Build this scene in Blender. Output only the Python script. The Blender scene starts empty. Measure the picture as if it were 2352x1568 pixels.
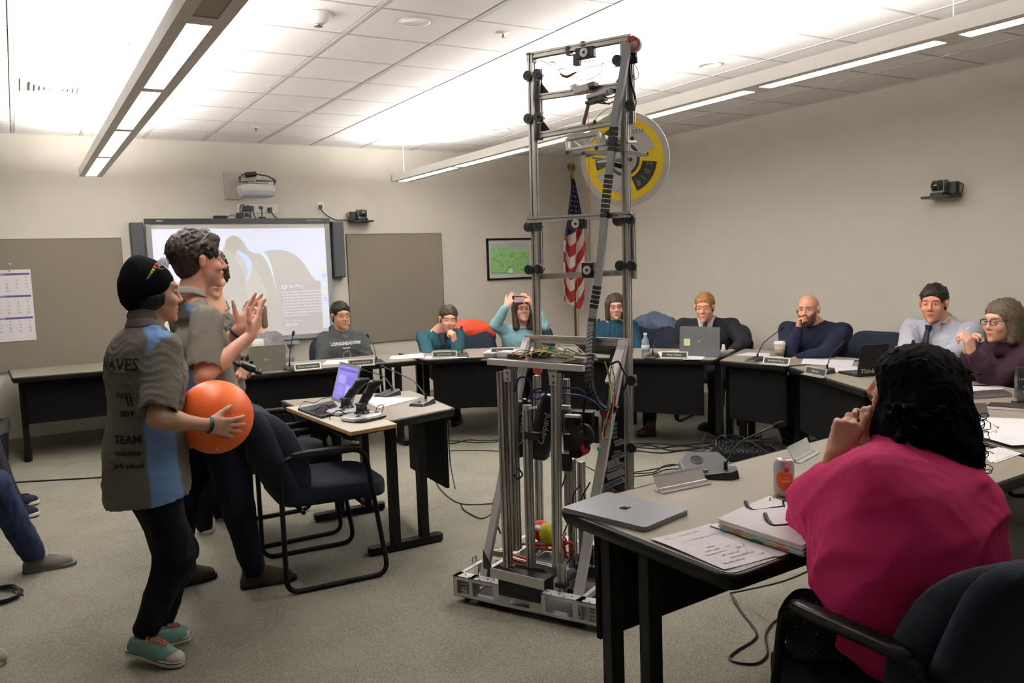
import bpy, math, random
import numpy as np
from mathutils import Vector, Matrix
from mathutils.bvhtree import BVHTree
random.seed(4); RNG = np.random.RandomState(7)
SC = bpy.context.scene
COL = SC.collection
PI = math.pi
def V(*a): return Vector(a if len(a) > 1 else a[0])

# ------------------------------------------------------------------ camera
CAMH = 1.52; FPX = 1908.4
def _basis(yaw, pitch, roll):
    cy, sy = math.cos(yaw), math.sin(yaw)
    f = V(sy*math.cos(pitch), cy*math.cos(pitch), math.sin(pitch))
    r = V(cy, -sy, 0); u = r.cross(f)
    r2 = math.cos(roll)*r + math.sin(roll)*u
    return r2, r2.cross(f), f
CR, CU, CF = _basis(*[math.radians(a) for a in (30.6386, -5.322, -2.0146)])
CO = V(0, 0, CAMH)
cam = bpy.data.cameras.new('camera'); camo = bpy.data.objects.new('camera', cam); COL.objects.link(camo)
cam.sensor_width = 36; cam.lens = FPX/2352*36; cam.clip_start = .02; cam.clip_end = 60
camo.matrix_world = Matrix(((CR.x, CU.x, -CF.x, CO.x), (CR.y, CU.y, -CF.y, CO.y), (CR.z, CU.z, -CF.z, CO.z), (0, 0, 0, 1)))
SC.camera = camo
# survey helpers: where a sight line meets a known height / wall plane / upright plane in the room
def ray(x, y): return CF + (x-1176)/FPX*CR - (y-784)/FPX*CU
def atZ(x, y, z): d = ray(x, y); return CO + d*((z-CAMH)/d.z)
def atY(x, y, Y): d = ray(x, y); return CO + d*(Y/d.y)
def atX(x, y, X): d = ray(x, y); return CO + d*(X/d.x)
def atP(x, y, o, n): d = ray(x, y); return CO + d*((o-CO).dot(n)/d.dot(n))
def atD(x, y, D): return CO + ray(x, y)*D

# ------------------------------------------------------------------ world, exposure
w = bpy.data.worlds.new('world'); SC.world = w; w.use_nodes = True
w.node_tree.nodes['Background'].inputs[0].default_value = (.9, .86, .8, 1)
w.node_tree.nodes['Background'].inputs[1].default_value = .12
SC.view_settings.view_transform = 'Standard'; SC.view_settings.look = 'None'
SC.view_settings.exposure = 0.32; SC.view_settings.gamma = 1; SC.view_settings.use_curve_mapping = False
SC.cycles.max_bounces = 8; SC.cycles.diffuse_bounces = 4; SC.cycles.use_denoising = True
EM_LENS, EM_UP = 22, 53

# ------------------------------------------------------------------ materials
def lin(c):
    if isinstance(c, str): c = [int(c[i:i+2], 16)/255 for i in (0, 2, 4)]
    return tuple(x/12.92 if x <= .04045 else ((x+.055)/1.055)**2.4 for x in c) + (1,)
_M = {}
def mat(name, color, rough=.6, metal=0, var=0, vscale=20, bump=0, bscale=200, emit=0, trans=0, ior=1.45, alpha=1, sss=0, coat=0, vcol=False, stretch=None, spec=.5):
    if name in _M: return _M[name]
    m = bpy.data.materials.new(name); m.use_nodes = True; nt = m.node_tree; b = nt.nodes['Principled BSDF']
    c = lin(color); b.inputs['Base Color'].default_value = c; b.inputs['Roughness'].default_value = rough
    b.inputs['Metallic'].default_value = metal; b.inputs['IOR'].default_value = ior; b.inputs['Specular IOR Level'].default_value = spec
    if trans: b.inputs['Transmission Weight'].default_value = trans
    if alpha < 1: b.inputs['Alpha'].default_value = alpha
    if coat: b.inputs['Coat Weight'].default_value = coat; b.inputs['Coat Roughness'].default_value = .1
    if sss: b.inputs['Subsurface Weight'].default_value = sss; b.inputs['Subsurface Radius'].default_value = (.02, .008, .004); b.inputs['Subsurface Scale'].default_value = .5
    if emit: b.inputs['Emission Color'].default_value = c; b.inputs['Emission Strength'].default_value = emit
    tc = nt.nodes.new('ShaderNodeTexCoord'); src = tc.outputs['Object']
    if stretch:
        mp = nt.nodes.new('ShaderNodeMapping'); mp.inputs['Scale'].default_value = stretch
        nt.links.new(src, mp.inputs[0]); src = mp.outputs[0]
    base = None
    if vcol:
        a = nt.nodes.new('ShaderNodeAttribute'); a.attribute_name = 'Col'; base = a.outputs['Color']
        nt.links.new(base, b.inputs['Base Color'])
    if var:
        n = nt.nodes.new('ShaderNodeTexNoise'); n.inputs['Scale'].default_value = vscale; n.inputs['Detail'].default_value = 5
        nt.links.new(src, n.inputs['Vector'])
        r = nt.nodes.new('ShaderNodeMapRange'); r.inputs[1].default_value = .3; r.inputs[2].default_value = .7
        r.inputs[3].default_value = 1-var; r.inputs[4].default_value = 1+var
        nt.links.new(n.outputs['Fac'], r.inputs[0])
        x = nt.nodes.new('ShaderNodeVectorMath'); x.operation = 'SCALE'
        if base: nt.links.new(base, x.inputs[0])
        else: x.inputs[0].default_value = c[:3]
        nt.links.new(r.outputs[0], x.inputs['Scale']); nt.links.new(x.outputs[0], b.inputs['Base Color'])
    if bump:
        n = nt.nodes.new('ShaderNodeTexNoise'); n.inputs['Scale'].default_value = bscale; n.inputs['Detail'].default_value = 3
        nt.links.new(src, n.inputs['Vector'])
        bp = nt.nodes.new('ShaderNodeBump'); bp.inputs['Strength'].default_value = bump; bp.inputs['Distance'].default_value = .003
        nt.links.new(n.outputs['Fac'], bp.inputs['Height']); nt.links.new(bp.outputs[0], b.inputs['Normal'])
    _M[name] = m; return m

# ------------------------------------------------------------------ naming
ORG = {}
def tag(o, label, cat, group=None, kind=None):
    o['label'] = label; o['category'] = cat
    if group: o['group'] = group
    if kind: o['kind'] = kind
    return o
def thing(name, label, cat, loc=(0, 0, 0), group=None, kind=None):
    o = bpy.data.objects.new(name, None); COL.objects.link(o); o.location = V(loc); o.empty_display_size = .1
    ORG[o.name] = V(loc); return tag(o, label, cat, group, kind)
def link(name, me, parent=None, m=None, label=None):
    o = bpy.data.objects.new(name, me); COL.objects.link(o)
    if m is not None and not me.materials: me.materials.append(m)
    if parent is not None:
        o.parent = parent; ORG[o.name] = ORG.get(parent.name, V(0, 0, 0))
    if label: o['label'] = label
    return o
def dup(root, loc=None, rz=None, label=None, mats=None):
    c = root.copy(); COL.objects.link(c)
    if loc is not None: c.location = V(loc)
    if rz is not None: c.rotation_euler = (0, 0, rz)
    if label: c['label'] = label
    def rec(a, b):
        for ch in [x for x in ALLCH.get(a.name, [])]:
            d = ch.copy(); COL.objects.link(d); d.parent = b
            ALLCH.setdefault(b.name, []).append(d); rec(ch, d)
    rec(root, c); return c
ALLCH = {}

# ------------------------------------------------------------------ mesh builder
def frame(z, x=None):
    z = V(z).normalized()
    if x is None: x = V(0, 0, 1) if abs(z.z) < .9 else V(1, 0, 0)
    x = V(x); x = (x - z*x.dot(z)).normalized(); return x, z.cross(x), z
class MB:
    def __init__(s): s.v = []; s.f = []; s.m = []; s.cm = 0
    def add(s, vs, fs):
        n = len(s.v); s.v += [V(p) for p in vs]; s.f += [[i+n for i in f] for f in fs]; s.m += [s.cm]*len(fs); return s
    def box(s, c, size, ax=None, bev=0):
        X, Y, Z = ax or (V(1, 0, 0), V(0, 1, 0), V(0, 0, 1)); c = V(c); a, b, d = [q/2 for q in size]
        if bev:
            e = min(bev, a*.98, b*.98)
            poly = []
            for (sx, sy, a0) in ((1, 1, 0), (-1, 1, 90), (-1, -1, 180), (1, -1, 270)):
                for k in (0, 30, 60, 90):
                    t = math.radians(a0+k); poly.append((sx*(a-e)+e*math.cos(t), sy*(b-e)+e*math.sin(t)))
            return s.prism(poly, c-Z*d, Z*2*d, X, Y)
        vs = [c+X*(i*a)+Y*(j*b)+Z*(k*d) for k in (-1, 1) for j in (-1, 1) for i in (-1, 1)]
        return s.add(vs, [[0, 2, 3, 1], [4, 5, 7, 6], [0, 1, 5, 4], [2, 6, 7, 3], [0, 4, 6, 2], [1, 3, 7, 5]])
    def b2(s, lo, hi): lo, hi = V(lo), V(hi); return s.box((lo+hi)/2, hi-lo)
    def prism(s, poly, o, ext, X=None, Y=None, top=1):
        o, ext = V(o), V(ext)
        if X is None: X, Y, _ = frame(ext)
        n = len(poly); a = sum(poly[i][0]*poly[(i+1) % n][1]-poly[(i+1) % n][0]*poly[i][1] for i in range(n))
        if (a < 0) != (X.cross(Y).dot(ext) < 0): poly = poly[::-1]
        vs = [o+X*p[0]+Y*p[1] for p in poly] + [o+ext+X*p[0]*top+Y*p[1]*top for p in poly]
        return s.add(vs, [list(range(n))[::-1], list(range(n, 2*n))] + [[i, (i+1) % n, n+(i+1) % n, n+i] for i in range(n)])
    def cyl(s, a, b, r, n=16, r2=None):
        a, b = V(a), V(b); r2 = r if r2 is None else r2; X, Y, Z = frame(b-a)
        vs = [a+(X*math.cos(t)+Y*math.sin(t))*r for t in [2*PI*i/n for i in range(n)]] + [b+(X*math.cos(t)+Y*math.sin(t))*r2 for t in [2*PI*i/n for i in range(n)]]
        return s.add(vs, [list(range(n))[::-1], list(range(n, 2*n))] + [[i, (i+1) % n, n+(i+1) % n, n+i] for i in range(n)])
    def lathe(s, o, Z, prof, n=20, X=None):
        o = V(o); X, Y, Z = frame(Z, X); vs = []; fs = []
        for r, h in prof: vs += [o+Z*h+(X*math.cos(2*PI*i/n)+Y*math.sin(2*PI*i/n))*r for i in range(n)]
        for k in range(len(prof)-1):
            fs += [[k*n+i, k*n+(i+1) % n, (k+1)*n+(i+1) % n, (k+1)*n+i] for i in range(n)]
        fs += [list(range(n))[::-1], list(range(len(prof)*n-n, len(prof)*n))]
        return s.add(vs, fs)
    def tube(s, pts, r, n=8, cap=True, sub=0, rs=None, flat=None):
        pts = [V(p) for p in pts]
        if sub: pts = spline(pts, sub)
        m = len(pts); rings = []; X = None
        if rs is not None: rr = [rs[0]+(rs[1]-rs[0])*i/(m-1) for i in range(m)]
        else: rr = [r]*m
        for i, p in enumerate(pts):
            t = (pts[min(i+1, m-1)]-pts[max(i-1, 0)])
            if t.length < 1e-9: t = V(0, 0, 1)
            X, Y, Z = frame(t, X if X is not None and abs(X.dot(t.normalized())) < .95 else None)
            rings.append([p+(X*math.cos(2*PI*k/n)*(flat or 1)+Y*math.sin(2*PI*k/n))*rr[i] for k in range(n)])
        vs = [q for g in rings for q in g]
        fs = [[i*n+k, i*n+(k+1) % n, (i+1)*n+(k+1) % n, (i+1)*n+k] for i in range(m-1) for k in range(n)]
        if cap: fs += [list(range(n))[::-1], list(range((m-1)*n, m*n))]
        return s.add(vs, fs)
    def ball(s, c, r, n=16, m=10, ax=None):
        r = (r, r, r) if not hasattr(r, '__len__') else r; X, Y, Z = ax or (V(1, 0, 0), V(0, 1, 0), V(0, 0, 1)); c = V(c)
        vs = [c-Z*r[2]]; fs = []
        for j in range(1, m):
            p = -PI/2+PI*j/m
            vs += [c+X*(r[0]*math.cos(p)*math.cos(2*PI*i/n))+Y*(r[1]*math.cos(p)*math.sin(2*PI*i/n))+Z*(r[2]*math.sin(p)) for i in range(n)]
        vs.append(c+Z*r[2]); L = len(vs)-1
        for i in range(n):
            fs.append([0, 1+(i+1) % n, 1+i]); fs.append([L, 1+(m-2)*n+i, 1+(m-2)*n+(i+1) % n])
            for j in range(m-2): a = 1+j*n; fs.append([a+i, a+(i+1) % n, a+n+(i+1) % n, a+n+i])
        return s.add(vs, fs)
    def torus(s, c, Z, R, r, n=24, k=8, a0=0, a1=2*PI, X=None):
        X, Y, Z = frame(Z, X); full = abs(a1-a0-2*PI) < 1e-6
        pts = [V(c)+(X*math.cos(a0+(a1-a0)*i/n)+Y*math.sin(a0+(a1-a0)*i/n))*R for i in range(n+1)]
        return s.tube(pts, r, k, cap=not full)
    def sheet(s, fn, nu, nv, th=0):
        P = [[V(fn(i/nu, j/nv)) for i in range(nu+1)] for j in range(nv+1)]
        vs = [p for r in P for p in r]; W = nu+1
        fs = [[j*W+i, j*W+i+1, (j+1)*W+i+1, (j+1)*W+i] for j in range(nv) for i in range(nu)]
        if th:
            N = len(vs); nn = [V(0, 0, 0) for _ in vs]
            for f in fs:
                q = (vs[f[1]]-vs[f[0]]).cross(vs[f[2]]-vs[f[0]])
                for i in f: nn[i] += q
            vs2 = [v-(n.normalized()*th) for v, n in zip(vs, nn)]
            b = [(j*W) for j in range(nv+1)]; e = [i for i in range(W)] + [j*W+nu for j in range(1, nv+1)] + [nv*W+i for i in range(nu-1, -1, -1)] + [j*W for j in range(nv-1, 0, -1)]
            fs = fs + [[i+N for i in f[::-1]] for f in fs] + [[e[(k+1) % len(e)], e[k], e[k]+N, e[(k+1) % len(e)]+N] for k in range(len(e))]
            vs = vs + vs2
        return s.add(vs, fs)
    def build(s, name, m, parent=None, smooth=False, label=None, bev=0):
        me = bpy.data.meshes.new(name); o0 = V(0, 0, 0)
        if parent is not None: o0 = ORG.get(parent.name, o0)
        me.from_pydata([tuple(p-o0) for p in s.v], [], s.f)
        for q in (m if isinstance(m, (list, tuple)) else [m]): me.materials.append(q)
        if any(s.m): me.polygons.foreach_set('material_index', s.m)
        if smooth: me.polygons.foreach_set('use_smooth', [True]*len(me.polygons)); 
        me.validate(); me.update()
        if smooth == 'a': me.set_sharp_from_angle(angle=.7)
        o = link(name, me, parent, None, label)
        if parent is not None: ALLCH.setdefault(parent.name, []).append(o)
        if bev:
            md = o.modifiers.new('b', 'BEVEL'); md.width = bev; md.segments = 2; md.limit_method = 'ANGLE'
        return o
def spline(pts, sub):
    out = []; n = len(pts)
    for i in range(n-1):
        p0, p1, p2, p3 = pts[max(i-1, 0)], pts[i], pts[i+1], pts[min(i+2, n-1)]
        for k in range(sub):
            t = k/sub; out.append(.5*((2*p1)+(p2-p0)*t+(2*p0-5*p1+4*p2-p3)*t*t+(3*p1-p0-3*p2+p3)*t**3))
    return out+[pts[-1]]
def fillet(pts, r, seg=5, closed=False):
    pts = [V(p) for p in pts]; n = len(pts); out = []
    for i, p in enumerate(pts):
        if not closed and i in (0, n-1): out.append(p); continue
        a, b = pts[(i-1) % n]-p, pts[(i+1) % n]-p; d = min(r, a.length*.49, b.length*.49)
        A, B = p+a.normalized()*d, p+b.normalized()*d
        out += [A*(1-t)**2+p*2*t*(1-t)+B*t*t for t in [k/seg for k in range(seg+1)]]
    return out
def text_mesh(txt, size, X, Y, o, th=.0005, align='CENTER', shear=0, bold=0):
    cu = bpy.data.curves.new('t', 'FONT'); cu.body = txt; cu.size = size; cu.align_x = align; cu.align_y = 'CENTER'; cu.resolution_u = 2; cu.shear = shear; cu.offset = bold
    ob = bpy.data.objects.new('t', cu); me = ob.to_mesh(); N = X.cross(Y).normalized()
    vs = [V(o)+X*v.co.x+Y*v.co.y+N*th for v in me.vertices]; fs = [list(p.vertices) for p in me.polygons]
    ob.to_mesh_clear(); bpy.data.objects.remove(ob); bpy.data.curves.remove(cu); return vs, fs
def sball(c, ax, h, e1=.4, e2=.4, n=28, m=16, bend=None):
    X, Y, Z = ax; c = V(c); P = []
    sp = lambda x, e: math.copysign(abs(x)**e, x)
    for j in range(m+1):
        v = -PI/2+PI*j/m
        for i in range(n):
            u = 2*PI*i/n
            x = h[0]*sp(math.cos(v), e1)*sp(math.cos(u), e2); y = h[1]*sp(math.cos(v), e1)*sp(math.sin(u), e2); z = h[2]*sp(math.sin(v), e1)
            if bend: x, y, z = bend(x, y, z)
            P.append(c+X*x+Y*y+Z*z)
    return P, [[j*n+i, j*n+(i+1) % n, (j+1)*n+(i+1) % n, (j+1)*n+i] for j in range(m) for i in range(n)]
M_blk = mat('black_metal', '0c0c0d', .45, bump=.1, bscale=400, spec=.3)
M_plas = mat('black_plastic', '17181a', .35)
# ------------------------------------------------------------------ the room
RX, LX, BY, FY, CH = 6.16, -3.2, 8.72, -2.4, 2.836
def struct(o, label=None):
    o['kind'] = 'structure'
    if label: o['label'] = label
    return o
M_wall = mat('wall_paint', 'd3cdc2', .85, var=.02, vscale=3, bump=.25, bscale=260)
M_wall_r = M_wall
M_carpet = mat('carpet', '85816f', .95, bump=1, bscale=320)
nt = M_carpet.node_tree; b = nt.nodes['Principled BSDF']
tc = nt.nodes.new('ShaderNodeTexCoord'); n1 = nt.nodes.new('ShaderNodeTexNoise'); n1.inputs['Scale'].default_value = 210; n1.inputs['Detail'].default_value = 4
n2 = nt.nodes.new('ShaderNodeTexNoise'); n2.inputs['Scale'].default_value = 3.0; n2.inputs['Detail'].default_value = 3
vo = nt.nodes.new('ShaderNodeTexVoronoi'); vo.inputs['Scale'].default_value = 130
rp = nt.nodes.new('ShaderNodeValToRGB'); e = rp.color_ramp.elements; e[0].position = .3; e[0].color = lin('54514a'); e[1].position = .72; e[1].color = lin('8b8779')
ad = nt.nodes.new('ShaderNodeMath'); ad.operation = 'MULTIPLY_ADD'; ad.inputs[1].default_value = .45
mx = nt.nodes.new('ShaderNodeMath'); mx.operation = 'MULTIPLY_ADD'; mx.inputs[1].default_value = .35
for a_, b_ in ((tc.outputs['Object'], n1.inputs[0]), (tc.outputs['Object'], n2.inputs[0]), (tc.outputs['Object'], vo.inputs[0])): nt.links.new(a_, b_)
nt.links.new(vo.outputs['Distance'], ad.inputs[0]); nt.links.new(n1.outputs['Fac'], ad.inputs[2])
nt.links.new(n2.outputs['Fac'], mx.inputs[0]); nt.links.new(ad.outputs[0], mx.inputs[2])
sb = nt.nodes.new('ShaderNodeMath'); sb.operation = 'SUBTRACT'; sb.inputs[1].default_value = .27
nt.links.new(mx.outputs[0], sb.inputs[0]); nt.links.new(sb.outputs[0], rp.inputs[0]); nt.links.new(rp.outputs[0], b.inputs['Base Color'])
M_tile = mat('ceiling_tile_board', 'e9e4e3', .9, bump=.2, bscale=150)
M_grid = mat('ceiling_grid_metal', 'c6c2be', .55)
M_ceil = mat('ceiling_void', '8c8985', .9)
M_base = mat('baseboard_vinyl', '8e8773', .6)
struct(MB().b2((LX, FY, -.08), (RX, BY, 0)).build('floor', M_carpet), 'grey beige loop carpet')
struct(MB().b2((LX-.1, BY, -.08), (RX+.1, BY+.1, CH+.1)).build('wall_back', M_wall))
struct(MB().b2((RX, FY, -.08), (RX+.1, BY, CH+.1)).build('wall_right', M_wall_r))
struct(MB().b2((LX-.1, FY, -.08), (LX, BY, CH+.1)).build('wall_left', M_wall))
struct(MB().b2((LX-.1, FY-.1, -.08), (RX+.1, FY, CH+.1)).build('wall_front', M_wall))
struct(MB().b2((LX, BY-.012, 0), (RX-.012, BY, .1)).build('baseboard_back', M_base))
struct(MB().b2((RX-.012, FY, 0), (RX, BY-.012, .1)).build('baseboard_right', M_base))
ceil = struct(MB().b2((LX, FY, CH+.012), (RX, BY, CH+.08)).build('ceiling', M_ceil), 'white suspended ceiling of lay-in tiles')
cols = [-3.17, -2.63, -2.08, -1.54, -1.0, -.46, .08, .62, 1.155, 1.69, 2.236, 2.775, 3.33, 3.91, 4.49, 5.05, 5.6, 6.16]
rows = [-2.4, -1.8, -1.2, -.6, 0, .6, 1.2, 1.8, 2.4, 2.96, 3.52, 4.06, 4.58, 5.14, 5.71, 6.31, 6.93, 7.56, 8.16, 8.72]
g = MB()
for x in cols[1:-1]: g.b2((x-.011, FY, CH-.003), (x+.011, BY, CH+.012)); 
g.b2((RX-.02, FY, CH-.006), (RX, BY, CH+.01)); g.b2((LX, BY-.02, CH-.006), (RX, BY, CH+.01))
go = g.build('main_runners', M_grid, ceil); go['kind'] = 'structure'
g = MB()
for y in rows[1:-1]: g.b2((LX, y-.006, CH-.001), (RX, y+.006, CH+.012))
g.build('cross_tees', M_grid, ceil)['kind'] = 'structure'
tiles = {}
for i in range(len(cols)-1):
    for j in range(len(rows)-1):
        wx, wy = cols[i+1]-cols[i]-.026, rows[j+1]-rows[j]-.016
        key = (round(wx, 3), round(wy, 3))
        if key not in tiles:
            t = MB(); a, b_ = wx/2, wy/2; e = .006
            vs = [(sx*a, sy*b_, .012) for sx, sy in ((-1, -1), (1, -1), (1, 1), (-1, 1))] + [(sx*a, sy*b_, .004) for sx, sy in ((-1, -1), (1, -1), (1, 1), (-1, 1))] + [(sx*(a-e), sy*(b_-e), .0005) for sx, sy in ((-1, -1), (1, -1), (1, 1), (-1, 1))]
            t.add(vs, [[0, 1, 2, 3]] + [[k, 4+k, 4+(k+1) % 4, (k+1) % 4] for k in range(4)] + [[4+k, 8+k, 8+(k+1) % 4, 4+(k+1) % 4] for k in range(4)] + [[8, 11, 10, 9]])
            me = bpy.data.meshes.new('ceiling_tile'); me.from_pydata([tuple(p) for p in t.v], [], t.f); me.materials.append(M_tile); tiles[key] = me
        if cols[i+1] < -1.6 or rows[j+1] < -.7:
            if 'far' not in tiles: tiles['far'] = MB()
            tiles['far'].box(((cols[i]+cols[i+1])/2, (rows[j]+rows[j+1])/2, CH+.006), (wx, wy, .011)); continue
        o = link('ceiling_tile', tiles[key], ceil)
        o.location = ((cols[i]+cols[i+1])/2, (rows[j]+rows[j+1])/2, CH)
tiles['far'].build('ceiling_tiles_behind_viewer', M_tile, ceil)['kind'] = 'stuff'

# ceiling fittings
M_white = mat('white_enamel', 'e3e0da', .4)
M_dark = mat('vent_dark', '4a4745', .8)
def vent(x, y, lab, w=.3, slots=5, gap=.022):
    t = thing('ceiling_vent', lab, 'vent', (x, y, CH))
    m = MB(); m.b2((x-w/2-.06, y-w/2-.06, CH-.006), (x+w/2+.06, y+w/2+.06, CH)); m.build('frame', M_white, t)
    m = MB(); m.b2((x-w/2, y-w/2, CH-.008), (x+w/2, y+w/2, CH-.0055)); m.build('duct_opening', M_dark, t)
    for k in range(slots):
        s_ = w*(1-k/slots)/2-.004
        m = MB()
        for (dx, dy, lx, ly) in ((0, s_, 1, 0), (0, -s_, 1, 0), (s_, 0, 0, 1), (-s_, 0, 0, 1)):
            m.box((x+dx, y+dy, CH-.013), (lx*2*s_ or .018, ly*2*s_ or .018, .012))
        m.build('louvre_ring', M_white, t)
vent(.34, 6.6, 'square white ceiling vent left of the left hanging lamp')
vent(3.6, 6.42, 'square white ceiling vent near the right lamp, behind the tall robot frame')
def downlight(x, y, lab):
    t = thing('recessed_downlight', lab, 'ceiling light', (x, y, CH))
    MB().lathe((x, y, CH-.006), (0, 0, 1), [(.075, .008), (.085, .004), (.085, 0), (.072, 0), (.07, .004)], 32).build('trim_ring', M_white, t, True)
    MB().lathe((x, y, CH-.002), (0, 0, 1), [(.070, .0), (.055, .0035), (.03, .004), (0.0, .004)], 32).build('reflector', mat('reflector', 'cfcdca', .35), t, True)
for x, y, lab in ((1.95, 4.2, 'round recessed ceiling light right of the domed smoke detector'), (4.22, 4.32, 'round recessed ceiling light right of the robot tower'), (4.2, 7.16, 'round recessed ceiling light beyond the right vent'), (1.98, 7.15, 'faint round recessed ceiling light near the back wall above the projector')):
    downlight(x, y, lab)
t = thing('smoke_detector', 'white domed smoke detector on the ceiling, near the left lamp', 'detector', (1.44, 4.27, CH))
MB().lathe((1.44, 4.27, CH), (0, 0, -1), [(.068, 0), (.068, .012), (.06, .02), (.05, .04), (.028, .055)], 28).build('housing', M_white, t, True)
MB().lathe((1.44, 4.27, CH-.055), (0, 0, -1), [(.025, 0), (.024, .012), (.018, .014)], 20).build('sensor_tip', mat('chrome', 'c9c9c9', .15, 1), t, True)
for x, y, lab in ((2.5, 4.2, 'ceiling sprinkler with a round white plate left of the robot top'), (1.98, 7.77, 'tiny ceiling sprinkler near the back wall'), (.65, 5.2, 'ceiling sprinkler left of the left hanging lamp')):
    t = thing('fire_sprinkler', lab, 'sprinkler', (x, y, CH))
    MB().lathe((x, y, CH), (0, 0, -1), [(.036, 0), (.034, .005), (.012, .007)], 20).build('escutcheon', M_white, t, True)
    m = MB(); m.cyl((x, y, CH-.005), (x, y, CH-.03), .006, 8); m.cyl((x, y, CH-.03), (x, y, CH-.032), .014, 12); m.build('nozzle', mat('brass_red', 'a1665a', .4, .6), t)

# linear hanging lamps
M_lens = mat('lamp_lens_lit', 'fffdf8', .5, emit=EM_LENS); M_up = mat('lamp_uplight_lit', 'fffcf6', .5, emit=EM_UP)
M_lensoff = mat('lamp_lens_off', 'a8a080', .5); M_lamp = mat('lamp_body', 'efece6', .55)
def lamp(x, w, y0, y1, segs, offs, lab, cables):
    t = thing('hanging_linear_lamp', lab, 'lamp', (x, y1, 2.4)); z0, z1 = 2.40, 2.465
    m = MB(); h = w/2; lw = .043
    # body as long extrusion with side flanges, end caps and bottom rails either side of the lens
    m.b2((x-h, y0, z0), (x-lw, y1, z0+.012)); m.b2((x+lw, y0, z0), (x+h, y1, z0+.012))
    m.b2((x-h, y0, z0+.012), (x-h+.008, y1, z1)); m.b2((x+h-.008, y0, z0+.012), (x+h, y1, z1))
    m.b2((x-h, y0, z0), (x+h, y0+.01, z1)); m.b2((x-h, y1-.01, z0), (x+h, y1, z1)); m.b2((x-h+.008, y0+.01, z0+.02), (x+h-.008, y1-.01, z0+.03))
    ends = sorted([y1-.01]+[b for s in segs+offs for b in s]+[y0+.01])
    for a, b_ in zip(ends[::2], ends[1::2]): m.b2((x-lw, a, z0), (x+lw, b_, z0+.012))
    m.build('housing', M_lamp, t)
    for a, b_ in segs:
        MB().b2((x-lw, a+.022, z0+.003), (x+lw, b_-.022, z0+.010)).build('lens', M_lens, t); MB().b2((x-lw, a-.03, z0-.0005), (x+lw, a+.022, z0+.011)).build('end_plate', M_lamp, t); MB().b2((x-lw, b_-.022, z0-.0005), (x+lw, b_+.005, z0+.011)).build('end_plate', M_lamp, t)
        MB().b2((x-h+.014, a, z1-.02), (x+h-.014, b_, z1-.012)).build('up_light_tube', M_up, t)
    for a, b_ in offs: MB().b2((x-lw, a, z0+.003), (x+lw, b_, z0+.010)).build('lens', M_lensoff, t, label='unlit lens')
    for y in cables: MB().cyl((x, y, z1-.03), (x, y, CH), .0012, 6).build('hanging_cable', M_white, t)
lamp(.63, .18, -.5, 8.13, [(3.13, 4.31), (4.35, 5.53), (5.57, 6.79), (6.84, 8.09)], [(1.86, 3.06), (.62, 1.82)], 'left white linear lamp hanging over the two students', (.8, 3.1, 5.55, 8.0))
lamp(3.475, .20, -.5, 8.0, [(1.0, 2.10), (2.16, 3.18), (3.24, 4.30), (4.34, 5.47), (5.5, 6.72), (6.75, 7.97)], [(-.1, .95)], 'right white linear lamp hanging behind the robot tower', (.9, 2.13, 4.32, 5.48, 7.9))
# ------------------------------------------------------------------ tables
M_lam = mat('table_laminate', '877f73', .45, var=.03, vscale=60, bump=.05, bscale=300)
M_edge = mat('black_edge_vinyl', '111110', .45, spec=.3)
M_pan = mat('black_modesty_panel', '0a0a0a', .75, bump=.15, bscale=300, spec=.15)
M_grey = mat('grey_plastic', '6d6f72', .4)
def inset(poly, d):
    n = len(poly); c = V(sum(p[0] for p in poly)/n, sum(p[1] for p in poly)/n, 0); out = []
    area = sum(poly[i][0]*poly[(i+1) % n][1]-poly[(i+1) % n][0]*poly[i][1] for i in range(n)); sg = 1 if area > 0 else -1
    for i in range(n):
        p0, p, p1 = [V(*poly[(i+k) % n], 0) for k in (-1, 0, 1)]
        a, b = (p-p0).normalized(), (p1-p).normalized(); na, nb = V(-a.y, a.x, 0)*sg, V(-b.y, b.x, 0)*sg
        h = (na+nb).normalized(); q = p+h*(d/max(.3, h.dot(na))); out.append((q.x, q.y))
    return out
def rpoly(poly, r): return [(p.x, p.y) for p in fillet([V(*p, 0) for p in poly], r, 5, True)]
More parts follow.
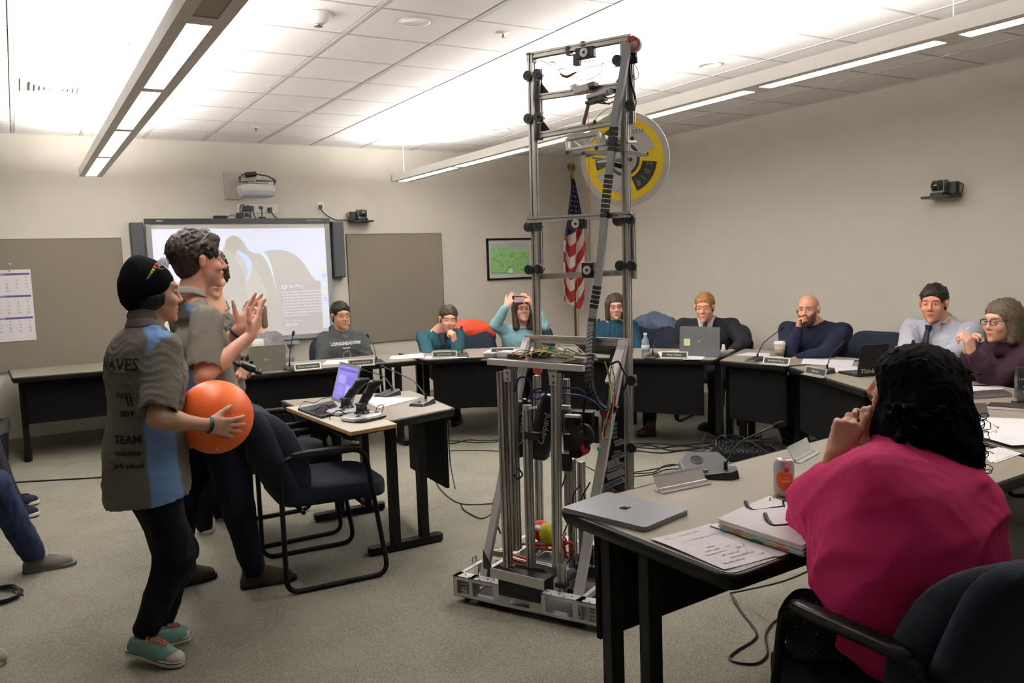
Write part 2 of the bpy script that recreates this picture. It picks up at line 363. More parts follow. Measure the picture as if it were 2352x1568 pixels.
def table(poly, lab, H=.742, r=.03, panel=(), legs=(), grp=None, name='conference_table', lam=None, pz=.30):
    c = V(sum(p[0] for p in poly)/len(poly), sum(p[1] for p in poly)/len(poly), 0)
    t = thing(name, lab, 'table', c, grp)
    rp_ = rpoly(poly, r); ip = inset(rp_, .014)
    MB().prism(ip, (0, 0, H-.026), (0, 0, .026), V(1, 0, 0), V(0, 1, 0)).build('tabletop', lam or M_lam, t)
    m = MB(); prof = [(.0145, -.002), (.004, -.001), (0, -.008), (.001, -.022), (.012, -.045), (.03, -.048)]
    rings = [[V(x, y, H+z) for x, y in inset(rp_, d)] for d, z in prof]; n = len(rp_)
    m.add([p for g_ in rings for p in g_], [[k*n+i, k*n+(i+1) % n, (k+1)*n+(i+1) % n, (k+1)*n+i] for k in range(len(prof)-1) for i in range(n)])
    m.build('edge_band', M_edge, t, True)
    for a, b_ in panel:
        a, b_ = V(*a, 0), V(*b_, 0); d = (b_-a)
        m = MB(); m.box((a+b_)/2+V(0, 0, (pz+H-.03)/2), (d.length, .018, H-.03-pz), (d.normalized(), V(-d.y, d.x, 0).normalized(), V(0, 0, 1)))
        m.build('modesty_panel', M_pan, t)
    for a, b_, foot in legs:    # a T leg: two posts on a foot bar
        a, b_ = V(*a, 0), V(*b_, 0); d = (b_-a).normalized(); s_ = V(-d.y, d.x, 0); L = (b_-a).length
        m = MB()
        m.box((a+b_)/2+V(0, 0, .028), (L, .06, .035), (d, s_, V(0, 0, 1)), .02)
        for k in foot: m.box(a+d*(L*k)+V(0, 0, .045+(H-.085)/2), (.045, .05, H-.085), (d, s_, V(0, 0, 1)))
        m.box((a+b_)/2+V(0, 0, H-.04), (L*.92, .05, .025), (d, s_, V(0, 0, 1)))
        for k in (.06, .94): m.cyl(a+d*(L*k)+V(0, 0, 0), a+d*(L*k)+V(0, 0, .014), .016, 10)
        m.build('leg', M_blk, t)
    return t
G = 'tables set in a horseshoe'
table([(-.09, 7.82), (2.0, 7.74), (2.03, 8.5), (-.12, 8.6)], 'beige side table against the back wall under the left cork board', panel=[((0, 7.98), (1.95, 7.92))], legs=[((-.02, 8.02), (-.02, 8.5), (.15, .8)), ((1.8, 8.0), (1.8, 8.45), (.3, .8))], pz=.33)
table([(1.15, 6.53), (2.87, 6.41), (2.92, 7.1), (1.15, 7.2)], 'beige table with the student in the hooded sweatshirt, farthest left of the horseshoe', panel=[((1.2, 6.6), (2.5, 6.52))], legs=[((1.3, 6.6), (1.3, 7.12), (.3, .75)), ((2.78, 6.5), (2.8, 7.04), (.3, .75))], grp=G)
table([(2.9, 6.36), (3.30, 6.20), (3.68, 5.93), (4.25, 6.50), (3.4, 7.05), (2.97, 7.1)], 'beige table in front of the man in the teal sweater', panel=[((3.0, 6.41), (3.32, 6.28)), ((3.32, 6.28), (3.68, 6.02))], legs=[((3.02, 6.5), (3.1, 7.0), (.3, .75)), ((3.72, 6.03), (4.08, 6.38), (.3, .75))], grp=G, r=.05)
table([(3.70, 5.90), (4.505, 4.60), (5.12, 4.97), (4.28, 6.46)], 'beige table with the grey laptop bearing a yellow note', panel=[((3.76, 5.94), (4.5, 4.72))], legs=[((3.85, 5.93), (4.25, 6.25), (.3, .75)), ((4.62, 4.70), (5.05, 4.93), (.12, .7))], grp=G)
table([(4.515, 4.57), (4.575, 3.99), (5.28, 3.82), (5.25, 5.0), (5.14, 4.95)], 'beige table in front of the bald bearded man', panel=[((4.58, 4.52), (4.64, 4.03))], legs=[((4.70, 4.55), (5.14, 4.80), (.25, .8)), ((4.72, 4.06), (5.16, 3.96), (.15, .7))], grp=G)
table([(4.57, 3.965), (4.07, 2.985), (4.74, 2.63), (5.27, 3.79)], 'beige table with the black laptop, in front of the man in the tie', panel=[((4.61, 3.88), (4.17, 3.04))], legs=[((4.66, 3.86), (5.13, 3.70), (.2, .8)), ((4.22, 3.0), (4.66, 2.75), (.2, .8))], grp=G)
table([(4.05, 2.96), (3.46, 2.37), (3.15, 1.52), (4.3, 1.45), (4.73, 2.6)], 'beige corner table at the right edge strewn with papers', panel=[((4.08, 2.86), (3.53, 2.32))], legs=[((3.7, 2.3), (4.1, 1.8), (.2, .8))], grp=G)
table([(1.425, 2.165), (1.44, 1.425), (3.12, 1.515), (3.43, 2.36)], 'beige table in the foreground with the closed grey laptop and binder', r=.05,
      panel=[((1.53, 2.10), (3.3, 2.24))], legs=[((1.56, 1.62), (1.56, 2.1), (.53, .92)), ((2.98, 1.7), (3.05, 2.12), (.35, .85))], grp=G, pz=.305)
table([(1.31, 3.86), (2.03, 4.06), (2.12, 4.85), (1.33, 5.05)], 'small beige table beside the blue armchair, holding the control board and laptop', name='side_table', r=.02, panel=[((2.03, 4.2), (2.06, 4.78))],
      legs=[((1.50, 4.105), (1.935, 4.11), (.36, .75)), ((1.45, 4.885), (1.905, 4.88), (.36, .75))], pz=.26)

# ------------------------------------------------------------------ chairs
M_navy = mat('navy_upholstery', '18212f', .9, var=.12, vscale=180, bump=.4, bscale=500)
def chair(lab, loc, rz, grp=None):
    t = thing('armchair', lab, 'chair', (0, 0, 0), grp)
    xx, yy, zz = V(1, 0, 0), V(0, 1, 0), V(0, 0, 1)
    MB().add(*sball((.03, 0, .445), (xx, yy, zz), (.27, .255, .055), .35, .3, bend=lambda x, y, z: (x, y, z-.012*(x/.27)**2*(1 if x > 0 else -.6)))).build('seat', M_navy, t, True)
    la = math.radians(20); up = V(-math.sin(la), 0, math.cos(la)); fw = V(math.cos(la), 0, math.sin(la))
    MB().add(*sball(V(-.235, 0, .63), (fw, yy, up), (.072, .26, .25), .55, .5, bend=lambda x, y, z: (x+.06*(y/.26)**2+.05*(1-(z/.25)**2)-.02, y*(1-.10*max(0, z/.27)), z))).build('backrest', M_navy, t, True)
    MB().add(*sball(V(-.285, 0, .62), (fw, yy, up), (.042, .262, .258), .45, .45, bend=lambda x, y, z: (x+.10*(y/.26)**2*.6+.03*(z/.27)**2, y*(1-.10*max(0, z/.27)), z))).build('back_shell', mat('navy_shell', '1a2332', .9, var=.15, vscale=200, bump=.4, bscale=500), t, True)
    for s_ in (-1, 1):
        y = s_*.285
        pts = fillet([(-.24, y, .3), (-.24, y, .012), (.26, y, .012), (.17, y, .655), (-.24, y, .655), (-.24, y, .3)], .07, 6)
        MB().tube(pts, .0125, 10, cap=False).build('sled_leg', M_blk, t, True)
        MB().add(*sball((-.02, y, .668), (xx, yy, zz), (.17, .024, .014), .5, .5, 16, 8)).build('arm_pad', M_plas, t, True)
    m = MB()
    for x in (-.14, .15): m.tube([(x, -.28, .385), (x, .28, .385)], .011, 8)
    m.build('cross_bar', M_blk, t, True)
    t.location = loc; t.rotation_euler = (0, 0, rz); return t
ch0 = chair('blue upholstered armchair with black sled frame beside the small table', (1.24, 4.09, 0), math.radians(-3))
GC = 'armchairs round the horseshoe'
CHAIRS = [((1.26, 4.86, 0), 0, 'blue armchair partly hidden behind the nearer blue armchair', None),
 ((1.855, 1.20, 0), math.radians(87), 'dark blue armchair in the bottom right corner behind the woman in pink', None),
 ((2.60, 7.50, 0), math.radians(-90), 'navy armchair behind the student in the hooded sweatshirt', GC),
 ((3.78, 7.10, 0), math.radians(-108), 'armchair of the man in teal with the orange jacket over its back', GC),
 ((4.44, 7.12, 0), math.radians(-120), 'navy armchair behind the woman in the light blue sweater', GC),
 ((5.22, 6.22, 0), math.radians(-140), 'armchair with the slate blue jacket hung on its back', GC),
 ((5.52, 5.62, 0), math.radians(-155), 'armchair under the man in the dark suit', GC),
 ((5.62, 4.18, 0), math.radians(-175), 'navy armchair behind the bald man, its round back showing on his right', GC),
 ((5.62, 3.25, 0), math.radians(165), 'navy armchair between the man in the tie and the woman in maroon', GC),
 ((5.15, 2.35, 0), math.radians(150), 'armchair of the woman in the maroon top at the right edge', GC)]
for loc, rz, lab, gp in CHAIRS:
    c = dup(ch0, loc, rz, lab)
    if gp: c['group'] = gp

# ------------------------------------------------------------------ back wall: boards, screen, projector
M_cork = mat('tack_board_fabric', '7d7568', .95, bump=.4, bscale=400, var=.04, vscale=150)
M_trim = mat('tack_board_edge', '6f6654', .7)
def wallbox(name, lab, cat, x0, x1, z0, z1, th, m, grp=None, y=BY):
    t = thing(name, lab, cat, ((x0+x1)/2, y, z0), grp)
    return t, MB().b2((x0, y-th, z0), (x1, y-.0005, z1)).build('panel', m, t)
for x0, x1, z0, z1, lab in ((-1.55, .885, .715, 1.893, 'large grey-brown tack board at left with the calendar pinned on it'), (3.12, 4.25, .71, 1.90, 'large grey-brown tack board to the right of the projection screen')):
    t, _ = wallbox('tack_board', lab, 'board', x0, x1, z0, z1, .02, M_cork)
    m = MB(); e = .006
    for lo, hi in (((x0-e, BY-.023, z0-e), (x1+e, BY-.001, z0)), ((x0-e, BY-.023, z1), (x1+e, BY-.001, z1+e)), ((x0-e, BY-.023, z0), (x0, BY-.001, z1)), ((x1, BY-.023, z0), (x1+e, BY-.001, z1))): m.b2(lo, hi)
    m.build('edge_trim', M_trim, t)
X1, Z1 = V(1, 0, 0), V(0, 0, 1)
def flat_text(txt, size, o, m, parent, X=X1, Y=Z1, name='lettering', align='CENTER', shear=0, bold=0, th=.0006):
    vs, fs = text_mesh(txt, size, X, Y, o, th, align, shear, bold); b = MB(); b.add(vs, fs); return b.build(name, m, parent)
# calendar
M_paper = mat('white_paper', 'e6e2e4', .7); M_ink = mat('grey_ink', '6a666e', .8); M_purp = mat('purple_ink', '5e4f86', .7)
t = thing('wall_calendar', 'white three-month wall calendar with purple month bars on the left tack board', 'calendar', (-.15, BY-.02, .98))
cx0, cx1, cz0, cz1 = -.42, .125, .985, 1.625; cy = BY-.024
MB().b2((cx0, cy-.003, cz0), (cx1, cy, cz1)).build('page', M_paper, t)
m = MB(); dg = MB()
months = (('FEBRUARY', 1.585, 5, 28), ('MARCH', 1.388, 5, 31), ('APRIL', 1.192, 1, 30))
for nm, z, st, nd in months:
    m.b2((cx0+.012, cy-.0038, z-.009), (cx1-.012, cy-.003, z+.009))
    for d in range(1, nd+1):
        k = d+st-1; col, row = k % 7, k//7
        vs, fs = text_mesh(str(d), .024, X1, Z1, V(cx0+.045+col*.0765, cy-.0032, z-.028-row*.0305), .0005); dg.add(vs, fs)
m.build('month_bar', M_purp, t); dg.build('dates', M_ink, t)['kind'] = 'stuff'
for nm, z, _, _ in months: flat_text(nm, .018, V(-.12, cy-.0042, z), M_paper, t, name='month_name')
MB().cyl((-.04, cy-.012, 1.615), (-.04, cy, 1.615), .006, 8).build('pin', M_plas, t)
t = thing('push_pin', 'small push pin alone above the calendar', 'pin', (-.03, BY-.02, 1.675))
m = MB(); m.cyl((-.03, BY-.022, 1.675), (-.03, BY-.04, 1.678), .004, 8); m.cyl((-.03, BY-.04, 1.678), (-.03, BY-.046, 1.679), .008, 10); m.build('pin', mat('pin_steel', 'b8b0a0', .3, .8), t)

# interactive whiteboard with projected picture
wx0, wx1, wz0, wz1 = 1.105, 2.915, .815, 2.072; wy = BY-.06
M_bez = mat('board_bezel_grey', '8f9090', .4); M_char = mat('board_top_charcoal', '34383a', .35); M_wb = mat('whiteboard_surface', 'cfccc6', .35)
t = thing('interactive_whiteboard', 'large interactive whiteboard showing a projected picture of a bear on the back wall', 'screen', ((wx0+wx1)/2, BY, wz0))
MB().b2((wx0+.03, wy+.004, wz0+.03), (wx1-.03, BY-.001, wz1-.03)).build('backing', M_char, t)
MB().b2((wx0+.045, wy-.001, wz0+.045), (wx1-.045, wy+.006, wz1-.05)).build('surface', M_wb, t)
m = MB(); m.b2((wx0, wy-.012, wz0), (wx0+.05, wy+.03, wz1-.03)); m.b2((wx1-.05, wy-.012, wz0), (wx1, wy+.03, wz1-.03)); m.b2((wx0, wy-.012, wz0), (wx1, wy+.03, wz0+.045)); m.build('frame', M_bez, t)
MB().b2((wx0-.005, wy-.018, wz1-.05), (wx1+.005, wy+.04, wz1)).build('top_rail', M_char, t)
flat_text('SMART', .022, V(wx0+.13, wy-.0185, wz1-.022), M_wb, t, bold=.0004); flat_text('interactive whiteboard', .017, V(wx1-.17, wy-.0185, wz1-.022), M_wb, t)
MB().b2((2.17, wy-.09, wz0-.045), (2.50, wy+.03, wz0-.012)).build('pen_tray', M_bez, t)
# projected light picture: faintly self-lit flat layers
IX0, IX1, IZ0, IZ1 = 1.155, 2.865, .865, 1.972
def proj(n, c, e): return mat('projection_'+n, c, .6, emit=e)
P0 = MB(); P0.b2((IX0, wy-.0022, IZ0), (IX1, wy-.001, IZ1)); P0.build('projected_image', proj('sky', 'ccd0e4', .50), t)
def layer(pts, name, m_, k): 
    b = MB(); n = len(pts); b.add([V(IX0+(IX1-IX0)*u, wy-.0022-.0004*k, IZ0+(IZ1-IZ0)*v) for u, v in pts], [list(range(n))]); return b.build(name, m_, t)
def smooth2(pts, s_=6): return [(p.x, p.y) for p in spline([V(a, b_, 0) for a, b_ in pts], s_)]
layer([(0, 0), (0, .30)]+smooth2([(0, .30), (.12, .52), (.27, .70), (.35, .74), (.40, .86), (.455, .93), (.50, .88), (.53, .80), (.58, .77), (.66, .80), (.76, .79), (.84, .70), (.90, .55), (.93, .50)])+[(1, .48), (1, 0)], 'bear_silhouette', proj('bear', 'b8b6b2', .36), 1)
layer(smooth2([(.395, .82), (.40, .89), (.435, .935), (.475, .92), (.49, .87), (.465, .80), (.445, .76), (.42, .79), (.395, .82)]), 'bear_ear', proj('ear', 'b6b3aa', .27), 2)
layer(smooth2([(.455, .78), (.50, .70), (.515, .60), (.505, .52), (.525, .56), (.54, .66), (.525, .74), (.47, .80), (.455, .78)]), 'fur_highlight', proj('rim', 'c6d3ea', .5), 2)
layer(smooth2([(.54, .80), (.60, .76), (.64, .66), (.665, .52), (.68, .38), (.67, .52), (.655, .66), (.63, .76), (.57, .83), (.54, .80)]), 'fur_highlight', proj('rim', 'c6d3ea', .5), 2)
layer(smooth2([(.60, .795), (.68, .825), (.77, .81), (.86, .72), (.93, .50), (.85, .70), (.76, .785), (.68, .80), (.60, .795)]), 'fur_highlight', proj('rim', 'c6d3ea', .5), 2)
layer(smooth2([(.46, .80), (.52, .76), (.55, .66), (.60, .50), (.62, .36), (.55, .30), (.50, .42), (.49, .6), (.45, .72), (.46, .80)]), 'fur_patch', proj('fur', 'bfbdb9', .38), 2)
layer([(.70, .03), (.70, .50), (.945, .50), (.945, .03)], 'dialog_box', proj('dialog', 'bdb9b8', .26), 3)
layer([(.955, .04), (.955, .5), (1, .5), (1, .04)], 'desktop_strip', proj('strip', 'd0d0e8', .42), 3)
for k in range(7): layer([(.965, .60-k*.075), (.965, .64-k*.075), (.992, .64-k*.075), (.992, .60-k*.075)], 'desktop_icon', proj('icon%d' % (k % 3), ('d6dcae', 'c4c8ee', 'cfd8dc')[k % 3], .4), 4)
M_pt = proj('text', 'cfcde0', .52)
def im(u, v): return V(IX0+(IX1-IX0)*u, wy-.0042, IZ0+(IZ1-IZ0)*v)
flat_text('AirPlay', .055, im(.80, .455), M_pt, t)
b = MB(); b.add([im(.712, .47), im(.742, .47), im(.742, .44), im(.735, .44), im(.735, .464), im(.719, .464), im(.719, .44), im(.712, .44)], [[0, 1, 4+0, 5], [1, 2, 3, 4], [0, 5, 6, 7]]); b.add([im(.717, .43), im(.737, .43), im(.727, .45)], [[0, 1, 2]]); b.build('streaming_icon', M_pt, t)
rr = random.Random(3); words_ = 'mirror the display or play video and music to this room join the wireless network choose the device from the menu and enter the code shown below when asked'.split(); k = 0
for i in range(9):
    s_ = ''
    while len(s_) < (41 if i != 8 else 26): s_ += words_[k % len(words_)]+' '; k += 1
    flat_text(s_.strip(), .0245, im(.712, .405-i*.028), M_pt, t, align='LEFT', bold=.0005)
flat_text('enter the code shown', .021, im(.715, .13), M_pt, t, align='LEFT'); flat_text('APL-STV', .036, im(.72, .093), M_pt, t, align='LEFT', bold=.001)
flat_text('i', .04, im(.71, .035), M_pt, t, bold=.001)
# speakers
M_spk = mat('speaker_grille', '4b4d50', .8, bump=.5, bscale=500)
for x0, x1, z0, z1, lab in ((.965, 1.085, 1.44, 2.035, 'tall grey wall speaker left of the projection screen'), (2.93, 3.06, 1.44, 2.04, 'tall grey wall speaker right of the projection screen')):
    t = thing('wall_speaker', lab, 'speaker', ((x0+x1)/2, BY, z0))
    MB().b2((x0, BY-.11, z0), (x1, BY-.001, z1)).build('cabinet', M_char, t, bev=.008); MB().b2((x0+.006, BY-.125, z0+.01), (x1-.006, BY-.11, z1-.01)).build('grille', M_spk, t, bev=.01)
# projector on wall bracket
t = thing('projector', 'white short-throw projector on a wall arm above the screen', 'projector', (2.15, BY, 2.15)); ox, oy, oz = 2.10, BY-.36, 2.335
M_pw = mat('projector_white', 'bdbdb9', .4)
MB().b2((1.87, BY-.03, 2.27), (2.05, BY-.001, 2.53)).build('wall_plate', mat('plate_grey', 'b3aaa4', .5), t)
m = MB(); m.b2((2.05, BY-.30, 2.445), (2.13, BY, 2.475)); m.b2((2.05, BY-.42, 2.42), (2.30, BY-.28, 2.44)); m.build('arm', M_pw, t)
MB().add(*sball((ox, oy, oz), (V(1, 0, 0), V(0, 1, 0), V(0, 0, 1)), (.175, .13, .052), .5, .45)).build('body', M_pw, t, True)
MB().add(*sball((ox, oy-.005, oz-.045), (V(1, 0, 0), V(0, 1, 0), V(0, 0, 1)), (.16, .12, .036), .5, .45)).build('lower_cover', mat('proj_lower', '9a9aa2', .4), t, True)
m = MB(); m.b2((ox-.10, oy-.1, oz+.05), (ox+.10, oy+.1, oz+.062)); m.b2((ox-.16, oy-.08, oz+.07), (ox-.02, oy+.02, oz+.12)); m.build('mount_frame', mat('mount_grey', '84847e', .4, .5), t)
m = MB(); m.cyl((ox-.12, oy-.1, oz+.125), (ox-.02, oy-.1, oz+.14), .024, 12); m.tube([(ox-.17, oy-.05, oz+.1), (ox-.1, oy-.1, oz+.15), (ox+.02, oy-.1, oz+.13), (ox+.1, oy-.08, oz+.12), (ox+.17, oy-.06, oz+.08), (ox+.15, oy-.05, oz+.03)], .007, 8, sub=5); m.build('cable', M_plas, t, True)
# plugs and adapters on top of the board
m_ = M_plas
t = thing('power_adapter', 'slim black adapter lying on the whiteboard top at left', 'adapter', (1.78, BY-.05, wz1)); m = MB(); m.b2((1.74, BY-.07, wz1), (1.87, BY-.02, wz1+.03)); m.build('brick', m_, t, bev=.005); MB().tube([(1.87, BY-.04, wz1+.015), (1.93, BY-.03, wz1+.04), (1.98, BY-.02, wz1+.01)], .003, 6, sub=5).build('lead', m_, t)
t = thing('power_plugs', 'cluster of black plugs and cables under the projector', 'plugs', (2.08, BY-.03, wz1))
MB().b2((1.98, BY-.008, 2.13), (2.40, BY-.001, 2.22)).build('outlet_plate', M_white, t)
for lo, hi in (((1.965, BY-.05, 2.08), (2.03, BY-.008, 2.13)), ((2.06, BY-.05, 2.095), (2.09, BY-.008, 2.13)), ((2.03, BY-.05, 2.15), (2.14, BY-.008, 2.20)), ((2.20, BY-.02, 2.17), (2.24, BY-.008, 2.2)), ((2.29, BY-.05, 2.14), (2.325, BY-.008, 2.185))): MB().b2(lo, hi).build('plug', m_, t, bev=.004)
m = MB()
for a in ([(2.0, 2.12), (2.01, 2.2), (2.05, 2.21)], [(2.02, 2.12), (2.05, 2.19), (2.1, 2.2)], [(2.12, 2.19), (2.11, 2.14), (2.1, 2.075)], [(2.13, 2.19), (2.135, 2.12), (2.155, 2.075)], [(2.22, 2.18), (2.22, 2.12), (2.22, 2.09)], [(2.31, 2.15), (2.34, 2.1), (2.37, 2.077)]): m.tube([(x, BY-.045, z) for x, z in a], .0055, 6, sub=5)
m.build('cord', m_, t, True); MB().cyl((2.22, BY-.045, 2.073), (2.22, BY-.045, 2.088), .035, 12).build('wall_plug_adapter', m_, t)
# cameras on shelves
def ptz(lab, C0, fw, side, lens_dir):
    up = V(0, 0, 1); t = thing('conference_camera', lab, 'camera', C0); ax = (side, fw, up)
    MB().box(C0+fw*.085+up*(-.008), (.24, .17, .018), ax, .02).build('shelf', M_plas, t)
    MB().box(C0+fw*.09+up*.012, (.13, .11, .022), ax, .03).build('base', M_plas, t)
    h = C0+fw*.10+up*.075; L = lens_dir.normalized(); S = L.cross(up).normalized()
    m = MB()
    for s_ in (-1, 1): m.box(h+S*(s_*.05), (.012, .05, .085), (S, L, up), .015)
    m.box(h-up*.04, (.11, .06, .016), (S, L, up), .02); m.build('yoke', mat('cam_silver', '6f6f6f', .35, .5), t)
    m = MB(); m.ball(h, (.045, .045, .045), 20, 12); m.cyl(h, h+L*.058, .034, 20); m.build('head', mat('cam_dark', '3a3a3c', .35), t, True)
    MB().cyl(h+L*.056, h+L*.062, .028, 20, .024).build('lens', mat('lens_glass', '08080a', .08, coat=1), t, True)
    MB().box(C0+side*.09+fw*.07+up*.055, (.06, .05, .085), ax, .004).build('power_box', M_plas, t)
    MB().tube([C0+side*.12+fw*.06+up*.09, C0+side*.15+fw*.05+up*.07, C0+side*.135+fw*.04+up*.02, C0+side*.10+fw*.03], .0035, 6, sub=6).build('cable', M_plas, t, True)
    return t
ptz('black conference camera on a small shelf on the right wall', V(RX, 3.80, 1.92), V(-1, 0, 0), V(0, -1, 0), V(-1, .15, -.1))
ptz('black conference camera on a shelf above the right tack board', V(3.27, BY, 2.045), V(0, -1, 0), V(-1, 0, 0), V(.2, -1, -.1))
t = thing('wall_outlet', 'white wall outlet with a grey cord running to the small camera', 'outlet', (2.855, BY, 2.18))
MB().b2((2.82, BY-.006, 2.14), (2.89, BY-.0005, 2.25)).build('plate', M_white, t, bev=.002); MB().b2((2.835, BY-.04, 2.175), (2.86, BY-.006, 2.215)).build('plug', M_plas, t)
MB().tube([(2.85, BY-.03, 2.17), (2.9, BY-.03, 2.11), (3.0, BY-.03, 2.06), (3.1, BY-.03, 2.055), (3.18, BY-.05, 2.04)], .006, 6, sub=6).build('cord', M_plas, t, True)

# picture
t = thing('framed_picture', 'framed green map drawing in a black frame left of the flag', 'picture', (5.15, BY, 1.34)); px0, px1, pz0, pz1 = 4.85, 5.50, 1.335, 1.832; py = BY-.025
m = MB(); e = .022
for lo, hi in (((px0, py, pz0), (px1, BY-.001, pz0+e)), ((px0, py, pz1-e), (px1, BY-.001, pz1)), ((px0, py, pz0), (px0+e, BY-.001, pz1)), ((px1-e, py, pz0), (px1, BY-.001, pz1))): m.b2(lo, hi)
m.build('frame', M_blk, t); MB().b2((px0+e, BY-.014, pz0+e), (px1-e, BY-.001, pz1-e)).build('mat_board', mat('picture_mat', 'cfcac6', .7), t)
MB().b2((px0+.05, BY-.0150, pz0+.06), (px1-.05, BY-.0141, pz1-.055)).build('drawing_sky', mat('drawing_sky', 'b4bcc0', .7), t)
b = MB(); yy = BY-.0154; pts = [(px0+.05, pz0+.08), (px0+.05, pz1-.14)]+[(px0+.05+.55*k/12, pz1-.125+.022*math.sin(k*.5)) for k in range(13)]+[(px1-.05, pz0+.08), (px0+.3, pz0+.062)]
b.add([V(x, yy, z) for x, z in pts], [list(range(len(pts)))]); b.build('meadow', mat('meadow_green', '8fbf7c', .7, var=.12, vscale=25), t)
rr = random.Random(8); b = MB()
for k in range(26):
    cx, cz, r_ = px0+.08+rr.random()*.47, pz0+.10+rr.random()*.24, .008+rr.random()*.018
    b.add([V(cx+math.cos(a)*r_*(1+.3*rr.random()), yy-.0004-.00002*k, cz+math.sin(a)*r_*.6) for a in [2*PI*i/8 for i in range(8)]], [list(range(8))])
b.build('bushes', mat('bush_green', '6da657', .7), t)['kind'] = 'stuff'
b = MB(); b.tube([(px0+.06, yy-.001, pz0+.10), (px0+.14, yy-.001, pz0+.085), (px0+.28, yy-.001, pz0+.082)], .004, 5, sub=4); b.build('river', mat('river_blue', '5d8f92', .7), t)
b = MB(); b.b2((px0+.29, yy-.002, pz0+.08), (px0+.35, yy-.0005, pz0+.13)); b.build('drawn_house', M_paper, t)
b = MB()
for x in (px0+.16, px0+.32, px0+.47): b.add([V(x-.004, yy-.001, pz1-.11), V(x+.004, yy-.001, pz1-.11), V(x, yy-.001, pz1-.072)], [[0, 1, 2]]); b.add([V(x-.02, yy-.001, pz1-.083), V(x+.02, yy-.001, pz1-.079), V(x, yy-.001, pz1-.088)], [[0, 1, 2]])
b.build('windmills', mat('drawn_grey', '8b979d', .7), t)

# waste bin far left
t = thing('waste_bin', 'grey waste bin with a clear liner, at the left edge beside the side table', 'bin', (-.28, 8.2, 0))
MB().lathe((-.28, 8.2, 0), (0, 0, 1), [(.11, 0), (.115, .02), (.14, .34), (.146, .35), (.135, .35), (.11, .03)], 24).build('bucket', mat('bin_plastic', '2f3132', .4), t, True)
rr = random.Random(5)
MB().sheet(lambda u, v: (-.28+(.149+.004*math.sin(u*37))*math.cos(2*PI*u), 8.2+(.149+.004*math.sin(u*41))*math.sin(2*PI*u), .36-.11*v+.01*math.sin(u*23)), 40, 6).build('liner', mat('liner_film', '9a9a98', .2, alpha=.45), t, True)
# long cord across floor near left wall
tag(MB().tube([(-.9, 7.55, .006), (-.22, 7.3, .006), (.48, 6.98, .006), (1.1, 6.75, .006)], .006, 6, sub=6).build('cable', M_plas), 'thin black cord lying straight across the carpet at left', 'cord')
# ------------------------------------------------------------------ the competition robot
RF0 = V(1.60, 3.30, 0); RD = V(.46, -.888, 0).normalized(); RN = V(.888, .46, 0).normalized(); RU = V(0, 0, 1)
def rp(x, y, m): return atP(x, y, RF0+RN*m, RN)
M_al = mat('aluminium_extrusion', 'b4b3ae', .35, .75, var=.05, vscale=30); M_al2 = mat('aluminium_plate', 'c9c7c2', .4, .55, bump=.05, bscale=200); M_alw = mat('aluminium_pale', 'c2c0be', .5, .3)
M_slot = mat('slot_dark', '3c3b38', .6, .4); M_steel = mat('steel_bolt', '8d8d8a', .3, .9); M_red = mat('red_wire', 'c4281e', .45); M_yel = mat('yellow_wire', 'd6cf2c', .45); M_grn = mat('green_wire', '2f9a4c', .45); M_blu = mat('blue_tubing', '252a6e', .35); M_wht = mat('white_nylon', 'd9d7d2', .5); M_org = mat('orange_cord', 'd2603e', .6)
rb = thing('competition_robot', 'tall aluminium competition robot on a low wheeled base in the middle of the room', 'robot', RF0+RD*.36+RN*.35)
def ext(name, a, b, w=.026, h=.026, x=None, parent=None, nw=None, m=None, label=None):
    """slotted aluminium bar: real grooves on the four faces"""
    a, b = V(a), V(b); Xa, Ya, Za = frame(b-a, RN if x is None else x); nw = nw or max(1, round(w/.026)); nh = max(1, round(h/.026)); sw, sd = .0042, .005
    def side(L, n, half):     # points along one side from -L/2 to L/2 at offset half, grooves cut in
        p = [(-L/2, half)]
        for i in range(n):
            c = -L/2+L*(i+.5)/n; p += [(c-sw, half), (c-sw, half-sd), (c+sw, half-sd), (c+sw, half)]
        return p+[(L/2, half)]
    P = [(u, v) for u, v in side(w, nw, h/2)]+[(v, -u) for u, v in side(h, nh, w/2)][1:]+[(-u, -v) for u, v in side(w, nw, h/2)][1:]+[(-v, u) for u, v in side(h, nh, w/2)][1:-1]
    o = MB().prism(P, a, b-a, Xa, Ya).build(name, m or M_al, parent or rb, label=label); return o
def bar(name, a, b, w, h, m, x=None, parent=None, label=None):
    a, b = V(a), V(b); X, Y, Z = frame(b-a, RN if x is None else x); return MB().box((a+b)/2, (h, w, (b-a).length), (X, Y, Z)).build(name, m, parent or rb, label=label, bev=.0015)
# --- base chassis
BL, BW, BZ0, BZ1 = .735, .70, .032, .125
O = RF0+RN*.0
def rloc(l, m, z): return O+RD*l+RN*m+RU*z
m = MB()
def plate_holes(o, X, Y, L, H, holes, th, N):
    xs = sorted({0, L}|{h[0] for h in holes}|{h[1] for h in holes}); q = MB(); z0, z1 = .014, H-.016
    for a, b in zip(xs[:-1], xs[1:]):
        hole = any(h[0] <= a and b <= h[1] for h in holes)
        for (c, d) in ([(0, z0), (z1, H)] if hole else [(0, H)]): q.box(o+X*((a+b)/2)+Y*((c+d)/2)+N*(th/2), (b-a, d-c, th), (X, Y, N))
    return q
fr = plate_holes(rloc(0, 0, BZ0), RD, RU, BL, BZ1-BZ0, [(.022, .085), (.105, .215), (.30, .40), (.48, .61), (.635, .715)], .004, RN)
fr.box(rloc(BL/2, .028, BZ1-.002), (BL, .056, .004), (RD, RN, RU)); fr.box(rloc(BL/2, .028, BZ0+.002), (BL, .056, .004), (RD, RN, RU))
fr.build('front_rail', M_alw, rb)
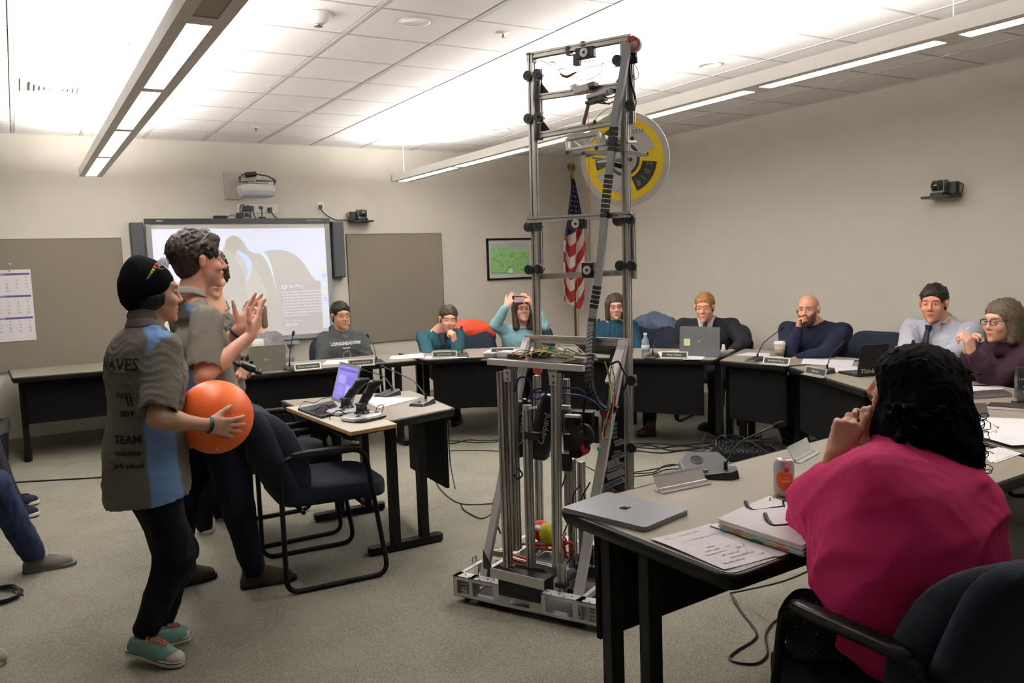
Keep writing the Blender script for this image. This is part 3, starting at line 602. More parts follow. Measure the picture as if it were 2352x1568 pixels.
q = plate_holes(rloc(0, BW, BZ0), RD, RU, BL, BZ1-BZ0, [(.1, .3), (.4, .62)], .004, RN); q.box(rloc(BL/2, BW-.028, BZ1-.002), (BL, .056, .004), (RD, RN, RU)); q.build('rear_rail', M_alw, rb)
for l in (0, BL):
    s_ = 1 if l == 0 else -1
    for k, o_ in enumerate((0, .085*s_)):
        q = plate_holes(rloc(l+o_, 0, BZ0), RN, RU, BW, BZ1-BZ0, [(.08, .2), (.26, .44), (.5, .64)], .003, RD*s_); q.box(rloc(l+o_+.012*s_, BW/2, BZ1-.002), (.024, BW, .004), (RD, RN, RU)); q.build('side_rail', M_alw, rb)
    for mm in (.075, .35, .62):
        c = rloc(l+.043*s_, mm, .0545); w_ = MB(); w_.cyl(c-RD*.017, c+RD*.017, .047, 28)
        wo = w_.build('drive_wheel', mat('wheel_hub_grey', '6b6b69', .4, .5), rb, 'a')
        tr = MB()
        for i in range(24):
            a = 2*PI*i/24; u_ = RN*math.cos(a)+RU*math.sin(a); tr.box(c+u_*.049, (.036, .0105, .009), (RD, RD.cross(u_), u_))
        tr.build('tread', mat('tread_white', 'bdb8a8', .8), wo)['kind'] = 'stuff'
MB().box(rloc(BL/2, BW/2, BZ0-.004), (BL-.18, BW-.02, .003), (RD, RN, RU)).build('belly_pan', M_slot, rb)
bolts = MB()
for i in range(24): bolts.cyl(rloc(.02+i*.0302, .010+.018*(i % 2), BZ1), rloc(.02+i*.0302, .010+.018*(i % 2), BZ1+.003), .0028, 6)
bolts.build('rail_rivets', M_slot, rb)['kind'] = 'stuff'
for l, mm in ((.04, .30), (.12, .03), (.06, .16)): MB().cyl(rloc(l, mm, BZ1), rloc(l, mm, BZ1+.045), .003, 8).build('threaded_rod', M_steel, rb)
MB().torus(rloc(.01, .16, BZ1+.025), RD, .016, .0028, 16, 6).build('lifting_ring', M_steel, rb)
# battery box behind the front rail
b0, b1 = rp(1146, 1325, .03), rp(1246, 1352, .03)
_l = lambda x, y, m_: (rp(x, y, m_)-RF0).dot(RD)
la, lb = _l(1147, 1360, 0), _l(1242, 1385, 0); za, zb = rp(1147, 1365, 0).z, rp(1147, 1322, 0).z
MB().box(rloc((la+lb)/2, .055, (za+zb)/2), (lb-la, .13, zb-za), (RD, RN, RU)).build('battery_box', mat('battery_black', '111113', .4), rb, bev=.006)
bar('battery_strap', rp(1126, 1314, -.01), rp(1250, 1344, -.01), .045, .004, M_al2); 
for x, y0, y1 in ((1134, 1322, 1362), (1248, 1345, 1388)): bar('strap_rod', rp(x, y0, .03), rp(x, y1, .03), .006, .006, M_al2)
MB().box(rp(1200, 1318, .08), (.03, .05, .002), (RD, RN, RU)).build('battery_label', M_paper if 'M_paper' in globals() else M_wht, rb)
# --- lower mast uprights
for nm, x0, y0, x1, y1, m_, w_ in (('upright', 1152, 853, 1167, 1300, .13, .044), ('upright', 1176, 826, 1188, 1262, .20, .040), ('upright', 1210, 940, 1220, 1300, .15, .040), ('upright', 1277, 858, 1280, 1300, .10, .046),
    ('upright', 1233, 862, 1240, 1225, .42, .034), ('upright', 1268, 838, 1270, 862, .12, .032), ('upright', 1312, 1055, 1318, 1330, .40, .040), ('upright', 1335, 1060, 1340, 1330, .52, .036), ('upright', 1300, 870, 1306, 1180, .45, .03)):
    ext(nm, rp(x1, y1, m_), rp(x0, y0, m_), w_, .027, x=RN)
for x, y, m_ in ((1165, 862, .115), (1270, 870, .085)):
    MB().box(rp(x, y, m_-.018), (.036, .004, .055), (RD, RN, RU)).build('joining_plate', M_al2, rb)
    q = MB()
    for dz in (-.015, .012): q.cyl(rp(x, y, m_-.02)+RU*dz, rp(x, y, m_-.027)+RU*dz, .0045, 8)
    q.build('bolt_pair', M_slot, rb)['kind'] = 'stuff'
MB().cyl(rp(1211, 940, .15), rp(1211, 930, .15), .021, 20).build('tube_cap', M_al2, rb); bar('cap_lead', rp(1216, 938, .14), rp(1232, 935, .14), .010, .010, M_wht)
for x, y, m_, w_ in ((1210, 1000, .145, .045), (1225, 1000, .14, .05)): MB().box(rp(x, y, m_), (.07, .03, .03), (RD, RN, RU)).build('rubber_band_wrap', M_plas, rb)
ext('cross_bar', rp(1132, 1268, .14), rp(1162, 1272, .14), .027, .027); ext('cross_bar', rp(1165, 1282, .30), rp(1375, 1330, .30), .027, .03); ext('cross_bar', rp(1140, 1300, .30), rp(1250, 1305, .42), .02, .02)
# diagonal braces
bar('diagonal_brace', rp(1213, 776, .38), rp(1108, 1345, .06), .036, .025, M_alw); bar('diagonal_brace', rp(1432, 782, .38), rp(1322, 1402, .05), .040, .025, M_alw)
q = MB(); q.prism([(0, 0), (.10, 0), (0, .17)], rp(1112, 1345, .07), RN*.003, RD, RU); q.build('gusset_plate', M_slot, rb)
# --- electronics shelf
for a, b, m_ in (((1122, 830), (1341, 846), .10), ((1150, 815), (1350, 828), .28)): bar('shelf_bar', rp(*a, m_), rp(*b, m_), .026, .026, M_alw)
ext('handle_bar', rp(1208, 777, .40), rp(1446, 786, .40), .026, .034)
bar('handle_side', rp(1211, 777, .40), rp(1200, 812, .30), .04, .02, M_alw); bar('handle_side', rp(1434, 782, .40), rp(1400, 880, .25), .04, .02, M_alw)
zs = rp(1230, 822, .2).z; o = rp(1230, 822, .2)
MB().box(rloc(.33, .24, zs-.004), (.40, .28, .004), (RD, RN, RU)).build('electronics_board', mat('polycarbonate', '9a9a98', .2, trans=.3, alpha=.75), rb)
for l, mm, sx, sy, sz, c, nm in ((.20, .24, .10, .08, .022, 'd8d6d2', 'motor_controller'), (.36, .22, .09, .06, .03, '1b1b1f', 'power_board'), (.34, .30, .07, .05, .028, '3f7a4c', 'circuit_board'), (.46, .26, .06, .05, .035, 'cfcad4', 'radio_unit'), (.28, .16, .08, .03, .02, '2a2a2e', 'motor_controller'), (.12, .2, .05, .05, .018, 'a9a7a0', 'sensor_module')):
    MB().box(rloc(l, mm, zs+sz/2), (sx, sy, sz), (RD, RN, RU)).build(nm, mat('unit_'+c, c, .4), rb, bev=.003)
rr = random.Random(11)
wires = {'red_wires': (M_red, 5), 'yellow_wires': (M_yel, 4), 'green_wires': (M_grn, 3), 'white_wires': (M_wht, 4), 'black_wires': (M_plas, 9)}
for nm, (mt, n) in wires.items():
    q = MB()
    for k in range(n):
        a = rloc(rr.uniform(.26, .5), rr.uniform(.10, .30), zs+rr.uniform(.01, .03)); b = rloc(rr.uniform(.36, .64), rr.uniform(.08, .32), zs+rr.uniform(.005, .03)); mid = a.lerp(b, .5)+V(rr.uniform(-.05, .05), rr.uniform(-.05, .05), rr.uniform(.0, .035))
        q.tube([a, a.lerp(mid, .6)+RU*.01, mid, b.lerp(mid, .4), b], rr.uniform(.0013, .0024), 5, sub=4)
    for k in range(max(1, n//4)):      # down along the right brace and round the mast
        a = rp(1400+rr.uniform(-12, 12), 830, .2); q.tube([a, rp(1408+rr.uniform(-12, 14), 870, .2), rp(1404+rr.uniform(-14, 10), 920, .15), rp(1392+rr.uniform(-14, 14), 990, .12), rp(1385+rr.uniform(-10, 10), 1010, .1)], .002, 5, sub=4)
    q.build(nm, mt, rb, True)['kind'] = 'stuff'
q = MB()
for pts in ([(1182, 900), (1192, 868), (1215, 872), (1220, 905), (1210, 918)], [(1215, 912), (1230, 895), (1262, 893), (1240, 915), (1215, 912)], [(1222, 902), (1255, 900), (1300, 905), (1345, 912), (1380, 940), (1384, 990)], [(1290, 890), (1330, 893), (1345, 905)], [(1190, 1075), (1200, 1090), (1188, 1100), (1180, 1090)]):
    MB().tube([rp(x, y, .16+.02*(i % 3)) for i, (x, y) in enumerate(pts)], .0042, 6, sub=6).build('air_tubing', M_blu, rb, True)
# air tanks
for a, b, r_, txt in (((1268, 905), (1234, 1052), .052, 'Clippard'), ((1208, 915), (1188, 1048), .036, 'Clippard')):
    A, B = rp(*a, .30), rp(*b, .28); Zt = (A-B).normalized()
    tk = MB().lathe(B, Zt, [(.01, 0), (r_*.8, .004), (r_, .02), (r_, (A-B).length-.02), (r_*.8, (A-B).length-.004), (.012, (A-B).length)], 28).build('air_tank', mat('tank_black', '121317', .3), rb, True)
    tv = -ray((a[0]+b[0])/2, 980).normalized(); tv = (tv-Zt*tv.dot(Zt)).normalized(); tx = Zt
    flat_text(txt, .042, (A+B)/2+tv*(r_+.001), M_wht, tk, -Zt if False else Zt, tv.cross(Zt), shear=.2, name='tank_lettering') if 'flat_text' in globals() else None
MB().ball(rp(1235, 848, .25), (.022, .022, .025), 14, 10).build('signal_light', mat('orange_beacon', 'd8543a', .3, emit=.1), rb, True)
# mechanisms inside the mast: gearboxes, motors, sprockets
for x, y, m_, r_, L, c in ((1318, 975, .25, .045, .06, '232325'), (1338, 1000, .2, .05, .02, '2b2c33'), (1322, 1035, .3, .035, .08, '1c1c1e'), (1292, 1332, .12, .022, .10, '3a3a3c'), (1310, 1368, .10, .03, .05, '242426'), (1345, 1290, .35, .04, .07, '1c1c1e'), (1250, 1330, .35, .03, .09, '2e2e30')):
    c0 = rp(x, y, m_); q = MB(); q.cyl(c0, c0+RN*L, r_, 22); q.cyl(c0-RN*.012, c0, r_*.35, 12); q.build('motor', mat('motor_'+c, c, .4, .3), rb, 'a')
ext('piston', rp(1292, 1368, .08), rp(1290, 1292, .08), .03, .03); MB().cyl(rp(1291, 1292, .08), rp(1290, 1268, .08), .010, 12).build('piston_rod', M_steel, rb)
MB().box(rp(1291, 1342, .07), (.05, .04, .02), (RD, RN, RU)).build('piston_clamp', M_plas, rb)
for x, y, m_, w_, h_, c in ((1316, 955, .22, .07, .012, 'd9d7d2'), (1295, 935, .3, .06, .02, 'b6b4ae'), (1340, 960, .3, .10, .06, '26262a'), (1318, 1015, .28, .09, .07, '1c1c1f'), (1300, 1060, .3, .05, .08, '2b2b2d'), (1352, 1310, .3, .12, .05, '35332f'), (1220, 1310, .3, .16, .05, '4b4a46')):
    MB().box(rp(x, y, m_), (w_, .03, h_), (RD, RN, RU)).build('bracket', mat('bracket_'+c, c, .45, .3), rb, bev=.002)
MB().box(rp(1352, 985, .32), (.10, .004, .12), (RD, RN, RU)).build('red_bumper_plate', mat('grey_dark_plate', '34343a', .5), rb); q = MB().cyl(rp(1340, 985, .31), rp(1340, 985, .30), .062, 28); q.build('number_disc', mat('disc_dark', '2a2b33', .5), rb, 'a')
for a, b in (((1380, 945), (1402, 958)), ((1333, 990), (1345, 1012)), ((1338, 1022), (1348, 1042))): bar('red_tape', rp(*a, .20), rp(*b, .20), .028, .004, M_red)
MB().ball(rp(1376, 1030, .2), .010, 10, 8).build('green_connector', M_grn, rb, True)
# the red and yellow bundle low down, with its red cable loops
MB().ball(rp(1242, 1218, .30), (.045, .04, .05), 18, 12, (RD, RN, RU)).build('red_battery_wrap', mat('red_wrap', 'c4242c', .5), rb, True); bar('white_strip', rp(1232, 1208, .27), rp(1252, 1216, .25), .014, .05, M_wht)
MB().ball(rp(1258, 1226, .26), (.038, .04, .052), 18, 12, ((RD+RU*.4).normalized(), RN, (RU-RD*.4).normalized())).build('yellow_wrap', mat('yellow_wrap', 'c8cb2e', .5), rb, True)
q = MB(); rr = random.Random(5)
for pts in ([(1170, 1278), (1168, 1262), (1185, 1250), (1240, 1250), (1280, 1255)], [(1180, 1285), (1205, 1292), (1210, 1284), (1176, 1272)], [(1230, 1258), (1270, 1262), (1312, 1245), (1310, 1275)], [(1172, 1290), (1170, 1305), (1185, 1312)], [(1260, 1248), (1290, 1252), (1300, 1240), (1290, 1225)], [(1290, 1262), (1300, 1280), (1294, 1240)]):
    q.tube([rp(x, y, .22+.02*(i % 2)) for i, (x, y) in enumerate(pts)], .0055, 6, sub=6)
q.build('red_power_cables', M_red, rb, True)
q = MB()
for k in range(16):
    x, y = rr.uniform(1300, 1390), rr.uniform(1080, 1290); q.tube([rp(x, y, .3), rp(x+rr.uniform(-20, 12), y+rr.uniform(20, 40), .28), rp(x+rr.uniform(-30, 12), y+rr.uniform(40, 80), .3)], .0035, 5, sub=5)
for pts in ([(1140, 1130), (1132, 1165), (1140, 1200), (1150, 1225)], [(1345, 905), (1340, 960), (1345, 1030)], [(1352, 880), (1362, 915), (1385, 942), (1408, 935), (1412, 905)], [(1405, 835), (1420, 830), (1428, 845), (1440, 870), (1430, 900)]): q.tube([rp(x, y, .2) for x, y in pts], .005, 6, sub=6)
q.build('black_cables', M_plas, rb, True)['kind'] = 'stuff'
# dark sponsor panel with stickers at the rear right
MS = .52
P4 = [rp(1402, 800, MS), rp(1436, 800, MS), rp(1441, 1125, MS), rp(1372, 1150, MS)]
q = MB(); q.add(P4+[p+RN*.004 for p in P4], [[0, 1, 2, 3], [7, 6, 5, 4], [0, 4, 5, 1], [1, 5, 6, 2], [2, 6, 7, 3], [3, 7, 4, 0]]); sp = q.build('sponsor_panel', mat('panel_black', '1e1f22', .5), rb)
def sticker(x0, y0, x1, y1, h, txt, c='bdbbc0', ci='4a4a66'):
    a, b = rp(x0, y0, MS-.004), rp(x1, y1, MS-.004); X = (b-a).normalized(); Y = RN.cross(X).normalized(); Y = Y if Y.z > 0 else -Y; L = (b-a).length
    st = MB().box((a+b)/2-Y*(h*.5), (L, h, .001), (X, Y, RN)).build('sticker', mat('sticker_'+c, c, .5), sp)
    if txt: 
        vs, fs = text_mesh(txt, h*.82, X, Y, (a+b)/2-Y*(h*.5)-RN*.0012, 0, bold=.0006); k = min(1, L*.94/max(.001, max(v.dot(X) for v in vs)-min(v.dot(X) for v in vs))) if vs else 1
        c_ = (a+b)/2-Y*(h*.5); vs = [c_+(v-c_)+X*((v-c_).dot(X)*(k-1)) for v in vs]; MB().add(vs, fs).build('sticker_lettering', mat('ink_'+ci, ci, .6), sp)
sticker(1409, 1013, 1430, 1006, .026, 'ROBOTICS'); sticker(1402, 1035, 1430, 1027, .022, 'team', '1e1f22', 'bdbbc0'); sticker(1404, 1047, 1430, 1036, .024, 'SPIDER'); sticker(1390, 1063, 1410, 1053, .024, ''); sticker(1412, 1053, 1420, 1050, .03, '')
sticker(1391, 1074, 1431, 1060, .024, 'R woodside'); sticker(1391, 1090, 1431, 1074, .030, ''); sticker(1382, 1115, 1431, 1093, .026, 'GUARDAIR', 'c4c3d4', '22245c'); sticker(1381, 1127, 1407, 1116, .030, 'LAWCETT', 'a9a9a0', '33352c')
for dy in (0, 10, 20, 30): sticker(1405, 972+dy, 1416, 968+dy, .014, '', '8f8f90')
MB().torus(rp(1411, 1132, MS-.006), RN, .016, .004, 18, 6, 0, PI, RD*-1).build('red_ring', M_red, sp)
# --- tower
T1 = .46
lp0, lp1 = rp(1221, 128, T1), rp(1236, 838, T1); rp0, rp1 = rp(1435, 98, T1), rp(1446, 1132, T1)
ext('tower_post', lp1, lp0, .038, .027); ext('tower_post', rp1, rp0, .044, .027)
ext('top_bar', rp(1214, 130, T1), rp(1452, 86, T1), .034, .027)
T2 = T1+.03
for a, b in (((1238, 168), (1240, 322)), ((1448, 100), (1452, 285)), ((1240, 505), (1243, 640)), ((1451, 495), (1455, 640))): ext('slide_post', rp(*b, T2), rp(*a, T2), .026, .024)
for a, b, h_ in (((1236, 224), (1428, 196), .030), ((1234, 312), (1432, 276), .034), ((1213, 506), (1452, 492), .034), ((1243, 635), (1430, 626), .030)): ext('cross_bar', rp(*a, T2 if h_ != .034 or a[1] < 400 else T1-.02), rp(*b, T2 if h_ != .034 or a[1] < 400 else T1-.02), h_, .026)
for a, s_ in (((1242, 188), 1), ((1243, 272), 1), ((1424, 172), -1)):
    o = rp(*a, T2); MB().prism([(0, 0), (0, -.075), (.058*s_, -.075)], o, RN*.004, RD, RU).build('gusset', M_slot, rb)
for x, y in ((1212, 174), (1234, 170), (1213, 272), (1236, 268), (1417, 138), (1447, 241), (1213, 521), (1233, 519), (1418, 506), (1447, 503), (1215, 619), (1237, 618), (1424, 610), (1450, 610), (1450, 874), (1450, 1028)):
    c = rp(x, y, T1-.03); q = MB(); q.cyl(c-RN*.006, c+RN*.006, .0225, 20); q.cyl(c-RN*.01, c+RN*.05, .007, 10); q.build('guide_roller', mat('roller_black', '16181a', .45), rb, 'a')
    q = MB(); q.box(c+RN*.018, (.034, .003, .05), (RD, RN, RU)); q.build('roller_bracket', M_al2, rb)
# pulley blocks
def pulley(x, y, m_, w_, h_, disc=True):
    c = rp(x, y, m_); o_ = MB().box(c, (w_, .03, h_), (RD, RN, RU)).build('pulley_block', M_plas, rb, bev=.003)
    if disc: MB().cyl(c-RN*.016, c-RN*.020, .020, 20).build('pulley_face', M_al2, rb); MB().cyl(c-RN*.020, c-RN*.023, .006, 10).build('pulley_pin', M_slot, rb)
pulley(1345, 122, T1-.01, .09, .048); pulley(1326, 514, T1-.03, .085, .045); pulley(1352, 620, T1-.03, .058, .070)
MB().box(rp(1340, 135, T1-.01)-RD*.03, (.03, .025, .05), (RD, RN, RU)).build('pulley_hook', M_plas, rb)
for x, y in ((1224, 134), (1308, 117), (1342, 107), (1218, 133)): MB().box(rp(x, y, T1-.0), (.02, .034, .040), (RD, RN, RU)).build('cable_wrap', M_plas, rb)
c = rp(1457, 103, T1-.02); q = MB().cyl(c-RN*.01, c+RN*.01, .032, 28); q.build('encoder_wheel', mat('pink_white', 'cdb4b4', .4), rb, 'a'); MB().torus(c-RN*.010, RN, .022, .003, 20, 6).build('encoder_ring', M_red, rb)
MB().box(rp(1452, 90, T1-.02), (.03, .03, .02), (RD, RN, RU)).build('red_connector', mat('red_conn', 'b5452e', .5), rb)
MB().cyl(rp(1455, 122, T1), rp(1456, 145, T1), .017, 16).build('tower_motor', M_plas, rb, True)
q = MB(); q.tube([rp(x, y, T1+.01) for x, y in ((1448, 130), (1446, 150), (1450, 190), (1458, 220), (1459, 240), (1453, 252), (1447, 245))], .0055, 6, sub=6)
for pts in ([(1456, 145), (1464, 160), (1466, 175), (1458, 182), (1452, 172), (1452, 150)], [(1450, 145), (1450, 165), (1458, 178)], [(1242, 138), (1258, 146), (1268, 152), (1275, 150), (1270, 142), (1262, 144)], [(1262, 143), (1310, 143), (1340, 141), (1368, 138)], [(1290, 170), (1283, 163), (1290, 157), (1305, 162), (1318, 175), (1338, 184), (1360, 180), (1378, 168), (1384, 150), (1382, 140)], [(1322, 166), (1350, 155), (1380, 148), (1410, 137)]): q.tube([rp(x, y, T1+.02) for x, y in pts], .0018, 5, sub=6)
q.build('tower_wiring', M_plas, rb, True)['kind'] = 'stuff'
q = MB(); 
for pts in ([(1287, 170), (1300, 175), (1312, 171), (1324, 166)], [(1290, 174), (1304, 177), (1320, 168)]): q.tube([rp(x, y, T1+.02) for x, y in pts], .0045, 6, sub=5)
q.build('red_brown_connector', mat('brown_red', '8a3a28', .5), rb, True)
for pts in ([(1348, 138), (1349, 200), (1352, 300), (1353, 420), (1354, 500), (1355, 600)], [(1323, 525), (1325, 600), (1328, 700), (1330, 820)], [(1337, 530), (1345, 600)], [(1362, 128), (1366, 190)], [(1294, 860), (1296, 900)]):
    MB().tube([rp(x, y, T1-.005) for x, y in pts], .0013, 5).build('lift_cord', M_org, rb, True)
# carriage and gripper in front of the disc
for x, y, w_, h_, m_, c in ((1340, 205, .08, .03, T2-.03, 'b6b4ae'), (1362, 196, .035, .022, T2-.03, '6a5550'), (1322, 202, .03, .025, T2-.02, 'c9c7c2'), (1375, 218, .10, .018, T2-.04, 'a9a7a2'), (1370, 232, .09, .012, T2-.04, '5c5a56'), (1392, 212, .06, .022, T2-.03, 'cfcdc8')): MB().box(rp(x, y, m_), (w_, .05, h_), ((RD+RU*.12).normalized(), RN, RU)).build('carriage_plate', mat('carriage_'+c, c, .4, .5), rb, bev=.002)
bar('dark_arm', rp(1355, 226, T2-.05), rp(1340, 286, T2-.05), .014, .010, mat('arm_brown', '4b4038', .5)); MB().ball(rp(1366, 280, T2-.05), .008, 10, 8).build('hook_end', M_plas, rb, True)
q = MB()
for pts in ([(1352, 225), (1370, 235), (1395, 238), (1412, 232)], [(1380, 215), (1395, 225), (1410, 222), (1416, 215)], [(1362, 222), (1380, 232), (1400, 240)]): q.tube([rp(x, y, T2-.04) for x, y in pts], .003, 5, sub=5)
q.build('carriage_wiring', mat('dark_red_wire', '6a2a22', .5), rb, True)
q = MB()
for pts in ([(1366, 275), (1378, 262), (1392, 252), (1405, 248)], [(1384, 285), (1398, 265), (1410, 252)], [(1378, 302), (1392, 312), (1410, 315), (1430, 316)]): q.tube([rp(x, y, T2-.03) for x, y in pts], .0022, 5, sub=5)
q.build('yellow_tubes', mat('pale_yellow_tube', 'cfd45a', .4), rb, True)
ex = T2-.05
for (x0, y0), (x1, y1), w_, c in (((1303, 345), (1392, 330), .012, 'cfcdc8'), ((1305, 318), (1376, 305), .020, '9a9892'), ((1303, 318), (1306, 348), .012, 'cfcdc8'), ((1376, 305), (1380, 335), .014, 'b6b4ae'), ((1312, 322), (1340, 340), .006, 'cfcdc8'), ((1340, 340), (1372, 312), .006, 'cfcdc8'), ((1388, 312), (1392, 334), .02, 'b6b4ae'), ((1318, 350), (1400, 352), .018, '8d8b80'), ((1360, 362), (1432, 372), .010, 'cfcdc8'), ((1372, 372), (1430, 366), .010, 'cfcdc8'), ((1398, 340), (1436, 346), .022, 'cfcdc8'), ((1392, 324), (1440, 326), .016, 'b6b4ae'), ((1405, 375), (1428, 382), .020, '1c1c1e'), ((1436, 350), (1484, 356), .020, 'd9d7d2'), ((1440, 326), (1460, 326), .010, '9a9892'), ((1345, 360), (1395, 345), .008, '8d8b80')):
    bar('gripper_bar', rp(x0, y0, ex), rp(x1, y1, ex+ (.05 if x1 > 1430 else 0)), w_, .03 if w_ > .011 else .012, mat('carriage_'+c, c, .4, .5))
for x, y in ((1303, 350), (1370, 340), (1448, 366), (1416, 345), (1340, 352), (1452, 318)): MB().cyl(rp(x, y, ex-.03), rp(x, y, ex), .009, 12).build('gripper_bolt', M_steel, rb)
# cable chain: taped silver and black link sections
ch = [(1441, 100), (1432, 165), (1421, 225), (1412, 275), (1406, 340), (1399, 400), (1393, 450), (1388, 500), (1383, 560), (1375, 630), (1370, 668), (1364, 705), (1359, 745), (1357, 790), (1354, 830), (1353, 870), (1360, 905), (1378, 935), (1400, 945), (1410, 935)]
mS = [T1-.05]*13+[T1-.12, T1-.18, T1-.22, T1-.24, T1-.24, T1-.24, T1-.24]
cp = spline([rp(x, y, m_) for (x, y), m_ in zip(ch, mS)], 8)
L = [0]
for a, b in zip(cp[:-1], cp[1:]): L.append(L[-1]+(b-a).length)
M_tape = mat('duct_tape_silver', '9b9c9f', .35, .3, bump=.3, bscale=60); M_link = mat('chain_link_black', '17171a', .5)
import bisect
def at_len(s_): i = min(max(bisect.bisect(L, s_)-1, 0), len(cp)-2); t_ = (s_-L[i])/max(1e-9, L[i+1]-L[i]); return cp[i].lerp(cp[i+1], t_), (cp[i+1]-cp[i]).normalized()
def plen(y):     # arc length where the chain passes picture row y
    best = min(range(len(cp)), key=lambda i: abs((784-FPX*((cp[i]-CO).dot(CU))/((cp[i]-CO).dot(CF)))-y)); return L[best]
marks = [(98, 't'), (290, 'l'), (347, 't'), (403, 'l'), (500, 't'), (657, 'l'), (702, 't'), (728, 'l'), (935, 'e')]
for (y0, k_), (y1, _) in zip(marks[:-1], marks[1:]):
    s0, s1 = plen(y0), plen(y1) if y1 != 935 else L[-1]; s_ = s0; st = .021; grp_ = MB()
    while s_ < s1-.004:
        p, tdir = at_len(s_+st/2); X, Y, Z = frame(tdir, RN)
        if k_ == 'l': MB().box(p, (.024, .032, st*.80), (X, Y, Z)).build('chain_link', M_link, rb); MB().box(p, (.017, .026, st*1.1), (X, Y, Z)) if False else None
        else: grp_.box(p, (.022, .030, st*1.04), (X, Y, Z))
        s_ += st
    if k_ == 't' and grp_.v:
        o_ = grp_.build('taped_chain', M_tape, rb)
GRIP_A = rp(1436, 352, ex)
# game disc held by the gripper
dc = atD(1434, 366, 4.36); dn = (-(ray(1434, 366)).normalized()); dn = (Matrix.Rotation(math.radians(-19), 3, 'Z') @ dn).normalized(); dX, dY, _ = (V(0, 0, 1).cross(dn)).normalized(), None, None; dY = dn.cross(dX)
dk = thing('hatch_disc', 'large round disc with yellow rim and dark sectors hanging from the robot tower', 'disc', dc)
MB().cyl(dc-dn*.004, dc+dn*.004, .243, 72).build('clear_disc', mat('clear_disc', 'c4c2ba', .25, trans=.15), dk, 'a')
MB().torus(dc, dn, .241, .004, 72, 6).build('rim', mat('rim_clear', 'd6d4cc', .2), dk, True)
def sector(name, r0, r1, a0, a1, c, k, n=24, inset_=0):
    q = MB(); A = [math.radians(a0+(a1-a0)*i/n) for i in range(n+1)]
    vs = [dc+dX*(math.cos(a)*r0)+dY*(math.sin(a)*r0)+dn*(.0042+.0006*k) for a in A]+[dc+dX*(math.cos(a)*r1)+dY*(math.sin(a)*r1)+dn*(.0042+.0006*k) for a in A]
    q.add(vs, [[i, i+1, n+2+i, n+1+i] for i in range(n)]); q.build(name, mat('disc_'+c, c, .45), dk)
sector('face_film', 0.002, .213, 0, 360, 'b4b3b0', 0, 48); sector('yellow_ring', .176, .213, 0, 360, 'e3c321', 1, 72)
sector('yellow_sector', .08, .18, -78, 14, 'e3c321', 2); sector('yellow_sector', .10, .18, 166, 205, 'e3c321', 2)
sector('dark_sector', .100, .178, -70, -8, '33332c', 3); sector('dark_sector', .10, .176, 108, 138, '3a3a36', 3); sector('dark_sector', .10, .160, 176, 197, '4a4a44', 3); sector('dark_ring', .070, .086, 0, 360, '3c3b37', 3, 48); sector('dark_sector', .088, .135, 4, 12, '3c3b37', 3)
MB().cyl(GRIP_A, dc+dn*.013, .012, 14).build('gripper_shaft', M_steel, rb, True)
hubm = MB().cyl(dc+dn*.004, dc+dn*.012, .03, 24).build('hub', M_al2, dk, 'a')
for i, chx in enumerate('2019'):
    a = math.radians(-14-15.5*i); p = dc+dX*(math.cos(a)*.140)+dY*(math.sin(a)*.140); ux = (dX*math.sin(a)-dY*math.cos(a)); uy = dX*math.cos(a)+dY*math.sin(a)
    vs, fs = text_mesh(chx, .048, ux, uy, p+dn*.0068, 0); vs = [v-ux*(2*(v-p).dot(ux)) for v in vs]; MB().add(vs, [f_[::-1] for f_ in fs]).build('marker_digit', mat('marker_grey', '8b8a78', .7), dk)
vs, fs = text_mesh('4193', .032, -dX, dY, dc+dX*.085+dY*.135+dn*.006, 0); MB().add(vs, [f_[::-1] for f_ in fs]).build('marker_number', mat('pencil', '6a6a6a', .7), dk)
q = MB()
for pts in ([(-.09, -.13), (-.105, -.15), (-.085, -.155)], [(-.06, -.17), (-.03, -.145), (-.035, -.19), (-.06, -.17)]): MB().tube([dc+dX*x+dY*y+dn*.006 for x, y in pts], .0009, 4).build('pen_mark', mat('pencil', '6a6a6a', .7), dk)
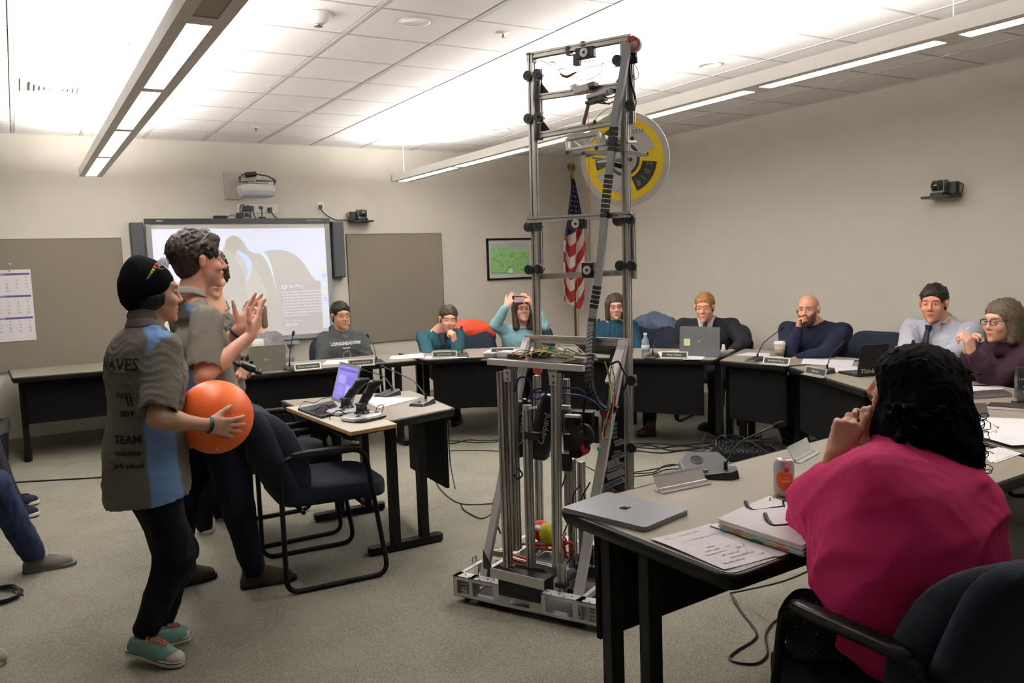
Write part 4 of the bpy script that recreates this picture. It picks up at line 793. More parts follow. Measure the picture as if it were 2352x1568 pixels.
# ------------------------------------------------------------------ signed-distance modelling: one continuous surface per body / garment
def A3(v): return np.array([v[0], v[1], v[2]], dtype=np.float32)
class SDF:
    def __init__(s): s.p = []; s.disp = None; s.bk = .02
    def _b(s, c, r): return (A3(c), r)
    def cone(s, a, b, ra, rb=None, k=.02, n=None, q=1, op='u', col=None):
        rb = ra if rb is None else rb; a, b = V(a), V(b)
        s.p.append(dict(t='c', a=A3(a), b=A3(b), ra=ra, rb=rb, k=k, n=None if n is None else A3(V(n).normalized()), q=q, op=op, col=col, c=A3((a+b)/2), R=(a-b).length/2+max(ra, rb))); return s
    def chain(s, pts, rs, k=.015, **kw):
        for i in range(len(pts)-1): s.cone(pts[i], pts[i+1], rs[i], rs[i+1], k, **kw)
        return s
    def ell(s, c, ax, r, k=.02, op='u', col=None):
        s.p.append(dict(t='e', c=A3(c), M=np.array([A3(x) for x in ax]), r=np.array(r, dtype=np.float32), k=k, op=op, col=col, R=max(r))); return s
    def cut(s, o, n, k=.004): s.p.append(dict(t='p', a=A3(o), n=A3(V(n).normalized()), op='i', k=k, c=None, R=0, col=None)); return s
    def raw(s, P, d):
        t = d['t']
        if t == 'c':
            ba = d['b']-d['a']; pa = P-d['a']; L = float(ba@ba)+1e-9
            h = np.clip((pa@ba)/L, 0, 1); v = pa-h[:, None]*ba
            if d['n'] is not None:
                m = v@d['n']; v = v+np.outer(m*(1/d['q']-1), d['n']); return (np.sqrt((v*v).sum(1))-(d['ra']+(d['rb']-d['ra'])*h))*(.5+.5*d['q'])
            return np.sqrt((v*v).sum(1))-(d['ra']+(d['rb']-d['ra'])*h)
        if t == 'e':
            v = (P-d['c'])@d['M'].T; k0 = np.sqrt(((v/d['r'])**2).sum(1)); k1 = np.sqrt(((v/d['r']**2)**2).sum(1))+1e-9
            return k0*(k0-1)/k1
        return (P-d['a'])@d['n']
    def ev(s, P, prims=None, disp=True):
        prims = s.p if prims is None else prims; D = np.full(len(P), 9., np.float32)
        for d in prims:
            r = s.raw(P, d); k = d['k']
            if d['op'] == 'u':
                h = np.maximum(k-np.abs(D-r), 0)/k; D = np.minimum(D, r)-h*h*k*.25
            elif d['op'] == 's':
                r = -r; h = np.maximum(k-np.abs(D-r), 0)/k; D = np.maximum(D, r)+h*h*k*.25
            else:
                h = np.maximum(k-np.abs(D-r), 0)/k; D = np.maximum(D, r)+h*h*k*.25
        if disp and s.disp is not None: D = D+s.disp(P)
        return D
    def mesh(s, vox, B=10, name='m'):
        us = [d for d in s.p if d['op'] == 'u']
        lo = np.min([d['c']-d['R']*1.0 for d in us], 0)-.04; hi = np.max([d['c']+d['R'] for d in us], 0)+.04
        n = np.ceil((hi-lo)/vox).astype(int)+2; n = ((n+B-1)//B)*B; nb = n//B
        G = np.full(tuple(n), .5, np.float32)
        ci = np.stack(np.meshgrid(*[np.arange(k) for k in nb], indexing='ij'), -1).reshape(-1, 3)
        cc = (lo+(ci*B+(B-1)/2)*vox).astype(np.float32); rad = vox*B*.87
        # coarse cull through per-primitive distances
        RW = np.array([s.raw(cc, d) for d in s.p]); isu = np.array([d['op'] == 'u' for d in s.p])
        D = s.ev(cc, disp=False); near = np.abs(D) < rad*1.25+.03
        G.reshape(nb[0], B, nb[1], B, nb[2], B).transpose(0, 2, 4, 1, 3, 5)[...] = np.where(D < 0, -.5, .5).reshape(tuple(nb))[..., None, None, None]
        loc = np.stack(np.meshgrid(*[np.arange(B)]*3, indexing='ij'), -1).reshape(-1, 3)
        Gb = G.reshape(nb[0], B, nb[1], B, nb[2], B)
        for q in np.nonzero(near)[0]:
            P = (lo+(ci[q]*B+loc)*vox).astype(np.float32); w = RW[:, q]; m = w[isu].min()
            pr = [d for d, x, u in zip(s.p, w, isu) if (u and x < max(m, 0)+2.2*rad+.05) or (not u and (abs(x) < rad*1.6+.03 or (d['op'] == 'i' and x > 0) or (d['op'] == 's' and x < 0)))]
            i, j, k = ci[q]; Gb[i, :, j, :, k, :] = s.ev(P, pr).reshape(B, B, B)
        # surface nets
        S = G < 0; c8 = [(i, j, k) for i in (0, 1) for j in (0, 1) for k in (0, 1)]
        sl = lambda A, o: A[o[0]:A.shape[0]-1+o[0], o[1]:A.shape[1]-1+o[1], o[2]:A.shape[2]-1+o[2]]
        cnt = sum(sl(S, o).astype(np.int8) for o in c8); act = (cnt > 0) & (cnt < 8)
        idx = -np.ones(act.shape, np.int64); A = np.argwhere(act); idx[act] = np.arange(len(A))
        vals = np.stack([sl(G, o)[act] for o in c8], 1); acc = np.zeros((len(A), 3)); num = np.zeros(len(A))
        for a in range(8):
            for b_ in range(a+1, 8):
                oa, ob = np.array(c8[a]), np.array(c8[b_])
                if np.abs(oa-ob).sum() != 1: continue
                va, vb = vals[:, a], vals[:, b_]; m = (va < 0) != (vb < 0)
                t = np.where(m, va/np.where(m, va-vb, 1), 0)[:, None]
                acc += np.where(m[:, None], oa+(ob-oa)*t, 0); num += m
        verts = lo+(A+acc/num[:, None])*vox
        F = []
        for ax in range(3):
            o1, o2 = [(1, 2), (2, 0), (0, 1)][ax]
            a = S[:-1, :-1, :-1]; sh = [slice(0, -1)]*3; sh[ax] = slice(1, None); b_ = S[tuple(sh)]
            cr = np.argwhere(a != b_); cr = cr[(cr[:, o1] > 0) & (cr[:, o2] > 0)]
            e1 = np.zeros(3, int); e1[o1] = 1; e2 = np.zeros(3, int); e2[o2] = 1
            g = lambda q: idx[q[:, 0], q[:, 1], q[:, 2]]
            q4 = np.stack([g(cr), g(cr-e1), g(cr-e1-e2), g(cr-e2)], 1)
            flip = a[cr[:, 0], cr[:, 1], cr[:, 2]]
            q4[flip] = q4[flip][:, ::-1]; F.append(q4[(q4 >= 0).all(1)])
        F = np.concatenate(F)
        F = F[:, ::-1]
        return verts, F
    def build(s, name, m, parent, vox, colf=None, label=None, sm=1):
        v, f = s.mesh(vox)
        if sm:   # light laplacian smoothing
            for _ in range(sm):
                acc = np.zeros_like(v); n = np.zeros(len(v))
                for a, b_ in ((0, 1), (1, 2), (2, 3), (3, 0)):
                    for x, y in ((a, b_), (b_, a)):
                        acc += np.stack([np.bincount(f[:, x], v[f[:, y], c], len(v)) for c in range(3)], 1); n += np.bincount(f[:, x], minlength=len(v))
                v = v*.5+acc/np.maximum(n, 1)[:, None]*.5
        o0 = np.array(ORG.get(parent.name, V(0, 0, 0))) if parent is not None else 0
        me = bpy.data.meshes.new(name); me.vertices.add(len(v)); me.vertices.foreach_set('co', (v-o0).astype(np.float32).ravel())
        me.loops.add(len(f)*4); me.loops.foreach_set('vertex_index', f.astype(np.int32).ravel())
        me.polygons.add(len(f)); me.polygons.foreach_set('loop_start', np.arange(0, len(f)*4, 4, dtype=np.int32)); me.polygons.foreach_set('loop_total', np.full(len(f), 4, np.int32))
        me.polygons.foreach_set('use_smooth', np.ones(len(f), bool)); me.update(calc_edges=True)
        if colf is not None:
            c = np.ones((len(v), 4), np.float32); c[:, :3] = colf(v); at = me.color_attributes.new('Col', 'FLOAT_COLOR', 'POINT'); at.data.foreach_set('color', c.ravel())
        me.materials.append(m); o = link(name, me, parent, None, label)
        if parent is not None: ALLCH.setdefault(parent.name, []).append(o)
        return o
def wr(ks, amp, seed=0, dirs=None):
    """cloth folds: warped sine ridges along given directions"""
    r = np.random.RandomState(seed); W = []
    nr = lambda k: (lambda q: q/np.linalg.norm(q)*k)(r.normal(size=3))
    for k in ks:
        d = r.normal(size=3) if dirs is None else np.array(dirs[r.randint(len(dirs))])+r.normal(size=3)*.25
        W.append((d/np.linalg.norm(d)*k, nr(k*.4), nr(k*.75), nr(k*.3), *(r.rand(4)*6)))
    def f(P):
        o = 0
        for d, e, e2, g_, a, b_, c, h in W:
            x = np.sin(P@d+1.9*np.sin(P@e+a)+.8*np.sin(P@e2+c)+b_); o = o+((1-np.abs(x))**1.6-.3)*(.35+.65*np.sin(P@g_+h)**2)
        return (-amp*(o/len(W))).astype(np.float32)
    return f
def lc(c): return np.array(lin(c)[:3])

M_skin = mat('skin', 'd9a184', .5, vcol=True, sss=.05, bump=.08, bscale=600)
M_hair = mat('hair', '2a1d15', .5, vcol=True, bump=1, bscale=160, stretch=(1, 1, .35), spec=.35)
M_eye = mat('eye_white', 'd8d0c8', .2); M_iris = mat('eye_dark', '241a14', .1)
M_cloth = mat('cloth', '808080', .85, vcol=True, bump=.35, bscale=700, spec=.2)
M_denim = mat('denim', '151b2c', .85, var=.25, vscale=40, bump=.4, bscale=500, spec=.2)
M_frame = mat('glasses_frame', '1c1a1e', .3)

def axes(fwd, up=V(0, 0, 1), roll=0):
    f = V(fwd).normalized(); r = f.cross(up).normalized(); u = r.cross(f)
    if roll: r, u = r*math.cos(roll)+u*math.sin(roll), u*math.cos(roll)-r*math.sin(roll)
    return r, f, u            # right (person's right), forward, up
def head(S, c, ax, s=1.0, jaw=1.0, nose=1.0, mouth=0, fat=0, ears=True):
    """c: head centre (between the ears, eye height). 0.235 m tall at s=1"""
    r, f, u = ax; L = lambda x, y, z: c+r*(x*s)+f*(y*s)+u*(z*s)
    S.ell(L(0, -.022, .035), (r, f, u), (.076*s, .096*s, .084*s), .02)
    S.ell(L(0, .023, -.028), (r, f, u), ((.060+fat)*s, .066*s, .078*s), .03)
    S.ell(L(0, .038, -.080), (r, f, u), ((.040+fat*.6)*s*jaw, .045*s, .036*s*jaw), .035)
    S.ell(L(0, .076, -.108*jaw), (r, f, u), (.019*s, .017*s, .015*s), .022)
    S.ell(L(0, .064, .028), (r, f, u), (.052*s, .030*s, .020*s), .02)
    for q in (-1, 1):
        S.ell(L(q*.031, .092, .002), (r, f, u), (.019*s, .017*s, .012*s), .016, op='s')
        S.ell(L(q*.040, .066, -.034), (r, f, u), (.022*s, .022*s, .020*s), .02)
        if ears: S.cone(L(q*.072, .000, .012), L(q*.078, -.012, .014), .012*s, .016*s, .006); S.ell(L(q*.080, -.006, -.004), (r+f*(-.4*q), f, u), (.008*s, .016*s, .031*s), .008)
        S.ell(L(q*.031, .076, .001), (r, f, u), (.0165*s, .013*s, .0105*s), .004)
    S.cone(L(0, .088, .008), L(0, .103*(.5+.5*nose), -.030), .0075*s, .0105*s, .010); S.ell(L(0, .103*(.5+.5*nose), -.034), (r, f, u), (.012*s, .012*s, .010*s), .008)
    for q in (-1, 1): S.ell(L(q*.012, .093, -.038), (r, f, u), (.008*s, .010*s, .007*s), .006)
    S.ell(L(0, .084, -.062), (r, f, u), (.024*s, .014*s, .0075*s), .005); S.ell(L(0, .082, -.0755), (r, f, u), (.021*s, .014*s, .0085*s), .005)
    if mouth: S.ell(L(0, .092, -.069), (r, f, u), (.020*s, .012*s, mouth*s), .003, op='s')
def head_col(base, c, ax, s=1.0, lip='a5564c', brow='3a2a20', beard=None, cap=None, blush='c96f5c', teeth=False, bw=1.0, shave=0, baldtop=None):
    r, f, u = [np.array(x) for x in ax]; c = np.array(c); B = lc(base)
    def fn(v):
        d = (v-c)/s; x, y, z = d@r, d@f, d@u; out = np.tile(B, (len(v), 1)); inh = (np.abs(x) < .1) & (np.abs(y) < .14) & (np.abs(z) < .14)
        def mix(m, col, a=1.0):
            m = (np.clip(m, 0, 1)*a*inh)[:, None]; out[:] = out*(1-m)+lc(col)*m
        mix(1-((np.abs(x)-.042)**2/.0007+(z+.03)**2/.0006)**1, blush, .32); mix(1-((x/.018)**2+((z+.033)/.016)**2), blush, .35)
        if shave: mix(1-np.maximum(0, ((z+.088)/.038)**2-.0)-0*x, '6b5248', shave*(1))
        if beard:
            col, top = beard; fr = (y > .015)
            sm = lambda q, w=.012: np.clip(.5+q/w, 0, 1); nz = .004*np.sin(x*420+z*300)+.003*np.sin(z*700-x*200); m = sm(top-z+nz+np.maximum(0, np.abs(x)-.030)*.9)*sm(y-.0+nz); mus = sm(.030-np.abs(x)+nz)*sm(.008-np.abs(z+.050)+nz, .006)*(y > .05)
            m = np.maximum(m*(1-((np.abs(x) < .018) & (z > -.079) & (z < -.058) & (y > .05))), mus); mix(m, col, .8)
        if baldtop: mix((z > .06)*1.0, baldtop, .4)
        mix(1-((x/.024)**2+((z+.069)/.0125)**2-.25), lip, .85*1.0 if True else 0)
        if teeth: mix((np.abs(x) < .017)*(np.abs(z+.067) < .0040)*(y > .07)*1.0, 'd8c8be', .7)
        for q in (-1, 1):
            mix(1-(((x-q*.032)/.021)**2+((z-.0225-.05*np.minimum(0, -np.abs(x)+.03))/(.0052*bw))**2), brow, .9)
            e = ((x-q*.031)/.0125)**2+((z-.001)/.0050)**2; fr = y > .07
            mix((e < 1)*fr*1.0, 'bdb0a6'); mix(((e >= 1) & (e < 1.9) & (z > .002))*fr*1.0, '2e1f1a', .8); mix((((x-q*.031)/.0058)**2+((z-.001)/.0052)**2 < 1)*fr*1.0, '20160f')
        return out
    return fn
def hand(S, wr_, d, n, side, curl=(.3, .3, .35, .4), thumb=(.6, .3), s=1.0, spread=.06, k=.006, bend2=1.0, fl=1.0):
    """wr_: wrist; d: toward the fingers; n: out of the palm; side +1 if the thumb lies on d x n side"""
    d = V(d).normalized(); n = V(n); n = (n-d*n.dot(d)).normalized(); t = d.cross(n)*side
    P = lambda a, b_, c_: wr_+d*(a*s)+t*(b_*s)+n*(c_*s)
    kn = [(.088, .030), (.092, .010), (.088, -.010), (.080, -.028)]; ln = [(.042, .026, .021), (.046, .030, .022), (.043, .028, .022), (.034, .021, .019)]
    S.cone(P(-.01, 0, 0), P(.03, .004, 0), .024*s, .027*s, .015, n=n, q=.65)
    for (a, b_) in kn: S.cone(P(.02, b_*.6, 0), P(a-.008, b_, 0), .0135*s, .0115*s, .012)
    S.ell(P(.035, .022, .008), (d, t, n), (.03*s, .016*s, .013*s), .012); S.ell(P(.04, -.018, .006), (d, t, n), (.035*s, .012*s, .011*s), .012)
    tips = []
    for i, ((a, b_), L3) in enumerate(zip(kn, ln)):
        p = P(a-.004, b_, 0); dd = (d+t*(spread*(1.5-i)*1.0)).normalized(); ang = 0
        nn = (n-dd*n.dot(dd)).normalized(); rr = (.0100, .0092, .0085, .0073)
        for j, L in enumerate(L3):
            ang = curl[i]*(1.0 if j == 0 else 1.15*bend2)
            dd, nn = (dd*math.cos(ang)+nn*math.sin(ang)), (nn*math.cos(ang)-dd*math.sin(ang))
            q = p+dd*(L*s*fl); S.cone(p, q, rr[j]*s, rr[j+1]*s, k); p = q
        tips.append(p)
    # thumb
    b0 = P(.018, .022, .006); d1 = (d*math.cos(thumb[0])+t*math.sin(thumb[0])+n*.25).normalized(); p1 = b0+d1*(.042*s); S.cone(b0, p1, .0145*s, .0115*s, .012)
    d2 = (d1-t*thumb[1]*.6+n*thumb[1]*.5+d*.15).normalized(); p2 = p1+d2*(.032*s); S.cone(p1, p2, .0108*s, .0095*s, k); p3 = p2+(d2-t*thumb[1]*.3).normalized()*(.026*s); S.cone(p2, p3, .0095*s, .0075*s, k)
    return tips+[p3]
def arm(S, sh, el, wr_, r=(.048, .040, .038, .025), k=.02):
    sh, el, wr_ = V(sh), V(el), V(wr_)
    S.cone(sh, el, r[0], r[1], k); m = el.lerp(wr_, .35); S.cone(el, m, r[1], r[2], k); S.cone(m, wr_, r[2], r[3], k, )
def leg(S, hip, kn, an, r=(.085, .058, .056, .038), k=.02):
    hip, kn, an = V(hip), V(kn), V(an); S.cone(hip, kn, r[0], r[1], k); m = kn.lerp(an, .3); S.cone(kn, m, r[1], r[2], k); S.cone(m, an, r[2], r[3], k)
def torso(S, pel, ch, nk, side, g=1.0, q=.62, k=.05, sw=.155, f=None, shk=.48):
    """pelvis, chest and neck-base centres; side: unit vector across the shoulders"""
    pel, ch, nk = V(pel), V(ch), V(nk); n = f if f is not None else side.cross(nk-pel).normalized()
    for a, b_, ra, rb, w in ((pel, pel.lerp(ch, .5), .105*g, .095*g, .06), (pel.lerp(ch, .5), ch, .095*g, .11*g, .06)):
        for x in (-1, 1): S.cone(a+side*(x*w*g), b_+side*(x*w*g), ra, rb, k, n=n, q=q+.15)
        S.cone(a, b_, ra, rb, k, n=n, q=q+.2)
    S.cone(ch-side*sw*.7, ch+side*sw*.7, .10*g, .10*g, k, n=n, q=.85)
    up = (nk-ch)
    for x in (-1, 1): S.cone(nk-up*.12+side*(x*.03), ch+up*(1-shk+.0)+side*(x*sw), .042*g, .050*g, .05)
def eyes(t, c, ax, s=1.0, m=None):
    pass
def shoe(lab, name, heel, toe, mu, ms, h=.07, w=.045, lace=None, toecap=None, ankle=None, group=None, up=V(0, 0, 1), parent=None, low=False, cat='shoe'):
    """a shoe: upper, sole, laces. heel/toe: points on the sole's underside"""
    heel, toe = V(heel), V(toe); d = (toe-heel); L = d.length; d.normalize(); sd = d.cross(up).normalized(); u = sd.cross(d)
    t = thing(name, lab, cat, heel, group) if parent is None else parent
    S = SDF(); w_ = w
    prof = [(-.02, .85), (.15, .8), (.4, .82), (.66, 1.0), (.9, .82), (1.0, .5)]
    S.cone(heel+d*(.14*L)+u*.03, heel+d*(.55*L)+u*.032, w*.72, w*.80, .02); S.cone(heel+d*(.55*L)+u*.030, heel+d*(.80*L)+u*.024, w*.86, w*.74, .02)
    S.cone(heel+d*(.16*L)+u*.04, heel+d*(.20*L)+u*h, w*.68, w*.72, .02); S.cone(heel+d*(.22*L)+u*(h*.85), heel+d*(.62*L)+u*.035, w*.62, w*.62, .03)
    S.cut(heel+u*.012, -u); S.cut(heel+d*(.2*L)+u*(h+.012)-d*.0, u-d*.0); 
    S.build('upper', mu, t, .005)
    pts = [(-.0, 0)]; n = 10; prof = [(0.0, .45), (.04, .68), (.14, .74), (.35, .72), (.55, .84), (.72, .95), (.86, .86), (.95, .62), (1.0, .25)]
    poly = [(a*L, w*b_) for a, b_ in prof]+[(a*L, -w*b_) for a, b_ in prof[::-1]]
    MB().prism(poly, heel, u*.022, d, sd).build('sole', ms, t, 'a', bev=.004)
    if toecap: MB().ball(heel+d*(.83*L)+u*.028, (L*.16, w*.78, .026), 16, 10, (d, sd, u)).build('toe_cap', toecap, t, True)
    if lace:
        up_o = [c for c in ALLCH[t.name] if c.name.startswith('upper')][-1]; o_ = ORG[up_o.name]
        bv = BVHTree.FromPolygons([v.co+o_ for v in up_o.data.vertices], [tuple(q.vertices) for q in up_o.data.polygons])
        def on(a, b_, off=.002):
            q = heel+d*(a*L)+sd*(b_*w); h_ = bv.ray_cast(q+u*.2, -u)[0]; return (h_ if h_ is not None else q+u*.04)+u*off
        m = MB()
        for i in range(6):
            a = .40+.052*i
            for q in (-1, 1): m.tube([on(a, q*.42), on(a+.012, q*.2), on(a+.026, 0, .004), on(a+.04, -q*.2), on(a+.05, -q*.42)], .0026, 5)
        for q in (-1, 1): k0 = on(.40, 0, .004); m.tube([k0, k0+sd*(q*.02)+u*.012, k0+sd*(q*.04)+d*.012, k0+sd*(q*.025)-u*.004+d*.02, k0], .0022, 5, sub=4)
        m.build('laces', lace, t, True)['kind'] = 'stuff'
        if toecap:
            m = MB()
            for i in range(6):
                for q in (-1, 1): pp = on(.40+.052*i, q*.50, .0005); m.cyl(pp, pp+u*.0015, .0032, 8)
            m.build('eyelets', M_frame, t)['kind'] = 'stuff'
            MB().tube([heel+d*(x*1.0)+sd*(y*1.012)+u*.0185 for x, y in poly+[poly[0]]], .0016, 5).build('sole_line', M_frame, t)
    return t
def glasses(parent, c, ax, s=1.0, m=None, rx=.022, rz=.016, th=.0016, name='glasses', y=.098, z=0.0):
    r, f, u = ax; L = lambda a, b_, d: c+r*(a*s)+f*(b_*s)+u*(d*s); b = MB()
    for q in (-1, 1):
        pts = [L(q*.033+rx*math.copysign(abs(math.cos(a))**.7, math.cos(a)), y-.12*rx*abs(math.cos(a)), z+rz*math.copysign(abs(math.sin(a))**.7, math.sin(a))) for a in [2*PI*i/20 for i in range(21)]]
        b.tube(pts, th*s, 6, cap=False); b.tube([L(q*(.033+rx), y-.006, z+.006), L(q*.074, .05, .008), L(q*.079, 0, .010), L(q*.079, -.02, -.004)], th*s, 6)
    b.tube([L(-.012, y, z+.004), L(0, y+.004, z+.007), L(.012, y, z+.004)], th*s, 6)
    return b.build(name, m or M_frame, parent, True)
def hairdo(t, c, ax, s, style, col, vox=.005, hi=None, extra=None, m=None):
    r, f, u = ax; L = lambda x, y, z: c+r*(x*s)+f*(y*s)+u*(z*s); S = SDF()
    if style in ('short', 'thick', 'buzz', 'curly'):
        g = {'short': .006, 'thick': .009, 'buzz': -.004, 'curly': .028}[style]
        S.ell(L(0, -.024-g*.3, .040+g*.6), (r, f, u), ((.082+g*.8)*s, (.104+g)*s, (.088+g)*s), .02)
        S.ell(L(0, -.05, -.01), (r, f, u), ((.070+g*.6)*s, (.062+g*.7)*s, .085*s), .03)
        if style == 'curly':
            for q in (-1, 1): S.ell(L(q*.085, 0, -.01), (r, f, u), (.03*s, .05*s, .07*s), .02)
        if style == 'thick': S.ell(L(0, .055, .095), (r, f, u), (.06*s, .042*s, .026*s), .03)
        S.ell(L(0, .137, .002), (r, f, u), (.086*s, .076*s, (.093-g*.45)*s), .01, op='s')
        S.cut(L(0, -.02, -.052), -u*.84+f*.54, .01)
        for q in (-1, 1): S.ell(L(q*.088, .010, -.042), (r, f, u), (.036*s, (.040 if style != 'curly' else .01)*s, .072*s), .008, op='s')
    elif style in ('bob', 'long', 'shoulder'):
        dn = {'bob': -.105, 'shoulder': -.17, 'long': -.24}[style]
        S.ell(L(0, -.026, .044), (r, f, u), (.090*s, .108*s, .090*s), .02)
        for q in (-1, 1):
            S.cone(L(q*.070, -.010, .02), L(q*.078, .004, dn), .036*s, .030*s, .04); S.cone(L(q*.045, -.07, .01), L(q*.06, -.06, dn), .048*s, .042*s, .04)
        S.cone(L(0, -.085, .02), L(0, -.08, dn), .05*s, .045*s, .04)
        S.ell(L(0, .138, -.03), (r, f, u), (.075*s, .082*s, .104*s), .012, op='s')
        S.cone(L(0, .03, -.06), L(0, .06, -.30), .057*s, .06*s, .01, op='s')
        if style == 'bob': S.cone(L(0, -.02, -.10), L(0, -.02, -.2), .05*s, .05*s, .01, op='s')
    rn = random.Random(len(style)+3)
    nl, lr, ll = {'thick': (240, .0085, .030), 'short': (110, .006, .022), 'curly': (150, .012, .018), 'bob': (70, .007, .05), 'long': (90, .010, .05), 'shoulder': (110, .009, .04)}.get(style, (0, 0, 0))
    E0 = [d for d in S.p if d['t'] == 'e' and d['op'] == 'u'][0]; subs = [d for d in S.p if d['op'] != 'u']; LS = []
    for _ in range(nl):
        a, z = rn.uniform(0, 2*PI), rn.uniform(-.45, 1) if style not in ('bob', 'long') else rn.uniform(-.1, 1)
        q = math.sqrt(max(0, 1-z*z)); R_ = E0['r']; pnt = V(E0['c'])+r*(float(R_[0])*q*math.cos(a))+f*(float(R_[1])*q*math.sin(a))+u*(float(R_[2])*z)
        nrm = (pnt-V(E0['c'])).normalized(); fl = (-f*.8-u*(.5 if z > .3 else 1.0)+r*rn.uniform(-.5, .5)) if style != 'curly' else V(rn.uniform(-1, 1), rn.uniform(-1, 1), rn.uniform(-1, 1))
        fl = fl-nrm*fl.dot(nrm); fl.normalize(); e = pnt+fl*(ll*rn.uniform(.6, 1.3)*s)+nrm*(lr*(rn.uniform(-.4, .9) if style in ('thick', 'short', 'curly') else -ll/lr*.35)*s)
        LS.append((pnt, e, lr*s, lr*.45*s))
    base = list(S.p); ku = [d for d in base if d['op'] == 'u']; kr = [d for d in base if d['op'] != 'u']
    S.p = ku
    for pnt, e, ra, rb in LS: S.cone(pnt, e, ra, rb, .004)
    S.p = S.p+kr
    if extra: extra(S, L, ax, s)
    amp = {'curly': .012, 'long': .006}.get(style, .004)
    amp *= {'thick': 2.4, 'short': 1.8, 'buzz': .5}.get(style, 1)
    S.disp = wr([60/s, 95/s, 150/s, 230/s], amp, 3, dirs=[tuple(r), tuple(f*.7+r*.7), tuple(r*.8-f*.6)] if style not in ('curly',) else None)
    ca, cb = lc(col), lc(hi or col); rn = np.random.RandomState(5); dd_ = rn.normal(size=(3, 3))*60
    def cf(v): k = (.5+.5*np.sin(v@dd_[0]*5+3*np.sin(v@dd_[1]*2.3)+2*np.sin(v@dd_[2]*4)))[:, None]**2*.6; return ca*(1-k)+cb*k
    return S.build('hair', M_hair, t, vox, cf)
def person(lab, hc, face, bf, nk, pel, arms, hands, legs=None, s=1.0, skin='d8a58a', hair=('short', '3a2a20'), top='5a6a80', infl=.014, sleeve='long', pants=None, tmat=None,
           vox=.006, cvox=.010, g=1.0, up=V(0, 0, 1), ch=None, sw=.155, fold=.024, hem=None, neckw=.060, hk={}, fk={}, topx=None, tname='shirt', roll=0, group=None, tq=.66, hairx=None, fat=1.0, sub=None, shd=None, armr=None, cuff=.93, shk=.42):
    hc, nk, pel = V(hc), V(nk), V(pel); ax = axes(face, up, roll); side = V(bf).normalized().cross(V(0, 0, 1)).normalized(); fwd = V(bf).normalized()
    t = thing('person', lab, 'person', (pel.x, pel.y, 0), group)
    ch = V(ch) if ch is not None else nk.lerp(pel, .40)+fwd*.01
    B = SDF(); head(B, hc, ax, s, **hk)
    B.cone(hc-ax[1]*(.020*s)-ax[2]*(.06*s), nk, neckw*s, (neckw+.006)*s, .02)
    torso(B, pel, ch, nk, side, g*.96, .62, .05, sw, fwd, shk+.03)
    shs = {}
    ar = armr or (.048, .040, .038, .024)
    for k_, q in (('R', 1), ('L', -1)):
        sh = nk+(ch-nk)*shk+side*(q*(sw+.02)*g); 
        if shd and k_ in shd: sh = V(shd[k_])
        shs[k_] = sh
        if k_ in arms:
            el, wr_ = V(arms[k_][0]), V(arms[k_][1]); arm(B, sh, el, wr_, ar)
            if k_ in hands:
                h_ = dict(hands[k_]); d_ = h_.pop('d'); n_ = h_.pop('n'); hand(B, wr_, d_, n_, q, **h_)
    if legs and (vox < .006 or pants is None):      # trousers hide the rest of the legs
        for k_, q in (('R', 1), ('L', -1)):
            if k_ in legs: kn, an = V(legs[k_][0]), V(legs[k_][1]); leg(B, pel+side*(q*.085*g)-V(0, 0, .0), kn, an)
    B.build('body', M_skin, t, vox, head_col(skin, hc, ax, s, **fk))
    # garment
    T = SDF(); gi = infl; slv = []
    torso(T, pel, ch, nk, side, g*fat+infl*5.0, tq, .06, sw*.93, fwd, shk+.03)
    T.cone(ch.lerp(nk, .7), nk-V(0, 0, .022), .078, .055+infl*.5, .03)
    T.cut(nk+V(0, 0, .032 if sleeve == 'long' else .012), V(0, 0, .9)+fwd*(.3 if sleeve == 'long' else .42), .01)
    for k_, q in (('R', 1), ('L', -1)):
        if k_ not in arms: continue
        sh, el, wr_ = shs[k_], V(arms[k_][0]), V(arms[k_][1])
        if sleeve == 'long':
            T.cone(sh, el, ar[0]+gi+.004, ar[1]+gi+.004, .035); m_ = el.lerp(wr_, cuff*.54); T.cone(el, m_, ar[1]+gi+.004, ar[2]+gi*.9, .012); T.cone(m_, el.lerp(wr_, cuff), ar[2]+gi*.9, ar[3]+.010+gi*.3, .012)
        else:
            e_ = sh.lerp(el, sleeve); T.cone(sh, e_, ar[0]+gi+.008, ar[1]+.036, .03, n=side, q=.88); T.cut(e_, e_-sh) if False else None; slv.append((e_, (e_-sh).normalized(), sh))
    if topx: topx(T, dict(nk=nk, ch=ch, pel=pel, side=side, fwd=fwd, sh=shs, hc=hc, ax=ax, t=t))
    if hem is not None:
        for k_, q in (('R', 1), ('L', -1)):
            if legs and k_ in legs: h_ = pel+side*(q*.085*g); T.cone(h_, h_.lerp(V(legs[k_][0]), .45), .098*g+.022, .10, .04)
        T.cut(hem[0], hem[1])
    for e_, d_, sh_ in slv: T.cone(e_+d_*.055, e_+d_*.10, .085, .09, .004, op='s'); T.cone(e_-d_*.01, e_+d_*.06, .050, .062, .004, op='s')
    if fold: T.disp = wr([22, 36, 58, 85], fold, len(lab) % 7)
    colf = top if callable(top) else (lambda v, c_=lc(top): np.tile(c_, (len(v), 1)))
    T.build(tname, tmat or M_cloth, t, cvox, colf)
